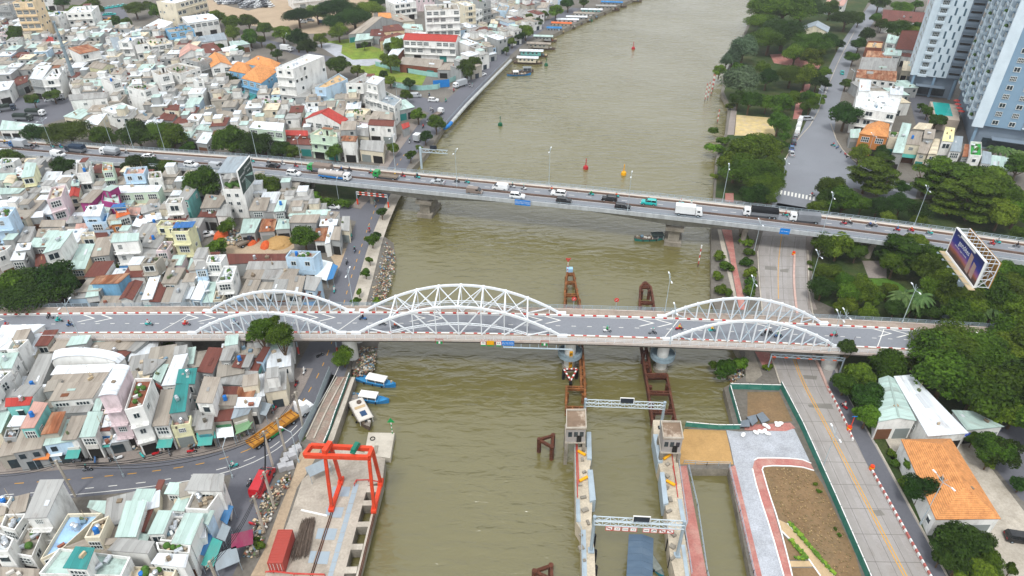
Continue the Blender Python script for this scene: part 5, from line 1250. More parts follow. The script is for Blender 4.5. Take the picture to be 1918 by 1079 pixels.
HD = '''
A b 215,350 350,345 12 24 F k e s
A b 20,215 130,215 10 14 F k g
A b 0,375 100,365 8 9 F k p
A b 370,300 465,300 12 14 F w w
A b 520,275 695,265 16 14 F w w
A r 510,305 620,300 730,275 640,262 4 M d w
A r 1000,190 1110,215 1205,165 1110,140 5 M w w
A b 1270,215 1475,150 14 15 F w c s
A b 1340,265 1545,235 14 8 M w w
A b 1215,365 1385,340 10 10 F b B
A r 1370,300 1580,275 1560,235 1350,270 5 M s w
A r 1250,400 1430,370 1390,330 1260,350 7 GX p w
A r 1440,375 1545,350 1490,305 1380,325 4.5 M d g
A r 1470,470 1620,455 1560,385 1450,400 10 GX o w
A r 1610,322 1740,305 1690,285 1600,295 4 M t g
A r 1570,375 1690,350 1640,320 1545,345 4.5 M w w
A r 1540,430 1720,390 1690,365 1520,405 4 M b g
A b 880,480 970,480 8 13 F w w
A b 985,475 1080,460 9 11 F k w
A b 1090,450 1235,425 12 9 F c w s
A r 800,360 860,345 830,270 770,280 9 M s w
A b 615,540 745,510 12 11 M r w
A b 745,590 835,560 9 7 GX b y
A r 205,545 290,555 365,470 260,470 9 M w g
A r 290,556 405,548 455,465 368,478 9 F w w
A r 560,595 745,600 760,550 570,555 5 M t t
A r 20,500 130,500 125,465 25,465 5 F k g
A r 60,470 200,480 180,440 75,445 4 M t w
A r 40,575 110,590 170,545 90,535 4.5 M d g
A r 112,600 190,570 200,530 150,540 4.5 M d g
A r -30,640 60,620 100,570 0,580 6 M w w
A r 210,420 290,415 285,395 215,398 6 F t t
A r 445,810 560,830 640,780 560,760 4 M t c
A r 490,700 740,680 755,645 480,665 8 M g w
A r 585,850 680,870 745,800 650,815 7 M w c
A b 840,770 905,750 8 12 F g w
A b 1060,815 1150,780 10 11 F k w
A r 920,585 985,580 980,555 925,560 12 M w w
A b 1160,720 1250,700 9 12 F k w
A b 1300,690 1440,640 14 11 F k w p
A b 1420,620 1520,590 9 12 F b g
A r 1460,650 1590,650 1560,610 1450,615 8 F k g
A b 1412,745 1462,735 6 11 F w w
A r 1420,770 1500,745 1490,730 1425,740 8 F c g
A r 1450,850 1600,860 1690,820 1560,800 5 M b w
A r 1530,796 1670,822 1690,798 1560,772 5.5 M b w
A r 1305,830 1380,840 1415,800 1340,800 6 M w w
A r 1360,900 1510,920 1530,885 1400,870 5 M t w
A r 1480,940 1640,910 1640,880 1500,900 5 M d g
A r 1370,990 1440,1000 1490,935 1420,930 4.5 M w g
A r 1300,960 1370,975 1410,935 1340,930 4 M g g
A r 1280,950 1330,960 1365,910 1290,905 4.5 M t g
A r 1640,790 1786,800 1786,745 1690,735 5 M b w
A r 1145,760 1240,770 1250,735 1160,740 7 M d c
A r 1090,830 1200,840 1240,790 1150,790 5 M d g
A r 1200,860 1290,870 1330,825 1250,820 4.5 M d g
A b 830,895 975,850 10 6 F w w
A r 0,905 130,905 300,875 20,845 3.5 M t w
A r 920,250 980,245 975,225 925,228 10 M t b
A r 320,300 375,300 370,262 315,268 7 GX R w
A r 380,120 470,140 500,105 430,95 5 M d w
A b 290,80 395,70 10 8 F w w
A r 480,590 560,590 560,545 490,548 6 F k w
A r 790,235 850,230 840,215 790,220 5 M p w
A r 350,420 450,420 460,380 370,380 5 F k g
A r 120,425 200,415 220,375 150,380 6 F k w
B r 110,490 260,520 285,470 150,440 9 H o B
B r 195,545 330,580 450,490 290,462 10 H o B
B r 215,442 430,482 465,440 330,390 11 H o B
B r 430,470 550,480 770,390 655,375 18 F w w z
B r 705,610 780,610 935,550 870,510 10 F e b z
B r 920,580 1040,580 1180,540 1060,510 12 F g w
B r 1050,670 1260,740 1310,690 1170,620 8 F s w
B r 1065,570 1140,590 1190,550 1110,535 14.5 M w w
B r 640,830 880,865 935,830 690,790 8 GX R w
B r 885,890 990,905 985,865 900,857 6 M R w
B r 670,935 860,955 860,925 740,895 9 F c n s
B r 250,890 480,915 490,865 290,850 10 M w n
B r 500,940 655,945 650,915 500,912 6 M R d
B r 510,1000 680,1010 670,970 510,965 4.5 M d g
B r 1080,870 1250,880 1265,840 1110,838 7 GY d w
B r 895,980 990,985 1000,955 910,950 8 M r w
B r 915,790 1050,800 1095,760 945,742 6 F c c
B r 1000,840 1120,860 1150,820 1040,800 5 M b p
B r 1090,815 1240,835 1250,790 1120,780 5 M b w
B r 1020,1040 1180,1060 1190,990 1030,985 4.5 M g c
B r 540,780 700,750 730,690 640,720 4 M w g
B r 770,730 850,745 900,700 800,690 4.5 M t w
B r 840,780 910,790 940,720 880,710 5 M b c
B r 1000,884 1070,890 1080,862 1010,856 4 M w w
B r 1005,940 1080,950 1075,898 1010,900 4 M g c
B r 290,720 440,750 470,700 340,680 6 F g p
B r 160,660 260,710 310,660 240,630 4 M T g n
B r 940,240 1040,228 1320,160 1290,145 4.5 GY b g
B r 985,285 1100,270 1130,238 1000,244 4 M t g
B r 1090,248 1200,252 1190,208 1100,215 4.5 M d g
B r 1190,222 1330,208 1290,175 1180,190 6 M d e
B r 1160,288 1330,240 1280,230 1170,262 5 M d e
B r 1180,310 1350,256 1340,240 1200,275 5.5 M t w
B r 1310,195 1460,212 1450,178 1330,172 5 M t w
B r 1150,130 1240,125 1230,100 1150,95 7 GY o w
B b 1270,150 1420,130 14 10 F w w
B r 1260,155 1400,145 1300,104 1220,114 5 M b c
B b 560,68 820,40 14 12 F k w z
B r 1175,415 1240,410 1330,350 1270,345 4 M w d
B r 1290,770 1400,745 1340,700 1290,710 4.5 M t g
B r 1320,900 1365,880 1360,855 1310,870 3.5 M R g n
C b 305,350 535,340 14 20 F k w s
C b 145,418 500,434 10 10 GY R w
C b 570,250 640,240 12 16 F w c
C b 640,240 685,215 9 12 F g w
C b 690,205 745,190 8 15 F g g
C b 230,80 490,70 14 8 F w p
C b 490,75 560,65 10 8 F t w
C r 825,95 890,110 950,50 880,45 6 M b w
C r 920,95 1010,100 1040,70 950,65 5 M g g
C r 890,130 980,140 985,105 910,108 4 M b w 1
C r 860,20 940,25 935,-10 860,-5 6 M t w
C r 780,70 850,75 870,40 800,30 8 F k b
C b 745,30 870,25 12 8 F b b
C r 660,235 790,240 800,222 690,215 5 M t w
C r 785,195 850,215 870,185 800,168 5 M d c
C r 740,160 790,165 795,140 745,140 6 M c y
C r 725,185 780,195 785,175 735,170 7 M t g
C r 540,265 740,295 740,255 560,235 5 M w w
C r 600,310 705,340 720,300 640,295 5 M t b 4
C r 545,335 640,340 650,315 560,310 5 M g w
C r 530,390 620,400 640,370 560,360 4 M d g
C r 490,420 570,425 590,400 510,395 4 M t t
C r 105,445 390,475 410,425 130,405 4 M b d
C r 370,485 530,490 545,445 420,450 4 M b g
C r 0,415 80,400 140,345 60,345 4 M w d
C b 960,30 1050,25 10 7 F w w
C r 1060,55 1130,55 1150,25 1080,20 6 M b w
C b 1140,20 1230,15 10 9 F k b
C r 190,255 290,260 290,230 200,232 5 M w w
F r 130,270 205,260 225,190 160,185 9 M t y
F r 0,190 80,175 120,150 10,150 7 F w w
F r -40,240 80,240 90,215 -30,220 6 M g n
F r -20,290 90,272 100,245 0,250 6 M t w
F r 20,305 80,310 100,265 45,262 6 B c n
F r 0,370 110,365 150,340 0,338 7 M t g
F r 0,455 60,450 80,415 0,415 5 B w w
F r 80,440 160,432 165,415 85,418 5 M w w
F r -60,520 50,510 95,450 -40,450 11 F w b
F r 285,410 375,385 400,315 315,330 11 F c p
F r 465,245 545,240 555,170 470,175 9.5 F k w s
F r 625,230 690,225 690,180 630,175 9 F o n
F r 755,250 880,245 900,200 775,210 9 F p b
F r 905,275 990,270 985,230 910,235 8 F k w
F r 720,365 965,355 990,320 760,322 7 M w n
F r 490,420 560,420 640,350 570,355 8 M b m
F r 620,412 735,432 720,345 630,360 8 F t m
F r 585,475 660,485 705,405 620,410 6 M t w
F r 505,505 610,505 635,440 545,450 8.5 M w b
F r 525,545 650,540 665,485 545,505 7 F B b
F r 715,515 790,490 775,465 715,475 8 M O w
F r 715,470 770,465 765,430 708,440 9 M B w
F r 790,495 850,500 860,460 790,458 6 M p g
F r 815,560 880,575 900,540 850,500 6 M w g
F r 870,490 980,455 970,430 860,450 6 M g w
F r 900,545 990,520 980,490 890,505 6 M w g
F r 910,565 960,570 1000,535 950,528 5 M t g
F r 1010,430 1110,425 1125,390 1030,395 10 F k w
F r 1090,400 1150,405 1210,335 1140,328 7 M g t
F r 1230,455 1340,450 1385,390 1265,380 6 M b g
F r 1215,508 1320,512 1340,462 1240,462 4.5 M d g
F r 1325,500 1410,505 1410,440 1350,440 5 M g w
F r 1045,600 1150,600 1190,540 1085,530 11 F k y z
F r 955,565 1075,570 1100,535 985,530 9 F k y
F r 685,665 840,655 845,615 700,620 10 M t w 3
F r 865,690 970,700 1020,615 905,610 6 M g w
F r 540,755 665,740 690,640 600,650 6 M b g
F r 265,730 365,700 445,605 350,610 11 M t w
F r 180,695 330,690 350,645 215,645 7 M t g
F r 420,830 520,825 580,690 490,690 6 M t e
F r 65,775 145,770 160,720 90,725 7 M w g
F r 95,718 180,708 190,675 110,680 8 M w g
F r 215,810 285,815 270,715 225,715 4.5 M d g
F r -40,740 40,710 70,685 -40,690 8 F t w
F r 245,570 390,570 400,535 260,535 5 M b g
F r 110,660 180,660 215,580 150,580 5 M g w
F r 225,630 340,635 355,585 240,590 4.5 M b g
F r 345,610 440,610 460,578 370,578 4.5 M b g
F r 455,605 520,615 545,555 470,560 5 M p g
F r 490,635 580,630 575,600 505,605 7 F w c
F r 410,550 500,545 505,510 430,512 5 M g g
F r 180,515 260,510 265,480 175,490 5 M w g
F r 420,390 480,385 490,320 440,322 6 GX R c
F r 440,318 480,318 485,290 445,295 7 M t g
F r 250,295 360,290 380,240 290,240 5 M w p
F r 585,330 650,330 650,280 590,280 5 M g g
F r 650,345 752,345 762,325 650,325 5 M w g
F r 680,555 740,550 735,525 685,530 7 M t O
F r 415,1010 530,1005 550,945 450,960 4 M g b
F r 560,920 720,915 790,860 600,880 6 M r B n
F r 525,1000 600,990 600,930 550,935 4.5 M t w
F r 735,1010 810,1015 870,910 790,918 5 GX d w
F r 820,1050 862,1055 895,930 862,940 4 M g g
F r 866,1015 930,1010 985,880 920,885 5 M w w 1
F r 915,1025 980,1030 1030,920 978,922 4.5 M d g 4
F r 985,1035 1035,1040 1080,925 1034,925 4.5 M b g
F r 1038,1035 1105,1035 1160,910 1090,905 5 M g w
F r 1125,1010 1162,1005 1200,930 1175,925 4 M w w
F r 1170,1010 1228,1015 1280,915 1222,910 6 M w b
F r 1232,1030 1300,1030 1325,920 1283,920 5 M t w
F r 1320,915 1420,905 1450,810 1370,810 9 F w w z
F r 1305,1020 1360,1015 1380,960 1320,965 6 F g c
F r 1260,790 1350,790 1385,740 1275,745 10 F w w
F r 1195,830 1260,825 1265,790 1215,790 9 M g b
F r 860,800 950,795 995,750 900,760 9 F k k
F r 955,720 1020,715 1060,660 1000,660 7 F k p
F r 1035,805 1110,805 1140,750 1065,750 5 M t p
F r 990,915 1080,915 1135,830 1030,830 6 M b k
F r 1088,900 1170,910 1200,845 1125,840 4 M d g
F r 1150,830 1195,820 1230,765 1170,770 5 M t w
F r 600,1060 740,1060 760,1000 640,1000 3.5 M b g
G r 218,470 320,470 345,400 255,400 6 M b g
G r 310,480 368,475 380,435 330,435 5.5 M g g
G r 372,475 430,470 445,415 400,415 7 M t g
G r 165,610 250,605 290,530 185,530 3.5 M t g
G r 280,600 370,595 385,530 300,530 3.5 M r g
G r 380,585 465,580 460,530 400,530 4 M t g
G r 465,545 625,545 650,500 490,505 6 M b g
G r 460,505 690,500 715,470 480,475 5 M t w
G r 690,520 740,525 770,485 705,480 5 M b w
G r 650,565 750,560 760,530 660,530 5 M w g
G r 620,655 680,655 705,580 630,590 4 M r w
G r 682,672 712,665 740,575 708,575 4.5 M w w
G r 718,645 770,650 780,580 745,580 5 M b g
G r 775,590 830,595 835,515 790,515 4 M g c
G r 440,755 610,760 655,720 470,715 8 F k b
G r 95,800 435,775 435,742 95,742 4 M d g n
G r 200,835 450,825 455,785 220,788 5 M g w
G r 180,885 285,890 310,840 210,840 5 M b k
G r 290,890 390,895 430,842 314,838 5 M g g
G r 394,895 490,890 520,838 434,834 5 M b g
G r 140,1020 240,1010 290,905 205,900 4.5 M b g
G r 244,1000 335,1010 370,920 292,920 4 M k g
G r 350,980 440,975 480,900 380,900 5 M g g
G r 445,985 530,990 560,885 472,880 5.5 M b w
G r 560,950 620,960 660,890 572,875 6 M g b 3
G r 545,1010 635,1010 655,972 562,962 4 M d g
K r -60,390 60,380 280,240 20,245 6 M w w
K r 40,390 110,385 180,322 75,330 9 F t w
K r -30,500 70,500 110,415 0,420 8 M t w
K r -60,640 50,540 70,522 -60,525 8 F w w z
K r 225,360 300,355 365,270 285,275 6 M d k
K r 310,395 400,390 460,295 390,300 5 M b k
K r 425,360 540,345 570,303 460,310 7 M t g
K r 560,395 800,385 860,330 610,348 5 M b g
K r 590,345 650,340 660,322 600,325 5 M t g
K r 806,390 850,395 940,330 870,330 5 M g g
K r 560,425 780,432 830,396 600,403 4.5 M d g
K r 330,470 740,478 785,436 340,415 6 B w w n
K r 330,545 680,525 720,482 370,495 6 M w w
K r 150,615 260,610 345,430 250,430 5 M g g
K r 305,600 640,590 685,535 350,550 6 M b w
K r 315,710 575,690 640,600 380,606 7 M b w
K r 70,680 200,680 265,615 140,620 7 M g w
K r 40,745 180,735 200,692 45,700 8 M R t
K r 130,880 215,875 300,735 215,725 8 M p t 3
K r 265,915 360,905 410,790 330,795 7 M r k 2
K r 395,950 480,945 545,815 455,820 6 M b w 1
K r 505,935 600,930 650,790 560,790 6 M t w
K r 360,790 555,780 585,740 390,742 5 M g g
K r 605,900 690,895 720,830 655,835 5 M d w 1
K r 590,765 630,770 650,705 610,708 6 M t g
K r 50,870 130,865 175,812 90,812 6 M w g 2
K r 625,680 735,670 815,500 720,495 14 B w p
K r 785,770 900,742 962,565 852,568 12 F r w pz
K r 965,860 1060,855 1110,655 1022,658 7 M b w 1
K r 1072,785 1168,772 1192,612 1114,622 8 M T g
K r 1022,610 1108,605 1188,424 1104,434 6 M w w
K r 905,545 960,530 1050,455 910,452 5.5 M g g
K r 972,562 1014,590 1060,490 1000,490 5 M t g
K r 1116,596 1225,600 1240,512 1134,520 7 M T g
K r 1240,715 1340,720 1390,575 1292,568 8 M b w
K r 1250,520 1340,530 1408,390 1320,385 6 M d g
K r 1392,450 1450,450 1480,392 1414,390 7 M g g
K r 1470,490 1526,500 1556,432 1510,430 6 M d g
K r 1532,490 1570,490 1600,427 1560,430 6.2 M g g
K r 1412,388 1618,424 1640,384 1420,365 5 M b g
K r 1370,600 1580,610 1620,532 1400,522 5 M g g
K r 1390,670 1490,670 1508,627 1400,627 5 M d g
K r 1497,690 1590,690 1610,637 1512,632 5 M r w
K r 1365,735 1478,735 1492,682 1390,682 5.2 M b k
K r 1490,750 1620,745 1640,697 1500,697 5 M w g
K r 1350,840 1458,830 1473,767 1370,782 4 M d k 2
K r 1465,820 1560,790 1588,752 1490,755 4.5 M s k 6
K r 1240,890 1330,882 1345,812 1258,815 5 M g k 1
K r 1078,872 1198,852 1208,802 1084,816 6 F p y
K r 20,945 105,940 128,884 40,888 5 F k g 2
K r 150,625 290,620 296,612 160,614 4.7 M w w n
L r 400,550 450,560 480,490 430,485 5 M d t
L r 442,490 482,495 525,422 487,418 6 M d b
L r 20,880 100,870 120,800 40,800 5 M g k
P r 185,645 335,640 455,400 295,402 9 M g w
P r 75,915 230,940 335,695 205,685 5.5 F k w pz
P r -40,545 50,560 90,500 0,500 7 F g w
P r 0,720 105,745 190,625 40,630 7 F k w
P r -60,900 55,900 100,805 0,765 8 F w w
P r 290,960 450,880 735,620 492,625 6 F l c z
P r 610,800 720,800 790,640 670,690 8 F c c
P r 280,1060 880,1075 945,940 425,875 8 F t w z
P r 470,1010 620,1020 675,890 555,880 10.5 M T w
P r 480,868 780,850 875,808 620,825 6 M b c
P r 795,890 1060,910 1105,838 870,816 7 M g w
P r 845,780 980,780 1055,555 920,555 7 M t w
P r 785,822 1055,826 1075,785 965,782 5.5 M t g
P r 960,540 1080,545 1120,460 1000,460 6 M t g
P r 640,580 815,650 885,545 660,540 5 M t w
P r 1000,740 1048,745 1195,405 1150,405 5.5 M d k
P r 1072,770 1180,765 1245,618 1150,615 7 M t w
P r 1252,830 1380,840 1468,642 1342,638 7 M t w 3
P r 1250,595 1330,600 1365,518 1300,516 6 M t w
P r 1205,475 1310,480 1358,418 1240,414 6 M t w
P r 1352,452 1600,458 1610,352 1412,352 8 M g w
P r 1340,590 1500,600 1592,472 1400,464 7 F k w z
P r 1392,635 1500,700 1540,615 1412,605 6 M t b
P r 1155,820 1240,828 1335,645 1255,645 6 F k w
P r 1110,985 1330,1010 1350,935 1160,925 7 M w w 3
P r 1140,885 1370,912 1380,856 1130,832 7 F k w
P r 930,1090 1250,1090 1285,1018 950,1008 6 F c c
P r -20,1100 270,1090 278,1035 -20,1018 4 M b g
E r 640,150 960,160 975,105 650,80 6 M d w
E r 780,490 870,500 880,445 790,435 5 M c c
E r 735,340 920,355 925,255 770,260 7 GY d g
E r 665,295 735,305 755,265 680,245 6 M t w
E r 655,380 770,388 780,348 665,342 6 M t w
E r 525,410 700,418 705,372 540,362 5 M r e
E r 775,390 890,405 890,368 782,362 5 M d w
E r 475,490 735,500 745,422 500,412 6 M g g
E r 460,538 735,568 738,508 470,494 6 M r w
E r 525,330 640,335 650,290 545,285 5 F e d
E r 450,750 740,790 790,640 470,630 10 F w w z
E r 480,630 555,630 560,570 485,568 12 M w w
E r 700,655 785,660 785,612 700,612 11 M w w
E r 490,812 700,818 705,790 500,785 6 M d p
E r 485,930 680,955 690,865 540,870 8 H o O
E r 690,955 750,962 760,922 698,918 7 F k c
E r 715,1060 788,1065 836,890 775,880 7 M t g
E r 800,1000 905,1010 922,932 838,928 7 M b c 1
E r 890,1060 955,1070 995,972 920,966 6 M b c
E r 930,962 1000,967 1010,912 940,908 8 M b g
E r 860,895 970,905 990,870 900,862 8 M c k
E r 962,1075 1022,1079 1045,978 1000,974 6 B c c
E r 1060,980 1135,985 1145,905 1080,895 8 M y w
E r 1115,1050 1190,1055 1200,965 1142,960 7 M s w
E r 1255,1079 1335,1085 1335,990 1260,985 8 F n w z
E r 1200,1090 1250,1090 1250,1020 1215,1015 6 M r g
E r 420,960 480,960 490,905 420,910 4 M t g
E r 65,215 260,225 275,190 90,180 5 GX s c
E r 945,95 985,95 1010,-5 965,-10 8 M R w
E r 250,30 370,40 400,0 260,-10 6 M p w
J r 1215,245 1300,250 1310,155 1230,145 5 M t g
J r 1172,180 1228,185 1228,125 1177,115 6 M s w
J r 1304,215 1355,220 1360,165 1314,155 5 M t g
O r 832,838 1062,830 935,578 832,575 5 GX t w
O r 1140,925 1385,905 1040,560 930,570 5 M w w
O r 1390,890 1610,870 1420,790 1300,780 4 M t w
T r 770,690 1200,685 870,155 540,160 4.5 H o w
'''
for ln in HD.strip().splitlines():
    t = ln.split(); c, form = t[0], t[1]
    if form == 'r':
        h = float(t[6]); q = [W_(c, *map(float, a.split(',')), h) for a in t[2:6]]; rest = t[7:]
    else:
        a, e = [W_(c, *map(float, s.split(',')), 0) for s in t[2:4]]; dp = float(t[4]); h = float(t[5]); d = (e-a).normalized(); n = Vector((-d.y, d.x, 0)); q = [a, e, e+n*dp, a+n*dp]; rest = t[6:]
    rise = None
    if c == 'T': rise = 3.2
    if c == 'O': rise = .9 if rest[0] == 'GX' else .3
    house(q, h, rest[0], rest[1], rest[2], rest[3] if len(rest) > 3 else '', rise)
# small houses squeezed into the gaps of the dense quarters
def inside(p, poly):
    r = False; j = len(poly)-1
    for i in range(len(poly)):
        a, e = poly[i], poly[j]
        if (a.y > p.y) != (e.y > p.y) and p.x < (e.x-a.x)*(p.y-a.y)/(e.y-a.y)+a.x: r = not r
        j = i
    return r
BOX = [(min(p.x for p in f), max(p.x for p in f), min(p.y for p in f), max(p.y for p in f)) for f in FOOT]
def taken(p):
    return any(x0 <= p.x <= x1 and y0 <= p.y <= y1 and inside(p, f) for f, (x0, x1, y0, y1) in zip(FOOT, BOX))
rf = random.Random(5); NF = 0
def fill(zone, ang, step, keepout, hts=(3.2, 6.5), maxn=999):
    global NF
    z = poly_px(zone); ko = [poly_px(k) for k in keepout]; n = 0
    x0, x1, y0, y1 = min(p.x for p in z), max(p.x for p in z), min(p.y for p in z), max(p.y for p in z)
    u = Vector((math.cos(ang), math.sin(ang), 0)); v = Vector((-u.y, u.x, 0)); c = Vector(((x0+x1)/2, (y0+y1)/2, 0)); R_ = max(x1-x0, y1-y0)
    a = -R_
    while a < R_:
        e = -R_
        while e < R_:
            p = c+u*(a+rf.uniform(-.8, .8))+v*(e+rf.uniform(-.8, .8)); e += step*1.25
            if not inside(p, z) or taken(p) or any(inside(p, k) for k in ko): continue
            w, d = step*rf.uniform(.42, .56), step*rf.uniform(.5, .75)
            q = [p-u*w-v*d, p+u*w-v*d, p+u*w+v*d, p-u*w+v*d]
            if sum(taken(s) for s in q) >= 3 or any(inside(s, k) for k in ko for s in q): continue
            h = rf.uniform(*hts); typ = rf.choice(('M', 'M', 'M', 'F'))
            house(q, h, typ, rf.choice('gggbbwwwtdk' if typ == 'M' else 'kkgc'), rf.choice('wwwgggkcb'), '', None, True); n += 1; NF += 1
            f = FOOT[-1]; BOX.append((min(s.x for s in f), max(s.x for s in f), min(s.y for s in f), max(s.y for s in f)))
            if n >= maxn: return
        a += step
NW_OUT = ['A -80,660 520,660 520,900 -80,900', 'A 680,0 980,0 980,240 700,230', 'A 1450,0 1900,0 1900,320 1480,230', 'B 0,0 1130,0 1130,200 700,480 420,360 120,280', 'B 760,300 1280,200 1330,620 960,540', 'X 700,60 790,80 900,150 850,200 740,200 700,150']
fill('X -120,45 0,40 180,60 260,70 400,95 500,160 660,190 735,215 700,300 560,285 400,280 230,245 100,235 0,170 -120,165', .12, 5.4, NW_OUT+['X 690,300 720,250 780,190 850,180 850,330 690,360'], (3.5, 8.5))
fill('X 790,0 1060,0 1000,55 930,100 880,150 860,150 850,60', .75, 6.0, [], (3.5, 8))
fill('X -130,300 0,300 130,330 400,345 560,375 600,400 590,440 420,440 420,480 430,560 330,572 130,572 120,520 0,500 -130,495', .08, 5.0, ['X 340,385 470,400 470,490 420,480 400,440', 'X 0,500 130,500 135,580 0,580'], (3.2, 6))
fill('X 120,640 380,642 540,665 560,690 520,770 440,810 200,850 0,862 -130,870 -130,640', .25, 4.8, ['X 280,635 460,640 450,670 290,660'], (3, 5.5))
fill('X -130,990 0,985 140,978 330,958 425,945 425,955 400,1000 370,1079 340,1140 -130,1140', .35, 5.0, [], (3.2, 5.5))
fill('X 1590,150 1700,160 1690,240 1620,235', .1, 8, [], (3.5, 6), 6)
filler_build()
# ================================================================== trees and shrubs
def leaf_mat(name, a, c, rough=.7):
    m = bpy.data.materials.new(name); m.use_nodes = True; t = m.node_tree; N = t.nodes; L = t.links; b = N['Principled BSDF']
    b.inputs['Roughness'].default_value = rough; b.inputs['Specular IOR Level'].default_value = .08
    g = N.new('ShaderNodeNewGeometry'); oi = N.new('ShaderNodeObjectInfo')
    mx = N.new('ShaderNodeMix'); mx.data_type = 'RGBA'; mx.inputs[6].default_value = lin(a)+(1,); mx.inputs[7].default_value = lin(c)+(1,)
    tc = N.new('ShaderNodeTexCoord'); nz = N.new('ShaderNodeTexNoise'); nz.inputs['Scale'].default_value = 2.2; nz.inputs['Detail'].default_value = 2; L.new(tc.outputs['Generated'], nz.inputs['Vector'])
    md = N.new('ShaderNodeMath'); md.operation = 'MULTIPLY_ADD'; md.inputs[1].default_value = .55; L.new(g.outputs['Random Per Island'], md.inputs[0])
    m2 = N.new('ShaderNodeMath'); m2.operation = 'SUBTRACT'; L.new(nz.outputs['Fac'], m2.inputs[0]); m2.inputs[1].default_value = .28; L.new(m2.outputs[0], md.inputs[2])
    L.new(md.outputs[0], mx.inputs[0])
    hs = N.new('ShaderNodeHueSaturation'); L.new(mx.outputs[2], hs.inputs['Color'])
    r1 = N.new('ShaderNodeMapRange'); r1.inputs[3].default_value = .475; r1.inputs[4].default_value = .52; L.new(oi.outputs['Random'], r1.inputs[0]); L.new(r1.outputs[0], hs.inputs['Hue'])
    w = N.new('ShaderNodeMath'); w.operation = 'FRACT'; k = N.new('ShaderNodeMath'); k.operation = 'MULTIPLY'; k.inputs[1].default_value = 7.31; L.new(oi.outputs['Random'], k.inputs[0]); L.new(k.outputs[0], w.inputs[0])
    r2 = N.new('ShaderNodeMapRange'); r2.inputs[3].default_value = .72; r2.inputs[4].default_value = 1.3; L.new(w.outputs[0], r2.inputs[0]); L.new(r2.outputs[0], hs.inputs['Value'])
    L.new(hs.outputs[0], b.inputs['Base Color'])
    tr = N.new('ShaderNodeBsdfTranslucent'); L.new(hs.outputs[0], tr.inputs['Color']); ms = N.new('ShaderNodeMixShader'); ms.inputs[0].default_value = .22
    L.new(b.outputs[0], ms.inputs[1]); L.new(tr.outputs[0], ms.inputs[2]); L.new(ms.outputs[0], N['Material Output'].inputs['Surface'])
    return m
LEAF = leaf_mat('leaves_green', '263d19', '6a8432'); LEAFB = leaf_mat('leaves_bright', '334b1b', '7f983a'); LEAFD = leaf_mat('leaves_dark', '1f3418', '506b30'); LEAFC = leaf_mat('leaves_grey_green', '3c4e38', '74866a'); PALM = leaf_mat('palm_leaves', '3a5330', '7f9560')
rt = random.Random(21)
def crown(n, size, lobes, seed, flat=.75, mats=LEAF, spike=0.0, layers=0):
    """unit crown: radius about 1, centre at the origin; leaf faces spread through lumpy lobes"""
    r = random.Random(seed); L_ = []
    for i in range(lobes):
        a = r.uniform(0, 6.283); e = math.asin(r.uniform(-.55, 1)); d = r.uniform(.35, .72)
        if layers: z = (i % layers)/(layers-1)*1.3-.65 if layers > 1 else 0; c = Vector((math.cos(a)*d*(1.05-.35*abs(z)), math.sin(a)*d*(1.05-.35*abs(z)), z)); L_.append((c, r.uniform(.26, .42), .38))
        else: c = Vector((math.cos(a)*math.cos(e)*d, math.sin(a)*math.cos(e)*d, math.sin(e)*d*flat)); L_.append((c, r.uniform(.2, .46), .8))
    if not layers: L_.append((Vector((0, 0, 0)), .6, .8))
    wt = [q[1]**2 for q in L_]; b = MB()
    for k in range(n):
        c, rad, fl = r.choices(L_, wt)[0]
        v = Vector((r.gauss(0, 1), r.gauss(0, 1), r.gauss(0, 1))); v.normalize()
        if v.z < -.45: v.z *= -1
        rr = rad*(r.random()**.22)*r.uniform(.9, 1.1+spike); p = c+Vector((v.x*rr, v.y*rr, v.z*rr*fl))
        nrm = (v+Vector((r.gauss(0, .45), r.gauss(0, .45), r.gauss(0, .45)+.35))).normalized()
        t = nrm.cross(Vector((r.gauss(0, 1), r.gauss(0, 1), r.gauss(0, 1)))).normalized(); u = nrm.cross(t); s = size*r.uniform(.6, 1.3); w = s*r.uniform(.5, .9)
        b.face([p-t*s, p-u*w*.8+nrm*s*.15, p+t*s, p+u*w*.8+nrm*s*.1])
    return b.mesh('crown', mats)
CR = {'S': [crown(1900, .105, 9, 1, mats=LEAF), crown(1900, .105, 10, 2, mats=LEAFB), crown(1900, .105, 8, 9, mats=LEAFD)],
      'M': [crown(7000, .058, 22, 31, mats=LEAFB), crown(7000, .06, 18, 3, mats=LEAF), crown(7000, .06, 20, 4, mats=LEAFD), crown(7000, .06, 17, 10, mats=LEAFB), crown(6600, .062, 15, 14, mats=LEAF)],
      'L': [crown(24000, .036, 40, 5, .6, LEAF), crown(24000, .036, 46, 6, .6, LEAFD), crown(24000, .036, 36, 16, .6, LEAFB)],
      'C': [crown(7000, .055, 14, 7, .9, LEAFC, spike=.5)],
      'T': [crown(9000, .055, 26, 8, .6, LEAFB, layers=4), crown(9000, .055, 28, 12, .6, LEAF, layers=4)],
      'B': [crown(700, .17, 6, 13, .7, LEAFB), crown(700, .17, 6, 15, .7, LEAF)]}
def trunk_mesh(seed, n):
    r = random.Random(seed); b = MB(); b.tube((0, 0, -1), (0, 0, -.55), .075, 8, .06); b.tube((0, 0, -.55), (.03, .02, -.2), .06, 7, .045)
    for i in range(n):
        a = 6.283*i/n+r.uniform(-.4, .4); e = Vector((math.cos(a)*r.uniform(.35, .6), math.sin(a)*r.uniform(.35, .6), r.uniform(-.05, .35))); s = Vector((0, 0, r.uniform(-.6, -.3)))
        m = s.lerp(e, .5)+Vector((0, 0, -.06)); b.tube(s, m, .035, 6, .025); b.tube(m, e, .025, 5, .01)
    return b.mesh('trunk', BARK)
TRK = [trunk_mesh(1, 5), trunk_mesh(2, 6), trunk_mesh(3, 4)]
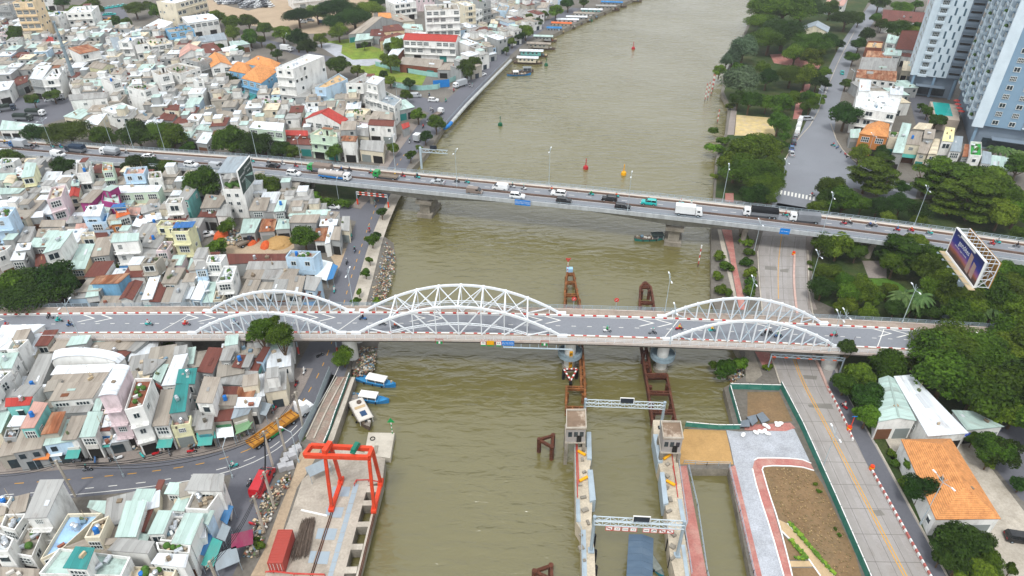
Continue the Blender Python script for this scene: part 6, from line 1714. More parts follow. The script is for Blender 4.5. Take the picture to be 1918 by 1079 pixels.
NAMES = {'S': ('tree', 'small round leafy tree'), 'M': ('tree', 'leafy green tree'), 'L': ('rain_tree', 'broad spreading dark green tree'), 'C': ('casuarina_tree', 'feathery grey green casuarina'), 'T': ('layered_tree', 'bright green tree with layered branches'), 'B': ('bush', 'low green bush')}
TREEN = 0
def tree(c, x, y, r, kind='M', h=None):
    global TREEN
    px, py = cp(c, x, y); rp = r*CROP[c][2]
    d0 = (P(px, py, 5)-Vector((0, 0, CAM_Z))).length; Rm = rp*d0/FPX*1.06
    k = kind
    if kind == 'M' and Rm < 2.6: k = 'S'
    if kind == 'M' and Rm > 7.5: k = 'L'
    vs = {'L': .66, 'T': .76, 'B': .75, 'C': 1.05}.get(k, rt.uniform(.85, 1.1))*Rm
    zc = (h if h else {'B': vs*.7, 'L': vs*.95+1.2, 'T': vs+1.4}.get(k, vs*.9+.8))
    p = P(px, py, zc); nm, ds = NAMES[k]
    root = empty(nm, (p.x, p.y, 0), rt.uniform(0, 6.28))
    cm = ob('crown', rt.choice(CR[k]), root, (0, 0, zc), 0, (Rm*rt.uniform(.92, 1.08), Rm*rt.uniform(.92, 1.08), vs))
    if k != 'B':
        t = ob('trunk', rt.choice(TRK), root, (0, 0, zc), rt.uniform(0, 6), (Rm, Rm, zc))
    q = pix((p.x, p.y, 0)); thing(root, 'bush' if k == 'B' else 'tree', ds, near(px, py), {'B': 'bushes', 'L': 'big spreading trees', 'T': 'layered trees by the flyover'}.get(k, 'leafy trees')); TREEN += 1
TD = {'A': '255,930,75 480,920,125 710,955,80 960,940,110 1090,930,120 1200,960,100 1310,1020,50 1600,980,110 1730,990,90 940,60,70 1040,40,40 1110,80,60 1200,90,60 800,155,40 880,160,40 720,210,35 750,235,35 560,75,70 640,60,60 105,255,60 480,265,40 350,110,45 1510,120,60 1610,160,60 1730,150,60 1620,230,55 1740,260,60 430,20,40 370,660,50 230,690,45 610,330,35 1090,500,30 740,560,30',
      'B': '240,260,45 330,280,40 345,200,55 480,230,70 580,270,70 650,330,65 745,270,55 400,330,35 440,380,40 590,110,90 720,90,70 860,60,120 980,120,110 850,150,90 1080,60,90 870,220,70 1100,165,35 1150,10,60 860,460,90 1000,490,50 1290,310,50 1220,330,40 1050,310,30 90,570,70 130,660,40 590,850,65 120,980,110 290,1010,110 460,1040,70 560,1060,60 840,1060,60 1340,665,45 1425,800,60 1550,860,65 1475,950,50 1430,1030,25 1250,1030,50 1230,560,45 1180,520,40 180,350,40 30,330,40',
      'C': '40,430,70 90,310,60 175,580,45 570,480,75 620,440,60 690,380,35 730,350,30 750,310,30 820,260,25 850,345,28 890,290,35 930,250,50 985,215,60 1060,155,40 1115,100,35 1195,75,55 1280,25,50 1390,15,40 1010,120,40',
      'F': '60,155,60 400,200,60 830,195,80 960,200,70 1040,215,70 1240,300,110 1390,570,55 1330,690,60 720,820,25 180,950,170 330,900,120 60,960,120 380,960,80 270,450,25',
      'G': '320,320,85 500,380,60 555,640,90 40,690,50 1030,480,40 1205,130,40 970,650,45 955,775,28 930,850,38 890,970,25 870,1030,35 1000,620,30',
      'L': '470,310,85 590,340,80 540,270,50 960,470,70',
      'D': '1000,50,150 880,60,110 1130,60,110 850,150,90 1000,220,130 900,270,110 1180,300,110 1080,370,70 1200,400,70 550,490,45 860,480,60 880,540,60 1050,520,90 1150,530,80 1230,560,60 760,700,70 880,710,60 680,690,55 980,720,80 1050,690,60 1150,680,60 1240,690,45 1180,730,50 960,860,70 1000,950,35 995,1010,35 840,1020,110 720,1040,90 900,1030,70 1290,590,30 1290,500,40 1300,290,60',
      'I': '860,180,170 940,260,140 760,140,120 1000,160,80 880,340,90 960,350,80 820,60,120',
      'E': '390,800,105 390,130,90 480,130,40 610,130,45 620,20,60 780,50,70 760,200,90 830,220,80 530,240,50 480,310,50 440,400,50 390,580,40 640,170,40 280,60,60 920,740,30 960,780,40 1020,840,60 880,30,40 330,310,40 900,200,60',
      'J': '260,340,90 330,410,100 230,400,70 180,450,60 440,430,70 540,440,70 690,330,45 1330,400,110 1400,470,100 1300,480,90 780,480,70 600,520,50 680,430,70 800,540,60 1400,620,50 1400,200,70 1120,185,40 430,120,60 570,110,40 300,680,90 200,680,80 410,720,70 770,680,80 640,800,80 900,760,90 240,860,90 200,940,80 340,920,80 440,960,90 520,1000,60 600,960,60 850,840,100 940,900,90 880,960,80 960,820,70 1060,1000,120 1200,980,120 1320,930,110 1400,980,90 1280,850,90 1380,870,80 1100,1060,100 340,1060,70 1300,1060,90',
      'O': '620,130,55 770,150,60 930,130,65 1080,140,50 1180,150,55 1360,160,100 640,40,80 1300,375,195 1180,430,150 1450,420,200 1250,560,170 1450,640,170 1600,620,150 1700,420,170 1650,310,120 700,560,110 620,600,80 880,490,120 780,700,110 760,800,80 640,370,60 1600,760,130 1700,780,100 1100,840,60 1430,950,50 1580,1020,110 1060,450,80 940,420,80 1830,380,160 1850,620,170 1820,200,140 1860,860,130',
      'T': '600,330,60 680,500,110 760,560,70 940,830,140 860,900,90 1050,880,100 1120,990,90 920,1000,100 1050,1060,110 800,960,60 1200,230,110 1130,290,60 1350,450,60 1280,1030,40'}
for c, s in TD.items():
    for a in s.split():
        x, y, r = map(float, a.split(','))
        if c == 'L' and y < 400: tree(c, x, y, r, 'M', 10.5)
        elif c == 'O' and (x, y) == (640, 370): tree(c, x, y, r, 'M', 7.5)
        else: tree(c, x, y, r*(1.12 if c == 'D' else 1.0))
for c, s, k in (('D', '720,330,90 640,400,60 700,560,110 600,420,50', 'C'),
                ('J', '560,180,70 480,250,110 560,280,90 850,260,110 960,240,100 1060,300,120 1180,280,110 1000,380,110 1130,390,130 1250,340,110 680,720,110', 'T'),
                ('I', '650,730,50 690,790,60 640,860,45 660,950,60 710,960,40 830,640,50 840,700,50 840,770,50 850,840,60 860,900,60 850,960,50 810,600,40 620,210,30', 'B'),
                ('N', '1290,700,90 1200,680,40 1370,680,60 1540,700,35', 'B'), ('D', '500,910,50 570,980,50 510,1035,60 620,740,40 690,470,60 560,1040,40', 'B'),
                ('T', '475,250,35 500,320,40 560,450,50 1020,150,45 90,760,14 115,800,16', 'B'), ('S', '1040,497,16 1062,540,18 1190,815,16 1165,775,14', 'B'), ('J', '120,790,25 120,830,15', 'B'), ('G', '1000,1030,35 620,400,60 700,420,60 800,430,50 480,330,60', 'B'), ('K', '1065,355,40 880,400,35 1235,600,20', 'B'), ('Q', '290,830,35 310,870,40 500,425,18', 'B')):
    for a in s.split():
        x, y, r = map(float, a.split(',')); tree(c, x, y, r, k)
def palm(c, x, y, h, r):
    p = W_(c, x, y, h); root = empty('palm_tree', (p.x, p.y, 0)); b = MB(); b.tube((0, 0, 0), (.2, .1, h), .22, 8, .15); b.build('trunk', BARK, root)
    b = MB(); q = random.Random(int(x))
    for i in range(18):
        a = 6.283*i/18+q.uniform(-.15, .15); el = q.uniform(.1, 1.0); pts = []
        for k in range(6): t = k/5; pts.append(Vector((math.cos(a)*r*t*math.cos(el*.5), math.sin(a)*r*t*math.cos(el*.5), h+r*(math.sin(el)*t-1.05*t*t*.8))))
        sd = Vector((-math.sin(a), math.cos(a), 0))
        for k in range(5):
            w0, w1 = .55*math.sin(math.pi*(k+.2)/6)*r*.28, .55*math.sin(math.pi*(k+1.2)/6)*r*.28
            for s_ in (-1, 1): b.face([pts[k], pts[k+1], pts[k+1]+sd*s_*w1-Vector((0, 0, w1*.5)), pts[k]+sd*s_*w0-Vector((0, 0, w0*.5))])
    b.build('crown', PALM, root); thing(root, 'palm', 'feathery palm tree', near(*cp(c, x, y)), 'palm trees')
for a in ((1255, 90, 5, 3.2), (1320, 95, 5.5, 3.4), (1385, 110, 5, 3.2), (1430, 130, 5, 3)): palm('J', *a)
for a in ((700, 985, 5, 3.6), (800, 995, 5.5, 3.8), (760, 1030, 4.5, 3.2)): palm('J', *a)
for a in ((1480, 120, 5, 3.2), (1560, 130, 5, 3.4), (1640, 120, 5, 3.2)): palm('O', *a)
# hedges and litter: nobody could count their pieces
def scatter(name, poly, n, size, cols, z0, z1, seed, lab):
    z = poly_px(poly); r = random.Random(seed); x0, x1, y0, y1 = min(p.x for p in z), max(p.x for p in z), min(p.y for p in z), max(p.y for p in z); b = MB(); k = 0
    while k < n:
        p = Vector((r.uniform(x0, x1), r.uniform(y0, y1), 0))
        if not inside(p, z): continue
        k += 1; s = size*r.uniform(.4, 1.4); zz = r.uniform(z0, z1)
        b.box((p.x, p.y, zz+s*.2), (s, s*r.uniform(.4, 1), s*r.uniform(.2, .6)), r.random()*3, r.randrange(len(cols)))
    o = stuff(b.build(name, cols)); o['label'] = lab; return o
def slope(name, top, bot, m):
    b = MB()
    for i in range(len(top)-1):
        b.face([P(*bot[i], WATER_Z-.1), P(*bot[i+1], WATER_Z-.1), P(*top[i+1], .05), P(*top[i], .05)][::-1])
    o = b.build(name, m)
    for p in o.data.polygons:
        if p.normal.z < 0: p.flip()
    return struct(o)
slope('rubble_bank', [(716, 440), (711, 470), (696, 525), (681, 578), (668, 640), (658, 692)], [(738, 456), (742, 482), (732, 530), (720, 580), (712, 640), (702, 690)], LAND)
scatter('bank_litter', 'X 722,450 740,470 740,492 728,540 714,572 690,574 700,530 714,480', 900, .36, JUNK, -1.2, -.3, 3, 'pale litter and rubble strewn on the river bank between the bridges')
scatter('bank_litter', 'X 676,648 706,648 700,690 672,700 660,700 668,660', 700, .36, JUNK, -1.2, -.2, 4, 'pale litter and rubble on the river bank below the arch bridge')
scatter('bank_litter', 'N 1290,690 1400,640 1430,740 1380,800 1330,800', 260, .5, JUNK, -1.8, -1.0, 5, 'scattered litter at the water edge by the right bank bush')
scatter('street_clutter', 'Q 330,540 420,470 520,380 520,460 440,590 350,800 300,960 200,960 290,700', 320, .42, JUNK, .1, .7, 6, 'jumble of bins crates and household goods along the dirt track')
scatter('site_rubble', 'G 20,640 130,600 220,600 200,680 80,690', 260, .7, JUNK, .1, .4, 7, 'rubble heap on the bare earth building site')
scatter('shop_clutter', 'K 100,985 700,965 980,985 1240,960 1560,890 1560,930 1240,1010 900,1020 300,1050 100,1050', 420, .5, JUNK, .12, .7, 8, 'goods and stools set out along the curved street pavement')
scatter('stall_clutter', 'L 440,560 520,540 640,480 600,640 560,740 480,760 520,640', 260, .6, JUNK, .1, 1.0, 9, 'piled goods around the street stalls')
scatter('dry_stubble', 'S 720,400 930,395 1020,420 1080,510 1270,930 1290,1079 1170,1079 870,750 760,570', 700, .2, [mat('stubble_'+c, c, 1, .2, 2) for c in ('8a7858', 'a08a68', '85795a', 'ab9672')], .04, .1, 10, 'dry stubble and clods on the brown soil plot')
scatter('hedge_plants', 'S 862,742 880,745 1010,900 1170,1079 1158,1079 1000,905', 260, .45, [mat('hedge_'+c, c, 1, .3, 2) for c in ('7f9a3c', '5f7f33')], .1, .3, 11, 'thin bright hedge along the curved tan path')
scatter('hedge_plants', 'S 868,855 885,850 990,965 985,978 900,978 900,968 965,965', 160, .4, [MATS['hedge_7f9a3c'], MATS['hedge_5f7f33']], .1, .3, 12, 'thin bright hedge round the small triangular plot')
# ================================================================== apartment towers, billboards, masts, gantries, poles
TW = mat('tower_white', 'd3dfe6', .6, .04, .3, dirt='aebdc6', dirt_amt=.3); TB_ = mat('tower_blue_grey', '8ea7ba', .6, .05, .3); TG = mat('tower_grey', '8794a0', .7, .06, .3); TD_ = mat('tower_slot', '56707f', .5, .08, .5)
tl = P(1808, 276, 0); tv = (P(1785, 186, 0)-tl); tv.z = 0; tv.normalize(); tu = Vector((tv.y, -tv.x, 0)); ta = math.atan2(tu.y, tu.x)
def tower(desc, u0, v0, w, d, H, side):
    root = empty('apartment_tower', tl+tu*u0+tv*v0, ta); FL = 3.15; n0 = 3; nf = 17
    z0 = n0*FL-.6
    b = MB(); b.box((w/2+.8, d/2, z0/2), (w-1.6, d-3, z0)); b.build('podium', TG, root)
    b = MB(); b.box((w/2, d/2, (z0+H)/2), (w, d, H-z0)); b.build('wall', TB_ if side == 'B' else TW, root)
    def win(x, y, z, rz, sw, sh, k=0): ob('window', WIN[k], root, (x, y, z), rz, (sw, 1.4, sh))
    def bx(name, c, s, m): b = MB(); b.box(c, s); return b.build(name, m, root)
    for x in (1.2, w*.5, w-1.2): bx('podium_column', (x, .35, z0/2-.2), (.9, .6, z0-.1), TB_)
    bx('entrance_canopy', (w*.45, -1.6, 5.2), (w*.6, 3.4, .25), TG)
    bx('shopfront', (w*.45, -.05+1.5, 2.4), (w*.7, .2, 3.4), GLASS)
    if side == 'B':
        bx('corner_column', (1.0, -.35, (z0+H)/2), (3.6, 1.2, H-z0+1), TW)
        bx('facade_pier', (20.5, -.6, (z0+H)/2), (4.6, 1.6, H-z0+1), TW)
        bx('recess', (15.8, -.03, (z0+H)/2), (2.6, .2, H-z0), TG)
        for f in range(nf):
            z = z0+FL*(f+.55)
            for x in (6.0, 11.2): win(x, -.12, z, 0, 2.0, 1.7, f % 2*2)
            win(20.5, -1.5, z, 0, 2.0, 1.7, 0); win(27, -.1, z, 0, 2.2, 1.7, 0); win(33, -.1, z, 0, 2.2, 1.7, 0)
            bx('recess_ledge', (15.8, -.35, z-.9), (2.4, .7, .3), TW)
            for k, y in enumerate((6, 15, 24, 33, 42, 51)):
                # balconies along the left side
                o = empty('balcony', (0, y, z-1.2)); o.parent = root
                b = MB(); b.box((-.7, 0, 0), (1.4, 3.6, .18)); b.box((-1.36, 0, .5), (.08, 3.6, .9)); b.box((-.7, -1.76, .5), (1.4, .08, .9)); b.build('balcony_slab', TW, o)
                if (f*7+k*3) % 5 == 0: ob('balcony_plant', POT, o, (-.9, .6, .1), 0, (1.2, 1.6, 1.5))
                win(-.1, y, z, -math.pi/2, 2.6, 1.9, 2); win(-.1, y+4.2, z, -math.pi/2, 1.4, 1.6, 0)
        for y in (10.6, 28.6, 46.6): bx('side_column', (-.5, y, (z0+H)/2), (1.2, 2.2, H-z0+1), TW)
        for y in (19.5, 37.5): bx('side_recess', (-.03, y, (z0+H)/2), (.2, 1.6, H-z0), TG)
    else:
        r = random.Random(4)
        bx('stair_recess', (w-2.6, -.05, (z0+H)/2), (5.0, .3, H-z0), TG)
        for f in range(nf):
            z = z0+FL*(f+.5); bx('stair_opening', (w-2.6, -.25, z+.5), (4.0, .3, .8), DARK)  # proud dark bar, the slot's shade is put into its colour
            bx('stair_ledge', (w-2.6, -.3, z-.8), (5, .5, .9), TG)
            win(4.0, -.1, z, 0, 2.4, 1.8, 2); win(-.1, 3, z, -math.pi/2, 1.8, 1.6, 0); win(-.1, 8, z, -math.pi/2, 1.8, 1.6, 0); win(-.1, 14, z, -math.pi/2, 1.8, 1.6, 0)
            bx('balcony', (3.9, -.7, z-1.2), (3.4, 1.2, .9), TW)
            for x in ((7.4, 10.6) if f % 2 else (8.6, 11.8)): bx('facade_slot', (x, -.03, z+.1), (.7, .12, 2.9 if f % 3 else 2.2), TD_)
        bx('corner_pier', (.2, -.1, (z0+H)/2), (1.4, .8, H-z0), TW)
    b = MB(); b.box((w/2, d/2, H+.6), (w+.6, d+.6, 1.2)); b.build('roof', TG, root)
    thing(root, 'tower', desc)
tower('tall white and blue-grey apartment tower with rows of balconies at the right edge', 0, 0, 44, 58, 84, 'B')
tower('tall white apartment tower with grey slots, left of the blue-grey tower', -19, 57, 18.4, 24, 84, 'A')
# pool terrace between the towers
pq = [P(x, y, 4.5) for x, y in ((1752, 222), (1798, 226), (1792, 196), (1742, 190))]
pt = empty('pool_terrace', sum(pq, Vector())/4-Vector((0, 0, 4.5))); o0 = pt.location
b = MB(); b.prism([p-o0 for p in pq], -.2, 4.5); b.build('terrace', mat('terrace_tiles', 'c3b6a8', .8, .1, .4), pt)
pw = [P(x, y, 4.55)-o0 for x, y in ((1752.5, 215), (1785, 218), (1778, 194), (1747, 191))]; b = MB(); b.face([(p.x, p.y, 4.56) for p in pw]); b.build('pool_water', mat('pool_water', '33b3ac', .08, .1, .4), pt)
thing(pt, 'pool', 'turquoise swimming pool on a raised terrace between the towers')
_b = MB(); _b.tube((0, 0, 0), (0, 0, 2.3), .05, 6); POLE_M = _b.mesh('pole', WHITEP)
_b = MB()
for i in range(8):
    a0, a1 = math.pi*2*i/8, math.pi*2*(i+1)/8; _b.face([(math.cos(a0)*1.3, math.sin(a0)*1.3, 2.1), (math.cos(a1)*1.3, math.sin(a1)*1.3, 2.1), (0, 0, 2.7)]); _b.face([(math.cos(a1)*1.3, math.sin(a1)*1.3, 2.05), (math.cos(a0)*1.3, math.sin(a0)*1.3, 2.05), (0, 0, 2.62)])
def parasol(p, m, ds, pl, s=1.0):
    r = empty('parasol', p); r.scale = (s, s, s); ob('pole', POLE_M, r); me = _b.mesh('canopy', m); ob('canopy', me, r); thing(r, 'parasol', ds, pl)
for x, y in ((1789, 198), (1791, 205), (1793.5, 212), (1797, 218)): parasol(P(x, y, 4.5), REDP, 'small red parasol', 'beside the turquoise pool')
parasol(P(1793, 826, 0), mat('parasol_blue', '3d55a8', .7, .2, 2, dirt='d8dce8', dirt_amt=.9, dscale=2.5, drange=(.55, .6)), 'blue and white spotted parasol', 'beside the white tent roof', 1.3)
# slab-sided house that carries a billboard
r_ = empty('billboard_house', P(449, 408, 0)); q = [P(431, 408, 0), P(468.5, 408, 0)]; d = (q[1]-q[0]).normalized(); n = Vector((-d.y, d.x, 0)); dp = 9.0; h = 9.6
bq = [q[0], q[1], q[1]+n*dp, q[0]+n*dp]; bl = [p-r_.location for p in bq]; FOOT.append(bq)
b = MB(); b.prism(bl, -.2, h); b.build('wall', wall_mat('w'), r_)
b = MB(); b.prism(inset(bl, .25), h, h+.05); b.build('terrace', roof_mat('k', 'F'), r_)
for p in inset(bl, .3):
    b = MB(); b.beam(p+Vector((0, 0, h)), p+Vector((0, 0, h+5.6)), .35); b.build('post', WSTEEL, r_)
b = MB(); b.prism([bl[2].lerp(bl[1], .1), bl[2], bl[3], bl[3].lerp(bl[0], .1)], h, h+4.5); b.build('rear_wall', wall_mat('w'), r_)
b = MB(); roof_geo(b, bl, h+5.6, 'M', .8, .5); b.build('roof', roof_mat('s', 'M'), r_)
for u in (.22, .62):
    for z in (2.4, 4.9, 7.6): p = bl[0].lerp(bl[1], u); ob('window', WIN[0], r_, (p.x, p.y-.02, z), math.atan2(d.y, d.x), (1.2, 1, 1.2))
for _ in range(9): p = bl[0].lerp(bl[1], rt.uniform(.1, .9)).lerp(bl[3], rt.uniform(.05, .4)); ob('potted_plant', POT, r_, (p.x, p.y, h), 0, (1.3,)*3)
thing(r_, 'house', 'tall white house with an open roof terrace carrying the green billboard')
def billboard(a, e, z0, z1, m, name, desc):
    d = Vector((e.x-a.x, e.y-a.y, 0)); r = empty(name, (a.x, a.y, 0), math.atan2(d.y, d.x)); L_ = d.length; H = z1-z0
    b = MB(); b.box((L_/2, .12, (z0+z1)/2), (L_, .2, H)); b.build('panel', m, r)
    b = MB()
    for x in (0, L_): b.box((x, .1, (z0+z1)/2), (.22, .36, H+.2))
    for z in (z0, z1): b.box((L_/2, .1, z), (L_-.2, .36, .22))
    b.build('frame', WHITEP, r); return r, L_, H
gm = mat('billboard_green', '3c4f48', .5, .1, .4)
a, e = P(455.4, 366.5, 9.5), P(477.7, 336.4, 9.5)
r, L_, H = billboard(a, e, 9.5, 17.2, gm, 'billboard', '')
b = MB(); rr = random.Random(2)
for i in range(9):
    x = L_*(.30+.05*i); b.face([(L_*.38, -.01, 13.6), (x-.12, -.012, 9.8), (x+.10, -.012, 9.8)])
b.face([(L_*.4, -.014, 13.8), (L_*.9, -.014, 11.6), (L_*.98, -.014, 12.4)])
b.build('printed_plant', mat('print_leaf', 'a9c3ba', .6, .2, 1), r)
letter('NAM PHÁT', .95, WHITEP, r, (L_*.24, -.012, 14.8)); letter('CAO CẤP', .7, WHITEP, r, (L_*.26, -.012, 13.2)); letter('SÔNG XANH', 1.0, WHITEP, r, (L_*.70, -.012, 15.6)); letter('nhà mới', .7, WHITEP, r, (L_*.72, -.012, 14.2))
thing(r, 'billboard', 'dark green billboard with pale leaf print on the white terrace house')
# large twin panel billboard on a mast
zb, zt = 14.0, 20.6
a, e = P(1773, 471, zb), P(1824.3, 538.4, zb)
bm_ = bpy.data.materials.new('billboard_night_print'); bm_.use_nodes = True; t = bm_.node_tree; N = t.nodes; L2 = t.links; bs = N['Principled BSDF']; bs.inputs['Roughness'].default_value = .5
tc = N.new('ShaderNodeTexCoord'); sx = N.new('ShaderNodeSeparateXYZ'); L2.new(tc.outputs['Generated'], sx.inputs[0])
nz = N.new('ShaderNodeTexNoise'); nz.inputs['Scale'].default_value = 6; L2.new(tc.outputs['Generated'], nz.inputs['Vector'])
ma = N.new('ShaderNodeMath'); ma.operation = 'MULTIPLY_ADD'; ma.inputs[1].default_value = .18; L2.new(nz.outputs['Fac'], ma.inputs[0]); L2.new(sx.outputs[2], ma.inputs[2])
rp = N.new('ShaderNodeValToRGB'); L2.new(ma.outputs[0], rp.inputs[0]); cr = rp.color_ramp
cr.elements[0].position = .12; cr.elements[0].color = lin('241c26')+(1,); cr.elements[1].position = .95; cr.elements[1].color = lin('15286e')+(1,)
for p_, c_ in ((.25, '5a3430'), (.36, 'a8694e'), (.46, 'a06a92'), (.62, '3d3f98'), (.8, '1c2f86')): k = cr.elements.new(p_); k.color = lin(c_)+(1,)
L2.new(rp.outputs[0], bs.inputs['Base Color'])
r, L_, H = billboard(a, e, zb, zt, bm_, 'large_billboard', '')
b = MB()
for x, w, z1 in ((.66, .1, .82), (.80, .1, .66)):
    b.face([(L_*(x-w/2), -.012, zb+.9), (L_*(x+w/2), -.012, zb+.7), (L_*(x+w/2), -.012, zb+H*z1-.3), (L_*(x-w/2), -.012, zb+H*z1)])
b.build('printed_tower', mat('print_tower', 'b39b92', .6, .2, 2, (1, 1, 6)), r)
letter('gendées', 1.75, WHITEP, r, (L_*.40, -.014, zb+H*.70)); letter('apartment · saigon riverside', .55, WHITEP, r, (L_*.34, -.014, zb+H*.50)); letter('mở bán', .5, WHITEP, r, (L_*.16, -.014, zb+H*.86))
b = MB(); b.box((L_*.45, -.013, zt-.45), (L_*.5, .02, .5)); b.build('printed_strip', WHITEP, r)
b = MB(); b.box((L_/2, -.6, zb-.35), (L_+1.2, 1.4, .2)); b.build('catwalk', mat('catwalk_tan', 'c2b295', .8, .1), r)
b = MB(); b.box((L_/2, -.1, zb-.1), (L_, .3, .45)); b.build('base_strip', WHITEP, r)
OC = mat('billboard_back_ochre', 'b98f4a', .8, .2, .8, dirt='7d6238', dirt_amt=.5); gap = 3.2
b = MB(); b.box((L_/2, gap, (zb+zt)/2), (L_, .15, H)); b.build('rear_panel', OC, r)
n = 9
for i in range(n+1):
    x = L_*i/n; b = MB()
    for y in (.45, gap-.25): b.beam((x, y, zb), (x, y, zt), .14)
    for z in (zb+.2, zb+H*.33, zb+H*.66, zt-.2): b.beam((x, .45, z), (x, gap-.25, z), .11)
    b.beam((x, .45, zb), (x, gap-.25, zb+H*.5), .1); b.build('frame_rib', WSTEEL, r)
b = MB()
for y in (.45, gap-.25):
    for z in (zb, zb+H*.5, zt): b.beam((0, y, z), (L_, y, z), .13)
b.build('frame_rail', WSTEEL, r)
b = MB(); b.tube((L_*.5, gap/2, 0), (L_*.5, gap/2, zb), .8, 14); b.build('mast', GALV, r)
b = MB()
for i in range(5): x = L_*(i+.5)/5; b.beam((x, -.2, zb-.3), (x, -2.6, zb+.3), .07); b.box((x, -2.7, zb+.35), (.5, .35, .25))
b.build('flood_light', GALV, r); r.children[-1]['kind'] = 'stuff'
thing(r, 'billboard', 'large dark blue billboard with purple city print and exposed ochre rear frame')
# steel pylon
p = P(148, 172, 0); r = empty('steel_pylon', p); GP = mat('pylon_grey', '8b999f', .6, .08, 1); zz = 0
for i, (z1, ra, rb) in enumerate(((10, 1.0, .82), (20, .78, .62), (25, .58, .5), (30, .46, .34))):
    b = MB(); b.tube((0, 0, zz), (0, 0, z1), ra, 14, rb); b.build('section', GP, r); b = MB(); b.tube((0, 0, z1-.3), (0, 0, z1+.3), ra+.12, 14); b.build('flange', GP, r); zz = z1
thing(r, 'pylon', 'tall grey tapered steel pylon rising among the houses')
# height-limit gantries
def bar_gantry(a, e, h, desc, bars, m0, m1, z=0.0, trs=False):
    r = empty('height_gantry', a); d = e-a; r.rotation_euler = (0, 0, math.atan2(d.y, d.x)); L_ = d.length
    for x in (0, L_):
        b = MB(); b.tube((x, 0, 0), (x, 0, h), .16, 8); b.build('post', GALV, r)
        b = MB(); b.tube((x, 0, .3), (x, 0, 2.2), .24, 8); b.build('post_sleeve', m0, r) if not trs else None
    for k in range(bars):
        n = int(L_/.9)
        for i in range(n): b = MB(); b.box((L_*(i+.5)/n, 0, h-k*.75), (L_/n, .18, .24)); b.build('band', m0 if i % 2 else m1, r)
    if trs:
        b = MB(); n = int(L_/1.2)
        for z_ in (h-.8, h): b.beam((0, 0, z_), (L_, 0, z_), .16)
        for i in range(n): b.beam((L_*i/n, 0, h-.8 if i % 2 else h), (L_*(i+1)/n, 0, h if i % 2 else h-.8), .1)
        b.build('truss', GALV, r)
        for i in range(0, n, 2): b = MB(); b.box((L_*(i+.5)/n, -.1, h-.8), (L_/n*.6, .06, .24)); b.build('reflector', mat('reflector_orange', 'e06a2c', .5, .05), r)
    thing(r, 'gantry', desc)
ORG = mat('gantry_orange', 'e2562e', .5, .06)
bar_gantry(P(670.5, 384, 0), P(728, 390, 0), 4.6, 'orange and white striped height gantry over the riverside road by the flyover', 2, ORG, WHITEP)
bar_gantry(P(560, 664, 0), P(633, 664, 0), 4.3, 'red and white striped height bar under the arch bridge', 1, REDP, WHITEP)
bar_gantry(P(1437, 694, 0), P(1571, 702, 0), 4.8, 'grey truss height gantry with orange reflectors below the right arch', 0, REDP, WHITEP, trs=True)
p = P(790, 316, 0); r = empty('sign_gantry', p); b = MB(); b.tube((0, 0, 0), (0, 0, 8), .4, 10); b.build('post', BSTEEL, r)
b = MB()
for z in (6.2, 7.4): b.beam((0, 0, z), (9.5, -1.5, z), .2)
for i in range(8): b.beam((9.5*i/8, -1.5*i/8, 6.2 if i % 2 else 7.4), (9.5*(i+1)/8, -1.5*(i+1)/8, 7.4 if i % 2 else 6.2), .12)
b.build('arm', BSTEEL, r); b = MB(); b.box((4.6, -.7, 8.2), (2.4, .2, 1.3), -.15); b.build('solar_panel', MATS['dark_panel'], r)
thing(r, 'gantry', 'pale blue cantilever gantry with a dark panel by the far quay')
# street lamps
def lamp_mesh(h, kind):
    b = MB(); b.tube((0, 0, 0), (0, 0, h), .085, 8, .05); b.tube((0, 0, 0), (0, 0, .8), .17, 8)
    arms = ((-1, 1.6), (1, 1.6)) if kind == 'double' else ((1, 1.8),)
    g = MB(); g.box((0, 0, 0), (.26, .7, .12)); HD_ = []
    for s, l in arms:
        b.beam((0, 0, h), (0, s*l, h+.5 if kind != 'arc' else h+.2), .08); HD_.append((0, s*(l+.35), h+.52))
    if kind == 'double': b.beam((0, 0, h), (0, .5, h+1.3), .06); b.beam((0, 0, h), (0, -.5, h+1.2), .06)
    return b.mesh('pole', mat('lamp_pole', 'b3bec2', .5, .06)), (g.mesh('lamp_head', mat('lamp_head_white', 'e6eaec', .4, .04)), HD_)
LAMPS = {('double', 9): lamp_mesh(9, 'double'), ('double', 11): lamp_mesh(11, 'double'), ('single', 8): lamp_mesh(8, 'single')}
def lamp(p, k, rz, ds, pl): r = empty('street_lamp', p, rz); a_, g = LAMPS[k]; ob('pole', a_, r); [ob('lamp_head', g[0], r, q_) for q_ in g[1]]; thing(r, 'street lamp', ds, pl, 'street lamps')
for px, lat in ((151, -2.3), (662, RW+2.3), (1254, -2.3), (1245, RW+2.3), (1397, RW+2.3), (1689, RW+2.3), (1551, -2.3), (395, RW+2.3)):
    d = AB.find(px, lat); lamp(AB.at(d, lat, .2), ('double', 9), AB.head(d), 'pale double-armed street lamp', 'on the arch bridge '+('near side' if lat < 0 else 'far side'))
for px, lat in ((102, 5), (212, 12), (251, 12), (310, 12), (482, 12), (568, 5), (741, 12), (856, 5), (1028, 12), (1175, .2), (1352, 12), (1539, .2), (1711, 12)):
    d = FO.find(px, lat); lamp(FO.at(d, lat, .4), ('double', 11), FO.head(d), 'pale double-armed street lamp', 'on the flyover '+('far side' if lat > 9 else 'middle or near side'))
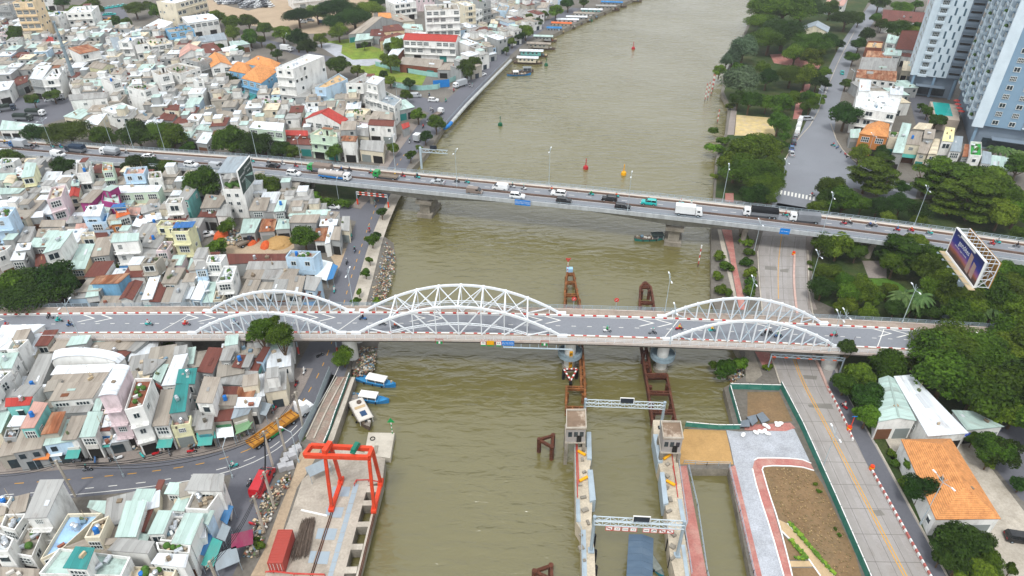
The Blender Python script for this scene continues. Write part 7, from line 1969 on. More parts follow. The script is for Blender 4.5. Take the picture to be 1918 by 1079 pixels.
for x, y, k, rz, pl in ((1517, 534, ('double', 9), 0, 'beside the right-hand road under the flyover'), (1412, 472, ('double', 9), 0, 'by the red promenade'), (1540, 878, ('double', 9), 0, 'behind the teal fence'), (1723, 983, ('double', 11), .3, 'by the orange tiled house'), (636, 384, ('single', 8), 0, 'near the white pickup'), (232, 893, ('single', 8), 0, 'standing by the curved street'), (436, 895, ('single', 8), 0, 'at the side street corner'), (560, 866, ('single', 8), 1.2, 'by the stone blocks'), (1530, 212, ('double', 9), .3, 'along the park road'), (1590, 172, ('double', 9), .3, 'along the park road'), (1462, 352, ('double', 9), 0, 'at the zebra crossing'), (1622, 300, ('double', 9), 0, 'at the plaza corner'), (745, 198, ('single', 8), 0, 'inside the grass lot'), (440, 110, ('single', 8), 0, 'near the cream slab block'), (540, 95, ('single', 8), 0, 'near the delivery truck'), (1565, 650, ('double', 9), 0, 'at the right bridge abutment')):
    lamp(P(x, y, 0), k, rz, 'pale street lamp', pl)
# concrete poles and the cable runs between them
b = MB(); b.beam((0, 0, 0), (0, 0, 9.5), .32); CPOLE = b.mesh('shaft', CONC); b = MB()
for z in (8.6, 9.2): b.beam((-.9, 0, z), (.9, 0, z), .12)
for x in (-.8, -.3, .3, .8): b.tube((x, 0, 9.2), (x, 0, 9.5), .06, 5)
CARM = b.mesh('crossarm', CONC2); PL = []
for x, y, rz in ((141, 930, .3), (512, 875, .9), (514, 952, 1.2), (496, 998, 1.2), (568, 800, 1.0), (-40, 948, .3), (536, 850, 1), (420, 1120, 1.2)):
    p = P(x, y, 0); r = empty('utility_pole', p, rz); ob('shaft', CPOLE, r); ob('crossarm', CARM, r); PL.append(p); thing(r, 'utility pole', 'grey concrete utility pole', near(x, y), 'utility poles')
def cable(a, e, sag, desc, n=12, rr=.05, k=1):
    b = MB()
    for j in range(k):
        o = Vector((0, 0, -.35*j)); pts = []
        for i in range(n+1): t = i/n; q = a.lerp(e, t)+o; q.z -= 4*sag*t*(1-t)*(1+.15*j); pts.append(q)
        b.path(pts, rr, 4)
    thing(b.build('power_cable', WIRE), 'cable', desc)
up9 = Vector((0, 0, 9.0))
cable(PL[5]+up9, PL[0]+up9, 1.2, 'bundle of black cables running to the pole at the lower left', k=3)
cable(PL[0]+up9, PL[1]+up9, 3.0, 'long black cable bundle sagging across the curved street', rr=.07, k=3)
cable(PL[0]+up9, P(325, 842, 7), 1.5, 'black cable bundle crossing the curved street to the shops', rr=.07, k=2)
cable(PL[1]+up9, PL[2]+up9, .8, 'black cables between the two right-hand poles by the red van', k=3)
cable(PL[2]+up9, PL[3]+up9, .6, 'black cables above the roadside clutter', k=3)
cable(PL[3]+up9, PL[7]+up9, 1.0, 'black cables above the side street', k=3)
cable(PL[1]+up9, PL[4]+up9, .8, 'black cables above the yellow trailer', k=2)
cable(P(140, 868, 6), P(360, 850, 6), .5, 'black cables along the shop fronts of the curved street', k=3)
# ================================================================== vehicles and riders
CARC = {'white': 'e4e6e6', 'black': '232529', 'silver': 'b4b8bb', 'grey': '83868a', 'teal': '23b8b4', 'red': 'c22733', 'green': '22994f', 'blue': '3f6f9e', 'brown': '8c8077', 'dark green': '3b4741', 'yellow': 'dca325', 'dark blue': '2f4154'}
def paint(c): return mat('paint_'+c.replace(' ', '_'), CARC[c], .28, .03, .5, spec=.55, dirt='8d8a84', dirt_amt=.12)
CGL = mat('car_glass', '20272b', .08, .1, 1, spec=.7); LENS = mat('lamp_lens', 'dfe3e4', .2, .03); TAIL = mat('tail_lens', 'a5262a', .3, .05)
def hx(b, x0, x1, w0, z0, X0, X1, w1, z1, m=0): b.hexa([(x0, -w0, z0), (x1, -w0, z0), (x1, w0, z0), (x0, w0, z0)], [(X0, -w1, z1), (X1, -w1, z1), (X1, w1, z1), (X0, w1, z1)], m)
_b = MB(); _b.tube((0, -.11, 0), (0, .11, 0), .33, 12); _b.tube((0, -.12, 0), (0, .12, 0), .17, 8, m=1); WHEEL = _b.mesh('wheel', [BLACK, GALV])
_b = MB(); _b.tube((0, -.16, 0), (0, .16, 0), .5, 12); _b.tube((0, -.17, 0), (0, .17, 0), .25, 8, m=1); BWHEEL = _b.mesh('wheel', [BLACK, GALV])
_b = MB(); _b.box((0, 0, 0), (.08, .38, .18)); HL = _b.mesh('headlight', LENS); TL = _b.mesh('tail_light', TAIL)
SHAPE = {'sedan': (4.5, .88, [(-2.25, 2.25, .86, .28, -2.2, 2.2, .88, .62), (-2.2, 2.2, .88, .62, -2.1, 2.05, .82, .92)], (-1.75, 1.0, .78, .92, -1.05, .35, .62, 1.42)),
         'suv': (4.6, .92, [(-2.3, 2.3, .9, .32, -2.28, 2.25, .92, .72), (-2.28, 2.25, .92, .72, -2.22, 2.0, .86, 1.05)], (-2.15, 1.1, .82, 1.05, -1.95, .45, .68, 1.66)),
         'van': (4.9, .92, [(-2.45, 2.45, .9, .3, -2.45, 2.4, .92, .8), (-2.45, 2.4, .92, .8, -2.42, 2.0, .9, 1.15)], (-2.4, 1.8, .88, 1.15, -2.3, 1.0, .76, 1.95))}
CM = {}
def car_meshes(kind, col):
    if (kind, col) in CM: return CM[kind, col]
    L_, w, low, top = SHAPE[kind]; b = MB()
    for a in low: hx(b, *a)
    body = b.mesh('body', paint(col)); b = MB(); hx(b, *top); glass = b.mesh('windows', CGL if kind != 'van' else paint(col))
    b = MB(); x0, x1, w1, z1 = top[4], top[5], top[6], top[7]; hx(b, x0-.03, x1+.03, w1+.02, z1-.03, x0+.08, x1-.08, w1-.06, z1+.07)
    for s in (-1, 1):                                       # pillars
        for t in (0, .5, 1):
            xa, xb = lerp(top[0], top[1], t), lerp(top[4], top[5], t); b.beam((xa, s*(top[2]+.01), top[3]), (xb, s*(top[6]+.01), top[7]), .09)
    roof = b.mesh('roof', paint(col)); wd = None
    if kind == 'van': b = MB(); hx(b, 1.15, 2.0, .87, 1.2, .98, 1.2, .78, 1.85); b.box((.9, -.86, 1.5), (.7, .1, .4)); b.box((.9, .86, 1.5), (.7, .1, .4)); wd = b.mesh('windscreen', CGL)
    CM[kind, col] = (body, glass, roof, wd); return CM[kind, col]
NVEH = 0
def car(p, rz, kind, col, desc, place, group=None, full=True):
    r = empty('car' if kind != 'van' else 'van', p, rz); bo, g, ro, wd = car_meshes(kind, col); L_, w = SHAPE[kind][:2]
    ob('body', bo, r); ob('windows' if kind != 'van' else 'upper_body', g, r); ob('roof', ro, r)
    if wd: ob('windscreen', wd, r)
    if full:
        for x in (-L_*.31, L_*.31):
            for y in (-w+.08, w-.08): ob('wheel', WHEEL, r, (x, y, .33))
        for y in (-.6, .6): ob('headlight', HL, r, (L_/2-.03, y, .68)); ob('tail_light', TL, r, (-L_/2+.03, y, .75))
    thing(r, 'van' if kind == 'van' else 'car', desc, place, group); return r
def truck(p, rz, col, cargo, desc, place, L_=7.0, ccol=None):
    r = empty('truck', p, rz); b = MB(); f = L_/2
    hx(b, f-1.9, f, 1.05, .75, f-1.9, f-.02, 1.08, 1.55); hx(b, f-1.9, f-.02, 1.08, 1.55, f-1.85, f-.35, .98, 2.5); b.build('cab', paint(col), r)
    b = MB(); hx(b, f-.5, f+.03, .92, 1.6, f-.75, f-.33, .84, 2.3); b.box((f-1.1, -1.04, 1.9), (.8, .06, .5)); b.box((f-1.1, 1.04, 1.9), (.8, .06, .5)); b.build('windscreen', CGL, r)
    b = MB(); b.box((0, 0, .72), (L_-.4, .9, .3)); b.build('chassis', BLACK, r)
    x0, x1 = -L_/2, f-2.05; cm = {'box': paint(ccol or 'white'), 'canvas': mat('canvas_'+(ccol or 'dark_green'), CARC.get(ccol, '47524c'), .85, .15, .6), 'flat': mat('truck_bed_'+(ccol or 'grey'), CARC.get(ccol, '8a8074'), .8, .2, 1), 'tank': mat('tank_steel', 'c3bdb8', .25, .08, 1, metal=.5)}[cargo]
    if cargo == 'box':
        b = MB(); b.box(((x0+x1)/2, 0, 2.05), (x1-x0, 2.2, 2.3)); bx_ = b.build('cargo_box', cm, r); b = MB(); b.box((x0-.02, -.55, 2.05), (.06, 1.05, 2.1)); b.box((x0-.02, .55, 2.05), (.06, 1.05, 2.1)); b.build('rear_door', paint('silver'), bx_)
    elif cargo == 'canvas':
        b = MB(); b.box(((x0+x1)/2, 0, 1.35), (x1-x0, 2.2, .9)); b.build('bed', paint('grey'), r)
        b = MB(); hx(b, x0+.05, x1-.05, 1.12, 1.8, x0+.1, x1-.1, 1.1, 2.75); hx(b, x0+.1, x1-.1, 1.1, 2.75, x0+.2, x1-.2, .75, 3.0); b.build('canvas_cover', cm, r)
    elif cargo == 'flat':
        b = MB(); b.box(((x0+x1)/2, 0, 1.0), (x1-x0, 2.2, .2)); b.build('bed', cm, r); b = MB()
        for y in (-1.08, 1.08): b.box(((x0+x1)/2, y, 1.25), (x1-x0, .06, .35))
        b.build('side_board', cm, r)
    else:
        b = MB(); b.tube((x0+.1, 0, 1.9), (x1, 0, 1.9), 1.05, 18); b.build('tank', cm, r)
        for u in (.25, .5, .75): b = MB(); b.tube((lerp(x0, x1, u), 0, 2.9), (lerp(x0, x1, u), 0, 3.1), .3, 10); b.build('hatch', WHITEP, r)
        b = MB(); b.box(((x0+x1)/2, 0, 1.0), (x1-x0, 2.0, .35)); b.build('skirt', BLUEP, r)
    for x in ([f-1.1, -L_/2+1.1] if L_ < 8.5 else [f-1.1, -L_/2+1.0, -L_/2+2.3]):
        for y in (-.95, .95): ob('wheel', BWHEEL, r, (x, y, .5))
    for y in (-.75, .75): ob('headlight', HL, r, (f+.01, y, .95))
    thing(r, 'truck', desc, place); return r
# motorbike and rider
b = MB(); b.tube((0, -.05, 0), (0, .05, 0), .29, 12); b.tube((0, -.06, 0), (0, .06, 0), .12, 8, m=1); MW = b.mesh('wheel', [BLACK, GALV])
def bike_body(c):
    b = MB(); hx(b, -.75, .25, .13, .35, -.85, .1, .16, .62); hx(b, -.85, .05, .14, .62, -.8, 0, .11, .74); b.beam((.1, 0, .4), (.5, 0, .85), .26, .16); b.beam((.62, 0, .3), (.5, 0, .95), .1); hx(b, .4, .6, .12, .75, .42, .55, .1, 1.0); return b.mesh('body', paint(c))
BB = {c: bike_body(c) for c in ('black', 'red', 'blue', 'grey', 'teal', 'white')}
b = MB(); b.beam((.46, -.33, 1.0), (.46, .33, 1.0), .05); b.tube((.46, -.4, 1.15), (.46, -.36, 1.15), .06, 6); b.tube((.46, .36, 1.15), (.46, .4, 1.15), .06, 6); b.beam((.46, -.38, 1.0), (.46, -.38, 1.12), .02); b.beam((.46, .38, 1.0), (.46, .38, 1.12), .02); HB = b.mesh('handlebar', BLACK)
def rider_base():
    V = [(-.22, 0, .82), (-.18, 0, 1.05), (-.10, 0, 1.28), (-.06, 0, 1.42), (-.03, 0, 1.52), (0, 0, 1.68),
         (-.08, .17, 1.36), (.1, .27, 1.12), (.42, .3, 1.02), (-.08, -.17, 1.36), (.1, -.27, 1.12), (.42, -.3, 1.02),
         (-.18, .11, .80), (.24, .17, .78), (.12, .17, .42), (.26, .17, .33), (-.18, -.11, .80), (.24, -.17, .78), (.12, -.17, .42), (.26, -.17, .33)]
    E = [(0, 1), (1, 2), (2, 3), (3, 4), (4, 5), (3, 6), (6, 7), (7, 8), (3, 9), (9, 10), (10, 11), (0, 12), (12, 13), (13, 14), (14, 15), (0, 16), (16, 17), (17, 18), (18, 19)]
    Rr = [.16, .16, .18, .10, .06, .11, .085, .06, .045, .085, .06, .045, .11, .09, .06, .05, .11, .09, .06, .05]
    me = bpy.data.meshes.new('body'); me.from_pydata(V, E, []); o = bpy.data.objects.new('tmp', me); COL.objects.link(o)
    o.modifiers.new('skin', 'SKIN'); o.modifiers.new('sub', 'SUBSURF').levels = 1
    if not me.skin_vertices: 
        bpy.context.view_layer.objects.active = o; o.select_set(True)
        import bmesh
        bm = bmesh.new(); bm.from_mesh(me); bm.verts.layers.skin.verify(); bm.to_mesh(me); bm.free()
    for i, s in enumerate(me.skin_vertices[0].data): s.radius = (Rr[i], Rr[i]); s.use_root = (i == 0)
    dg = bpy.context.evaluated_depsgraph_get(); dg.update(); m = bpy.data.meshes.new_from_object(o.evaluated_get(dg)); bpy.data.objects.remove(o); return m
RB_ = rider_base(); SKIN = mat('skin', 'b98a6b', .7, .06, 3); TROU = mat('trousers_dark', '363c47', .9, .1, 3)
SHIRT = {'black': '2e2f34', 'white': 'd8d8d4', 'teal': '2ab5a9', 'red': 'c23a33', 'yellow': 'e2bb2e', 'blue': '4a79b4', 'grey': '8b8e92', 'orange': 'df6a2c', 'green': '2f9a57'}
RM = {}
for c, hexc in SHIRT.items():
    m = RB_.copy(); m.materials.clear()
    for x in (mat('shirt_'+c, hexc, .9, .08, 3), TROU, SKIN): m.materials.append(x)
    for p in m.polygons:
        z, x = p.center.z, p.center.x
        p.material_index = 2 if z > 1.5 or (x > .33 and z > .9) else (1 if z < .9 else 0); p.use_smooth = True
    m.name = 'body'; RM[c] = m
b = MB(); b.ell((0, 0, 1.70), (.15, .14, .14), 10, 6); HELM = {c: b.mesh('helmet', mat('helmet_'+c, h, .35, .05)) for c, h in (('white', 'dddddb'), ('black', '2a2b2e'), ('red', 'b8322e'), ('blue', '35649c'), ('teal', '25b3a8'))}
rv = random.Random(9)
def biker(p, rz, shirt, place, bike=None, ride=True):
    bc = bike or rv.choice(list(BB)); r = empty('motorbike', p, rz)
    ob('body', BB[bc], r); ob('handlebar', HB, r)
    for x in (-.62, .66): ob('wheel', MW, r, (x, 0, .29))
    b = HL; ob('headlight', HL, r, (.6, 0, .88), 0, (.6, .45, .7))
    if not ride: thing(r, 'motorbike', f'parked {bc} motorbike', place, 'parked motorbikes'); return
    thing(r, 'motorbike', f'{bc} motorbike', place, 'motorbikes in traffic')
    q = empty('person', p, rz); ob('body', RM[shirt], q); ob('helmet', HELM[rv.choice(list(HELM))], q)
    thing(q, 'person', f'rider in {shirt} top on a {bc} motorbike', place, 'motorbike riders')
def on(path, px, lat, up=.02, flip=False):
    d = path.find(px, lat); return path.at(d, lat, up), path.head(d)+(math.pi if flip else 0)
FLY = [(110, 2.6, 'van', 'white', 0), (278, 6.6, 'sedan', 'white', 1), (359, 2.6, 'suv', 'white', 0), (407, 2.6, 'van', 'silver', 0), (512, 6.6, 'sedan', 'black', 1), (551, 2.6, 'suv', 'white', 0), (820, 6.6, 'sedan', 'silver', 1), (889, 2.6, 'van', 'brown', 0), (937, 6.8, 'van', 'white', 1), (969, 2.5, 'suv', 'white', 0), (1046, 6.6, 'suv', 'white', 1), (1056, 2.4, 'suv', 'black', 0), (1141, 6.6, 'suv', 'black', 1), (1166, 2.4, 'suv', 'black', 0), (1215, 6.9, 'suv', 'teal', 1), (52, 6.6, 'suv', 'grey', 1)]
for px, lat, k, c, fl in FLY: p, h = on(FO, px, lat, .02, fl); car(p, h, k, c, f'{c} {"minivan" if k == "van" else ("estate car" if k == "suv" else "saloon car")}', 'driving on the flyover', 'cars on the flyover')
for px, lat, c, cg, L_, cc, fl, ds in ((37, 6.6, 'blue', 'box', 6.5, 'silver', 1, 'blue-cabbed truck with silver box'), (144, 6.6, 'dark blue', 'canvas', 7.5, 'dark blue', 1, 'dark blue canvas truck'), (208, 6.6, 'white', 'canvas', 7, 'silver', 1, 'white truck with pale canvas cover'), (601, 6.6, 'green', 'canvas', 8.5, 'brown', 1, 'green-cabbed truck with a brown load'), (628, 2.7, 'white', 'tank', 10.5, None, 0, 'white-cabbed silver tanker truck'), (723, 6.6, 'green', 'flat', 8, 'grey', 1, 'green flatbed truck'), (1289, 2.7, 'white', 'box', 7.5, 'white', 0, 'white box truck'), (1423, 6.6, 'white', 'canvas', 9.5, 'black', 1, 'white-cabbed truck with black canvas'), (1505, 6.6, 'white', 'canvas', 8.2, 'grey', 1, 'white-cabbed truck with grey canvas')):
    p, h = on(FO, px, lat, .02, fl); truck(p, h, c, cg, ds, 'driving on the flyover', L_, cc)
SH = list(SHIRT)
for i, px in enumerate((11, 70, 99, 115, 238, 288, 473, 504, 530, 555, 640, 655, 695, 740, 755, 781, 782.5, 817, 856, 875, 960, 981, 1033, 1107, 1154, 1214, 1275, 1294, 1470, 1579, 1590, 1628, 1637, 1679, 1705, 1740, 1820, 1856, 1867, 1903)):
    s = {11: 'yellow', 695: 'teal', 740: 'yellow', 1033: 'orange', 1107: 'green', 1154: 'orange', 1470: 'red', 1589: 'red', 1275: 'white', 1294: 'white', 1705: 'orange', 1856: 'red'}.get(px, rv.choice(('black', 'grey', 'blue', 'white', 'black')))
    p, h = on(FO, px, 8.9-(.9 if i % 4 == 1 else 0)+rv.uniform(-.3, .3), .02, True); biker(p, h, s, 'on the flyover')
for px, lat, s, fl in ((95, 5.5, 'black', 1), (112, 4.2, 'teal', 0), (133, 2.4, 'black', 0), (15, 2.4, 'red', 0), (280, 2.6, 'white', 0), (350, 2.6, 'orange', 0), (441, 2.8, 'blue', 0), (680, 4.6, 'black', 1), (716, 2.6, 'black', 0), (741, 1.7, 'orange', 0), (1137, 1.6, 'green', 0), (1222, 1.4, 'grey', 0), (1272, 3.2, 'yellow', 0), (1333, 3.0, 'yellow', 0), (1432, 2.4, 'black', 0), (1439, 3.1, 'grey', 0), (1457, 2.0, 'green', 0), (1561, 3.2, 'teal', 0)):
    p, h = on(AB, px, lat, .02, fl); biker(p, h, s, 'on the arch bridge')
def rh_at(x, y):
    q = P(x, y); best = min(range(len(RL)-1), key=lambda i: (RL[i][0]-q).length); d = RL[best][3]; return math.atan2(d.y, d.x)
for x, y, s, fl in ((571, 699, 'white', 1), (556, 722, 'black', 1), (538, 747, 'black', 1), (514, 770, 'teal', 0), (165, 882, 'black', 1), (438, 876, 'white', 0), (472, 909, 'black', 0), (692, 434, 'red', 0), (659, 447, 'teal', 1), (665, 472, 'black', 0), (650, 494, 'grey', 1), (627, 547, 'white', 1), (703, 385, 'grey', 0), (804, 180, 'black', 0), (835, 191, 'green', 0), (880, 163, 'black', 0), (885, 163, 'grey', 1), (905, 126, 'black', 0), (935, 96, 'blue', 0), (807, 207, 'white', 0), (811, 211, 'black', 0), (801, 229, 'black', 1), (893, 140, 'red', 1), (775, 262, 'orange', 0), (768, 268, 'black', 1), (793, 240, 'red', 1), (850, 172, 'red', 0)):
    biker(P(x, y, .03), rh_at(x, y)+(math.pi if fl else 0), s, 'on the riverside road' if y < 600 else 'on the curved street')
biker(P(1580, 764, .04), 2.0, 'white', 'in the lane beside the concrete road'); biker(P(1520, 368, .04), 0, 'red', 'at the zebra crossing'); biker(P(1560, 274, .04), 2.4, 'red', 'by the plaza kerb')
for x, y in ((205, 860), (215, 862), (222, 861), (267, 856), (295, 852), (360, 848), (365, 842), (318, 850), (145, 866), (165, 864), (180, 865), (470, 815), (480, 1000), (475, 985), (1568, 278), (1575, 285), (1583, 291), (1589, 296), (600, 668), (556, 838)):
    biker(P(x, y, .12), rv.uniform(0, 6), 'black', near(x, y), None, False)
for x, y, k, c, rz, pl in ((625, 390, 'suv', 'white', -.15, 'in the lane under the flyover'), (779, 182, 'van', 'silver', .05, 'at the far junction'), (812, 190, 'suv', 'white', -.1, 'at the far junction'), (903, 142, 'sedan', 'white', .85, 'on the far quay road'), (915, 110, 'suv', 'silver', .8, 'on the far quay road'), (1577, 138, 'sedan', 'teal', 1.2, 'on the park road'), (1513, 225, 'suv', 'silver', .1, 'parked at the park corner'), (1499, 227, 'van', 'white', 1.1, 'parked by the plaza'), (1496, 238, 'van', 'white', 1.1, 'parked by the plaza'), (1493, 249, 'van', 'white', 1.15, 'parked by the plaza'), (1489, 259, 'suv', 'grey', 1.2, 'parked by the plaza'), (1486, 269, 'suv', 'dark blue', 1.25, 'parked by the plaza'), (1482, 280, 'sedan', 'blue', 1.3, 'parked by the plaza'), (1482, 290, 'sedan', 'silver', 1.35, 'parked by the plaza'), (1908, 1012, 'suv', 'black', -.2, 'in the lower right yard'), (1848, 805, 'suv', 'dark blue', .1, 'under the carport'), (95, 190, 'sedan', 'silver', .1, 'in the truck yard'), (63, 192, 'suv', 'teal', .1, 'in the truck yard'), (10, 190, 'suv', 'white', .2, 'in the truck yard'), (387, 443, 'suv', 'white', .5, 'at the building site'), (568, 43, 'van', 'white', .1, 'in the dirt field'), (603, 43, 'suv', 'blue', -.2, 'in the dirt field'), (582, 40, 'suv', 'grey', 0, 'in the dirt field'), (1695, 352, 'sedan', 'white', .2, 'on the street behind the feathery trees')):
    car(P(x, y, .03), rz, k, c, f'{c} {"minivan" if k == "van" else ("estate car" if k == "suv" else "saloon car")}', pl)
for i in range(9): x, y = ((200+i*3.5, 29-i*.3) if i < 4 else (196+(i-4)*9, 17-(i-4)*1.4)); car(P(x, y, .03), .4 if i < 4 else .2, 'sedan', 'teal', 'turquoise taxi', 'parked in the taxi yard', 'taxis', False)
k = 0
for row in range(6):
    for j in range(11):
        x = 404+j*9+row*3.0; y = -3+row*3.6-j*.15
        if y > 17 or (row > 3 and j < 4): continue
        car(P(x, y, .03), 1.15+rv.uniform(-.06, .06), rv.choice(('suv', 'sedan')), rv.choice(('white', 'white', 'white', 'silver', 'grey', 'black')), 'parked car', 'in the crowded car park at the top edge', 'cars in the far car park', False)
for x, y, c, cg, L_, cc, rz, ds, pl in ((69, 217, 'white', 'canvas', 7.5, 'dark green', -.05, 'white-cabbed truck with green canvas', 'in the truck yard'), (46, 226, 'dark green', 'canvas', 7.5, 'dark green', -.05, 'dark green canvas truck', 'in the truck yard'), (14, 208, 'dark blue', 'canvas', 7, 'dark green', .5, 'dark canvas truck parked at an angle', 'in the truck yard'), (108, 188, 'silver', 'box', 6, 'silver', .6, 'silver box truck', 'in the truck yard'), (862, 163, 'white', 'box', 7, 'silver', 3.9, 'white truck with a pale box', 'on the far quay road'), (819, 218, 'white', 'flat', 8.5, 'brown', 1.15, 'white-cabbed flatbed truck', 'at the far junction'), (784, 264, 'white', 'box', 4.6, 'white', 1.2, 'small white box truck', 'on the far riverside road'), (538, 96, 'white', 'box', 7, 'white', -.4, 'white delivery truck', 'near the tall white block'), (461, 458, 'dark blue', 'flat', 5.5, 'grey', .9, 'small dark tipper truck', 'at the building site'), (200, 42, 'yellow', 'flat', 6, 'yellow', .5, 'yellow truck', 'by the taxi yard')):
    truck(P(x, y, .03), rz, c, cg, ds, pl, L_, cc)
# articulated lorry with the long yellow trailer
a, e = P(470, 843, 0), P(556, 783, 0); d = e-a; rz = math.atan2(d.y, d.x); r = empty('articulated_lorry', a, rz); L_ = d.length
YT = mat('trailer_yellow', 'b98a3c', .75, .15, .8, dirt='7e4f2e', dirt_amt=.7, dscale=.5)
b = MB(); b.box((L_/2, 0, 1.25), (L_, 2.4, .28)); b.build('trailer_floor', YT, r)
for y in (-1.18, 1.18): b = MB(); b.box((L_/2, y, 1.55), (L_, .12, .5)); b.build('side_rail', YT, r)
for i in range(9): b = MB(); b.box((L_*(i+.5)/9, 0, 1.42), (.14, 2.2, .1)); b.build('cross_member', RUST, r)
b = MB(); b.box((L_/2, 0, .85), (L_-.6, 1.0, .5)); b.build('trailer_chassis', BLACK, r); b = MB(); b.box((L_*.5, -1.1, .8), (3.2, .1, .55)); b.build('side_guard', GREENP, r)
for x in (1.2, 2.4, 3.6, L_-1.5):
    for y in (-1.0, 1.0): ob('wheel', BWHEEL, r, (x, y, .5))
c0 = L_+.6; b = MB(); hx(b, c0, c0+3.2, 1.2, .7, c0, c0+3.1, 1.2, 1.7); hx(b, c0, c0+1.9, 1.2, 1.7, c0, c0+1.5, 1.1, 3.0); hx(b, c0+1.9, c0+3.1, 1.0, 1.7, c0+1.8, c0+2.9, .85, 1.95); b.build('cab', paint('white'), r)
b = MB(); hx(b, c0+1.4, c0+1.98, 1.05, 1.75, c0+1.2, c0+1.55, .95, 2.8); b.build('windscreen', CGL, r); b = MB(); b.box((c0+.2, 0, 3.05), (.3, 2.2, .8)); b.build('air_deflector', paint('white'), r)
for x in (c0+.6, c0+2.5):
    for y in (-1.05, 1.05): ob('wheel', BWHEEL, r, (x, y, .5))
thing(r, 'lorry', 'white-cabbed articulated lorry with a long rusty yellow flat trailer on the curved street')
p = W_('Q', 338, 462, 0); d = W_('Q', 372, 385, 0)-W_('Q', 300, 525, 0); car(p, math.atan2(d.y, d.x), 'van', 'red', 'bright red van', 'parked beside the dirt track').scale = (1.35, 1.25, 1.25)
# ================================================================== boats, buoys, small things
def hull(b, L_, w, h, bow=.45, m=0, deck=None, sheer=.5):
    n = 12; secs = []
    for i in range(n+1):
        t = i/n*2-1; k = (1-abs(t)**2.6*(1 if t > 0 else .45)); k = max(.04, k); z = h+sheer*(t*t)*(1.2 if t > 0 else .6)
        secs.append([(t*L_/2, -w/2*k, z), (t*L_/2*.96, -w/2*k*.7, -.4), (t*L_/2*.96, w/2*k*.7, -.4), (t*L_/2, w/2*k, z), (t*L_/2*.98, w/2*k*.82, z-.35), (t*L_/2*.98, -w/2*k*.82, z-.35)])
    for A, B in zip(secs, secs[1:]):
        for j in range(6): b.face([A[j], B[j], B[(j+1) % 6], A[(j+1) % 6]], (deck if j in (3, 4, 5) and deck is not None else m))
    b.face(secs[0]); b.face(secs[-1][::-1])
def boat(x, y, L_, w, rz, hm, dm, desc, place='', roof=None, rl=(-.15, .35), rhgt=1.9, extras=0, seed=1, h=.7):
    r = empty('boat', P(x, y, WATER_Z), rz); b = MB(); hull(b, L_, w, h, deck=1); b.build('hull', [hm, dm], r)
    b = MB(); b.box((0, 0, h+.02), (L_*.5, w*.9, .08)); b.build('rub_strake', dm, r)
    if roof is not None:
        x0, x1 = L_*rl[0], L_*rl[1]; b = MB(); hx(b, x0, x1, w*.46, rhgt, x0+.05, x1-.05, w*.40, rhgt+.22); b.build('canopy', roof, r)
        for X in (x0+.2, (x0+x1)/2, x1-.2):
            for Y in (-w*.4, w*.4): b = MB(); b.beam((X, Y, h-.3), (X, Y, rhgt), .07); b.build('canopy_post', WHITEP, r)
        b = MB(); b.box(((x0+x1)/2, 0, (h+rhgt)/2-.1), ((x1-x0)*.8, w*.62, rhgt-h-.4)); b.build('cabin', mat('boat_cabin_dark', '5b646a', .7, .2, 1), r)
    q = random.Random(seed); cols = [JUNK[i] for i in (0, 1, 4, 2)]
    for i in range(extras): b = MB(); b.box((q.uniform(-L_*.4, L_*.4), q.uniform(-w*.25, w*.25), h+.2), (q.uniform(.4, 1), q.uniform(.3, .8), q.uniform(.3, .6)), q.random()); b.build('deck_gear', rv.choice(cols), r)
    for i in range(3): b = MB(); b.tube((L_*(-.25+.22*i), -w*.5, .45), (L_*(-.25+.22*i)+.14, -w*.5, .45), .26, 8); b.build('tyre_fender', BLACK, r)
    thing(r, 'boat', desc, place); return r
BHB = mat('boat_blue', '2f86bd', .6, .12, .8, dirt='5d7f92', dirt_amt=.4); BHG = mat('boat_wood', '6f6258', .85, .2, .8); BHT = mat('boat_teal', '3c8c86', .7, .15, .8); ROOFW = mat('boat_roof_white', 'e4e4e0', .6, .06, .6, dirt='b0a898', dirt_amt=.4); DECKB = mat('boat_deck_blue', '4d97c4', .7, .12, 1)
boat(704.5, 718, 9.6, 2.3, -.28, BHB, DECKB, 'blue boat with a white canopy and small solar panel', 'nearest the arch bridge', ROOFW, (-.2, .27), 1.75, 2, 2)
boat(692, 750, 9.0, 2.2, -.18, BHB, DECKB, 'blue boat with a plain white canopy', 'second below the arch bridge', ROOFW, (-.22, .22), 1.75, 2, 3)
g = boat(676, 776, 11.2, 3.3, -1.05, BHG, mat('boat_deck_grey', '9b948b', .8, .15, 1), 'grey wooden boat with a white roof and solar panel', 'beside the half-built promenade', mat('boat_roof_grey', 'cfcac2', .6, .08, .6), (-.22, .36), 2.0, 6, 4, .9)
b = MB(); b.box((2.3, 0, 2.27), (1.5, 1.2, .08)); b.build('solar_panel', mat('solar_blue', '3b5878', .2, .1, 2), g); b = MB(); b.box((.2, 0, 2.27), (.7, 2.2, .08)); b.build('roof_plank', TANP, g)
b = MB(); b.tube((-1.2, .3, 2.22), (-1.2, .3, 2.5), .5, 12); b.build('round_basket', BHG, g)
boat(1216, 449, 9, 2.6, .05, BHT, BHG, 'dark teal fishing boat piled with gear', 'below the flyover', mat('boat_cover_dark', '3d4a48', .85, .2, 1), (.05, .45), 1.8, 10, 5)
boat(972, 141, 12, 3.0, .08, BHB, BHG, 'blue fishing boat crowded with gear', 'off the far quay', ROOFW, (-.25, -.02), 1.9, 12, 6); boat(979, 135, 11, 3.2, .05, BHG, BHG, 'dark wooden fishing boat crowded with gear', 'off the far quay', mat('boat_cover_grey', '8a8f90', .8, .15, 1), (0, .4), 2.2, 14, 7)
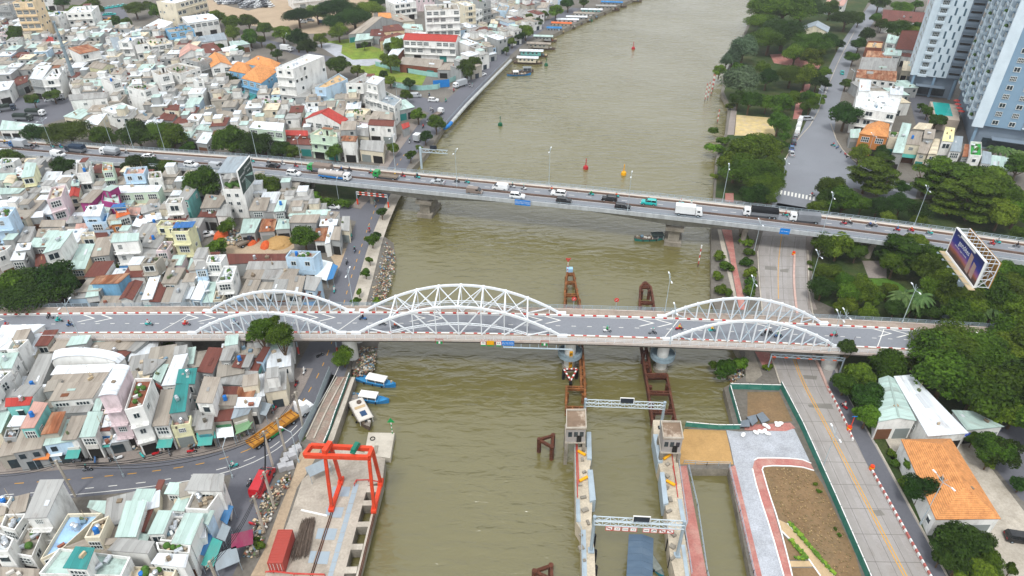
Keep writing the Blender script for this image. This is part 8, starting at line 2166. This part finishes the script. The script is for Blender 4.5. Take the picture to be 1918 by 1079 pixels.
boat(1224, 1058, 5.8, 1.5, -1.15, mat('canoe_teal', '2d8fa0', .6, .15, 1), mat('canoe_wood', '8f9590', .8, .2, 1), 'small turquoise rowing boat with a wooden deck in the lock channel', h=.5)
bl = boat(1197, 1080, 11.5, 3.6, 1.38, BHG, BHG, 'covered barge with a long slate blue ribbed roof in the lock channel'); RB2 = mat('barge_roof', '5f7182', .7, .12, .6, (1, .3, 1), dirt='7f8c96', dirt_amt=.4)
for i in range(8):
    b = MB(); x0 = -4.2+i*1.25
    for sgn in (-1, 1): b.hexa(*[[(x0, 0 if sgn > 0 else -1.9, z if sgn < 0 else z+.6), (x0+1.22, 0 if sgn > 0 else -1.9, z if sgn < 0 else z+.6), (x0+1.22, 2.2 if sgn > 0 else 0, z if sgn > 0 else z+.6), (x0, 2.2 if sgn > 0 else 0, z if sgn > 0 else z+.6)] for z in (2.6, 2.7)])
    b.build('roof_panel', RB2, bl)
for x0 in (-3.8, 0, 4.5):
    for y0 in (-1.5, 1.5): b = MB(); b.beam((x0, y0, .3), (x0, y0, 2.7), .12); b.build('roof_post', BHG, bl)
# houseboats along the far quay
HB_ = [(989, 119, 15, 'white', 'c'), (996, 106, 17, 'white', 't'), (1010, 92, 18, 'tan', 'k'), (1018, 78, 15, 'pale green', 'g'), (1038, 62, 12, 'blue', 'b'), (1052, 53, 17, 'orange', 'c'), (1063, 46, 19, 'white', 'p'), (1080, 41, 18, 'white', 'g'), (1094, 34, 18, 'tan', 'w'), (1108, 27, 19, 'white', 't'), (1135, 20, 18, 'grey', 'k'), (1146, 13, 20, 'blue', 'g'), (1178, 3, 18, 'grey', 'k')]
for i, (x, y, L_, rc, wk) in enumerate(HB_):
    r = empty('houseboat', P(x, y, WATER_Z), -.12+.05*math.sin(i*2.1)); w = 4.2; b = MB(); hull(b, L_, w, .8, deck=1, sheer=.3); b.build('hull', [BHG, BHG], r)
    b = MB(); b.box((-.5, 0, 2.0), (L_*.62, w*.72, 2.2)); b.build('cabin', wall_mat(wk), r)
    rk = {'white': 'w', 'tan': 'b', 'pale green': 't', 'blue': 'B', 'orange': 'O', 'grey': 'g'}[rc]; b = MB(); roof_geo(b, [Vector((-L_*.36, -w*.45, 0)), Vector((L_*.34, -w*.45, 0)), Vector((L_*.34, w*.45, 0)), Vector((-L_*.36, w*.45, 0))], 3.2, 'GY', .5, .3); b.build('roof', roof_mat(rk, 'M'), r)
    for u in (-.22, -.08, .06, .18): ob('window', WIN[1], r, (L_*u-.5, -w*.36, 2.2), 0, (1.0, 1, .8))
    for k in range(4): b = MB(); b.box((rv.uniform(L_*.25, L_*.45), rv.uniform(-1, 1), 1.3), (rv.uniform(.6, 1.2), .7, .7), rv.random()); b.build('deck_cargo', rv.choice(JUNK), r)
    b = MB(); b.tube((-L_*.3, -w*.5, .6), (-L_*.3+.15, -w*.5, .6), .35, 8); b.build('tyre_fender', BLACK, r)
    thing(r, 'houseboat', f'{WALLS[wk][1]} houseboat with {rc} roof', 'moored at the far quay', 'moored houseboats')
# buoys
def buoy(x, y, m, ds, pl, s=1.0):
    r = empty('buoy', P(x, y, WATER_Z)); r.scale = (s, s, s); b = MB(); b.tube((0, 0, -.3), (0, 0, .9), 1.0, 14, .85); b.tube((0, 0, .9), (0, 0, 1.3), .85, 14, .35); b.build('float', m, r)
    b = MB()
    for k in range(3): a = 2.1*k; b.beam((math.cos(a)*.4, math.sin(a)*.4, 1.2), (0, 0, 3.4), .12)
    b.build('tower', m, r); b = MB(); b.tube((0, 0, 3.2), (0, 0, 3.9), .22, 8, .1); b.build('topmark', m, r); thing(r, 'buoy', ds, pl)
GB = mat('buoy_green', '1f6a4c', .5, .1); RBu = mat('buoy_red', 'b3363a', .5, .1)
buoy(1186, 92, RBu, 'red channel buoy', 'far up the river'); buoy(1023, 123, GB, 'green channel buoy', 'off the far quay'); buoy(937, 235, GB, 'green channel buoy', 'between the flyover and far quay'); buoy(1097, 316, RBu, 'red channel buoy', 'just beyond the flyover'); buoy(1168, 327, YELP, 'yellow channel buoy', 'just beyond the flyover'); buoy(1108, 40, GB, 'green channel buoy', 'by the houseboats', .8)
def pile(x, y, h, ds, pl, m=REDP, rad=.15):
    r = empty('marker_pile', P(x, y, WATER_Z), rv.random()); n = int(h/1.0)
    for i in range(n): b = MB(); b.tube((0, 0, i*1.0-(1 if i == 0 else 0)), (.04, 0, i+1.0), rad, 8); b.build('band', m if i % 2 else (WHITEP if i > 1 else BHG), r)
    thing(r, 'pile', ds, pl)
for x, y, h in ((1320, 190, 8), (1325, 187, 8), (1331, 180, 10), (1334, 172, 7), (1336, 164, 6), (1343, 232, 6)): pile(x, y, h, 'red and white banded mooring pile', 'beside the casuarina bank')
pile(1307, 500, 7, 'red and white banded mooring pile leaning in the water', 'under the flyover'); 
for x, y, pl in ((1074, 583, 'above the orange guide frame'), (1153, 583, 'between the two guide frames')):
    d = AB.find(x, RW+2.5); p = AB.at(d, RW+2.5, .3); r = empty('round_sign', p); b = MB(); b.beam((0, 0, 0), (0, 0, 2.6), .1); b.build('post', GALV, r); b = MB(); b.tube((0, -.05, 2.7), (0, .05, 2.7), .55, 14); b.build('disc', REDP, r); b = MB(); b.beam((-.2, -.07, 2.5), (.1, -.07, 2.95), .12, .04); b.build('symbol', WHITEP, r); thing(r, 'sign', 'round red sign on the arch bridge far railing', pl)
# right-hand road furniture: striped barriers in the middle of the road
def barrier(pts, desc, place, kerb_=True):
    q = [P(*a, 0) for a in pts]; r = empty('striped_barrier', q[0]); L_ = 0
    for a, e in zip(q, q[1:]):
        d = e-a; n = max(1, int(d.length/.62)); rz = math.atan2(d.y, d.x)
        for i in range(n): p = a.lerp(e, (i+.5)/n)-q[0]; ob('barrier_block', BARW if i % 2 else BARR, r, p, rz)
    thing(r, 'barrier', desc, place)
_b = MB(); _b.box((0, 0, .25), (.6, .25, .5)); BARW = _b.mesh('barrier_block', WHITEP); BARR = _b.mesh('barrier_block', mat('faded_red', 'c07c74', .7, .15, 1))
barrier([(1549, 726), (1563, 752), (1587, 800), (1597, 826)], 'red and white striped road divider near the bridge', 'with the blue arrow sign')
barrier([(1630, 878), (1660, 932), (1700, 1005), (1745, 1085), (1790, 1165)], 'long red and white striped road divider', 'toward the lower right corner')
for pts, ds in (([(1488, 478), (1486, 520), (1489, 560), (1493, 590)], 'low pale kerb divider on the concrete road between the bridges'), ([(1522, 660), (1534, 690), (1553, 735)], 'low pale kerb divider just below the arch bridge')):
    q = smooth_path([tuple(P(*a)) for a in pts], 2); b = MB()
    for a, e in zip(q, q[1:]): b.beam(Vector(a)+Vector((0, 0, .2)), Vector(e)+Vector((0, 0, .2)), .5, .4)
    thing(b.build('kerb_divider', mat('divider_pink', 'c9aea4', .8, .15, .6)), 'barrier', ds)
def drum(x, y, ds, pl): r = empty('traffic_drum', P(x, y, .02)); b = MB(); b.tube((0, 0, 0), (0, 0, 1.0), .45, 12, .38); b.build('drum', ORG, r); b = MB(); b.tube((0, 0, .4), (0, 0, .65), .45, 12); b.build('band', YELP, r); thing(r, 'traffic drum', ds, pl)
drum(1590, 805, 'orange drum under the blue arrow sign', 'at the road divider end'); drum(1632, 879, 'red drum', 'at the start of the long striped divider'); drum(1486, 477, 'red drum', 'at the head of the pale kerb divider')
r = empty('arrow_sign', P(1591, 806, 0)); b = MB(); b.beam((0, 0, 0), (.2, .3, 3.4), .1); b.build('post', ORG, r); b = MB(); b.tube((.2, .2, 3.5), (.2, .3, 3.6), .5, 14); b.build('disc', BOARD_B, r); thing(r, 'sign', 'round blue arrow sign on an orange post at the road divider')
# stacked panels, sacks and blocks on the right bank
GP2 = mat('slate_panels', '7d858c', .8, .12, .8)
for s, n in (('S 560,130 570,95 620,85 625,130', 5), ('S 605,70 660,55 675,95 640,125', 5), ('S 665,55 705,38 750,90 700,108', 3)):
    r = None
    for k in range(n):
        o = wallpoly('stone_panel', s, .05+k*.22, .05+k*.22+.2, GP2)
        if r is None: r = empty('panel_stack', Vector(o.data.vertices[0].co)); r.location.z = 0
        o.data.transform(Matrix.Translation(-r.location)); o.parent = r
    thing(r, 'panels', 'stack of grey stone panels', 'on the red brick path', 'stacks of stone panels')
_b = MB(); _b.ell((0, 0, .22), (.5, .32, .25), 8, 5); SACK = _b.mesh('sack', WHITEP)
for x, y in ((795, 120), (815, 118), (720, 130), (735, 140), (660, 175), (690, 170), (715, 165), (735, 182), (580, 190), (800, 130)): o = ob('sack', SACK, None, W_('S', x, y, .05), rv.random()*3, (1.4,)*3); thing(o, 'sack', 'white sack', 'lying near the stone panels', 'white sacks')
_b = MB(); _b.box((0, 0, .55), (1.5, 1.3, 1.1)); BLK = _b.mesh('wrapped_block', mat('grey_wrapped_stone', 'b7b7b8', .7, .15, 1.5, dirt='8d8f93', dirt_amt=.5))
for x, y in ((470, 355), (485, 315), (500, 275), (520, 345), (535, 280), (570, 230), (545, 255)): o = ob('wrapped_block', BLK, None, W_('Q', x, y, .02), .5+rv.uniform(-.2, .2), (rv.uniform(.8, 1.1),)*3); thing(o, 'stone block', 'grey wrapped stone block', 'piled by the promenade works', 'wrapped stone blocks')
for x, y, m, w, dd, rz, ds in ((720, 405, 'grey', 4, 2.6, .6, 'torn grey tin sheet shelter on the dock'), (215, 890, 'pink', 3.4, 3.0, .3, 'maroon stall canopy by the side street'), (110, 1020, 'grey', 3.6, 3.2, .5, 'dark grey stall umbrella canopy in the side street')):
    r = empty('stall_canopy', W_('Q', x, y, 0), rz); b = MB(); b.box((0, 0, 2.4), (w, dd, .1)); b.build('canopy', AWN[m], r)
    for X in (-w/2+.1, w/2-.1):
        for Y in (-dd/2+.1, dd/2-.1): b = MB(); b.beam((X, Y, 0), (X, Y, 2.4), .08); b.build('post', GALV, r)
    thing(r, 'stall', ds)
for s, m, ds in (('L 580,570 615,580 650,500 620,488', 'pink', 'pale pink street stall awning beside the underpass'), ('L 550,640 590,645 606,592 566,584', 'blue', 'blue stall awning with an orange edge'), ('L 515,680 535,690 552,630 535,610', 'white', 'narrow white stall awning'), ('L 525,690 565,702 587,650 545,640', 'white', 'broad white stall awning'), ('L 450,800 500,812 536,752 476,738', 'grey', 'blue grey slatted stall roof'), ('G 615,870 690,892 730,790 660,772', 'white', 'white tarpaulin awning beside the pale blue house'), ('G 692,890 730,880 762,812 732,798', 'blue', 'bright blue tarpaulin awning at the riverside road'), ('P 1415,900 1475,922 1540,790 1492,762', 'blue', 'deep blue awning on the side street'), ('P 1450,985 1535,1015 1612,830 1540,800', 'teal', 'pale teal ribbed awning on the side street'), ('P 1590,660 1640,695 1692,575 1640,560', 'blue', 'steel blue awning near the corner house'), ('P 1560,790 1625,815 1672,725 1610,698', 'grey', 'grey awning on the side street'), ('K 1240,950 1360,935 1358,905 1240,915', 'teal', 'bright teal awning on the curved street'), ('K 1366,935 1475,925 1470,880 1365,890', 'white', 'white ribbed awning on the curved street'), ('K 1480,915 1560,880 1600,840 1500,890', 'green', 'yellow green awning at the street bend'), ('K 100,1010 180,1000 210,975 110,985', 'white', 'white awning at the left end of the curved street'), ('K 200,1075 300,1070 320,1040 200,1050', 'orange', 'orange and white awning over the pavement')):
    z1 = 3.0; t = s.split(); q = [W_(t[0], *map(float, a.split(',')), z1) for a in t[1:]]
    if sum(u.x*v.y-v.x*u.y for u, v in zip(q, q[1:]+q[:1])) < 0: q = q[::-1]
    c = sum(q, Vector())/4; r = empty('street_awning', (c.x, c.y, 0)); q = [p-Vector((c.x, c.y, 0)) for p in q]
    b = MB(); b.hexa([p+Vector((0, 0, -.5 if i in (0, 1) else 0)) for i, p in enumerate(q)], [p+Vector((0, 0, -.42 if i in (0, 1) else .08)) for i, p in enumerate(q)]); b.build('canopy', AWN[m], r)
    for i, p in enumerate(q): b = MB(); b.beam((p.x*.94, p.y*.94, 0), (p.x*.94, p.y*.94, z1-(.5 if i < 2 else 0)), .08); b.build('post', GALV, r)
    thing(r, 'awning', ds)
# sand heap, tarpaulins on the building site
def mound(name, x, y, rx, ry, h, m, desc):
    c = W_('G', x, y, 0); b = MB(); n = 18; q = random.Random(int(x)); rings = []
    for k in range(6):
        t = k/5; rr = math.cos(t*math.pi/2); rings.append([(rx*rr*math.cos(6.283*i/n)*q.uniform(.9, 1.1), ry*rr*math.sin(6.283*i/n)*q.uniform(.9, 1.1), h*math.sin(t*math.pi/2)**1.4) for i in range(n)])
    for A, B in zip(rings, rings[1:]):
        for i in range(n): b.face([A[i], A[(i+1) % n], B[(i+1) % n], B[i]])
    o = b.build(name, m, loc=(c.x, c.y, 0)); thing(o, 'heap', desc)
mound('sand_heap', 410, 660, 4.2, 5.2, 1.8, SAND, 'tan sand heap on the bare earth building site')
ORT = mat('orange_tarpaulin', 'cf6a3c', .7, .15, 1, bump=.4, bscale=4)
for x, y, w in ((240, 660, 2.2), (320, 690, 1.8), (350, 635, 1.6), (55, 625, 3.0)): mound('tarpaulin_pile', x, y, w*.8, w*1.2, 1.6, ORT, 'pile under orange tarpaulin on the building site'); THINGS[-1][0]['group'] = 'orange tarpaulin piles'
for x, y, ds in ((1125, 566, 'blue solar panel array on the pale yellow house roof'), (742, 448, 'blue solar panel on the small orange roofed house')):
    z = 11.1 if x > 1000 else 9.8; c = W_('F', x, y, z); r = empty('solar_array', c, .1); n = 5 if x > 1000 else 3
    for i in range(n): b = MB(); b.box((-1.9+i*1.05, 0, .35), (1.0, 3.4 if n == 5 else 2, .06)); b.build('solar_panel', mat('solar_blue2', '2f6fa6', .2, .1, 2), r)
    b = MB(); b.box((0, -1, .15), (4.6, .1, .3)); b.box((0, 1, .15), (4.6, .1, .3)); b.build('rack', GALV, r); thing(r, 'solar panels', ds)
# ================================================================== light haze over the far city
hz_ = bpy.data.materials.new('haze_air'); hz_.use_nodes = True; t = hz_.node_tree; t.nodes.clear()
vo = t.nodes.new('ShaderNodeVolumePrincipled'); vo.inputs['Color'].default_value = (.92, .95, 1, 1); vo.inputs['Density'].default_value = .00014; vo.inputs['Anisotropy'].default_value = .2
mo = t.nodes.new('ShaderNodeOutputMaterial'); t.links.new(vo.outputs[0], mo.inputs['Volume'])
b = MB(); b.box((0, 1150, 48), (3100, 2750, 110)); hzo = stuff(b.build('haze', hz_)); hzo['label'] = 'thin pale haze in the air over the river'
SC.cycles.volume_bounces = 0; SC.cycles.volume_max_steps = 32
# ================================================================== labels that single each thing out
ORD = ['', 'first', 'second', 'third', 'fourth', 'fifth', 'sixth', 'seventh', 'eighth', 'ninth', 'tenth', 'eleventh', 'twelfth', 'thirteenth', 'fourteenth', 'fifteenth', 'sixteenth', 'seventeenth', 'eighteenth', 'nineteenth', 'twentieth']
def ordw(k):
    if k < len(ORD): return ORD[k]
    t = {2: 'twenty', 3: 'thirty', 4: 'forty', 5: 'fifty'}[k//10]; return t+'-'+ORD[k % 10] if k % 10 else t[:-1]+'ieth'
def finish_labels():
    bpy.context.view_layer.update()
    by = {}
    for o, d, pl in THINGS:
        by.setdefault((d+' '+pl).replace(' ,', ',').strip(), []).append(o)
    for base, L_ in by.items():
        if len(L_) == 1: L_[0]['label'] = base; continue
        L_.sort(key=lambda o: pix(o.matrix_world.translation if o.type == 'EMPTY' or o.location.length > .01 else o.matrix_world @ Vector(o.bound_box[0]))[0])
        n = len(L_)
        for i, o in enumerate(L_):
            k = i+1; j = n-i
            if n == 2: s = ('left one', 'right one')[i]
            elif k == 1: s = 'leftmost'
            elif j == 1: s = 'rightmost'
            elif k <= j: s = ordw(k)+' from left'
            else: s = ordw(j)+' from right'
            o['label'] = base+', '+s
finish_labels()
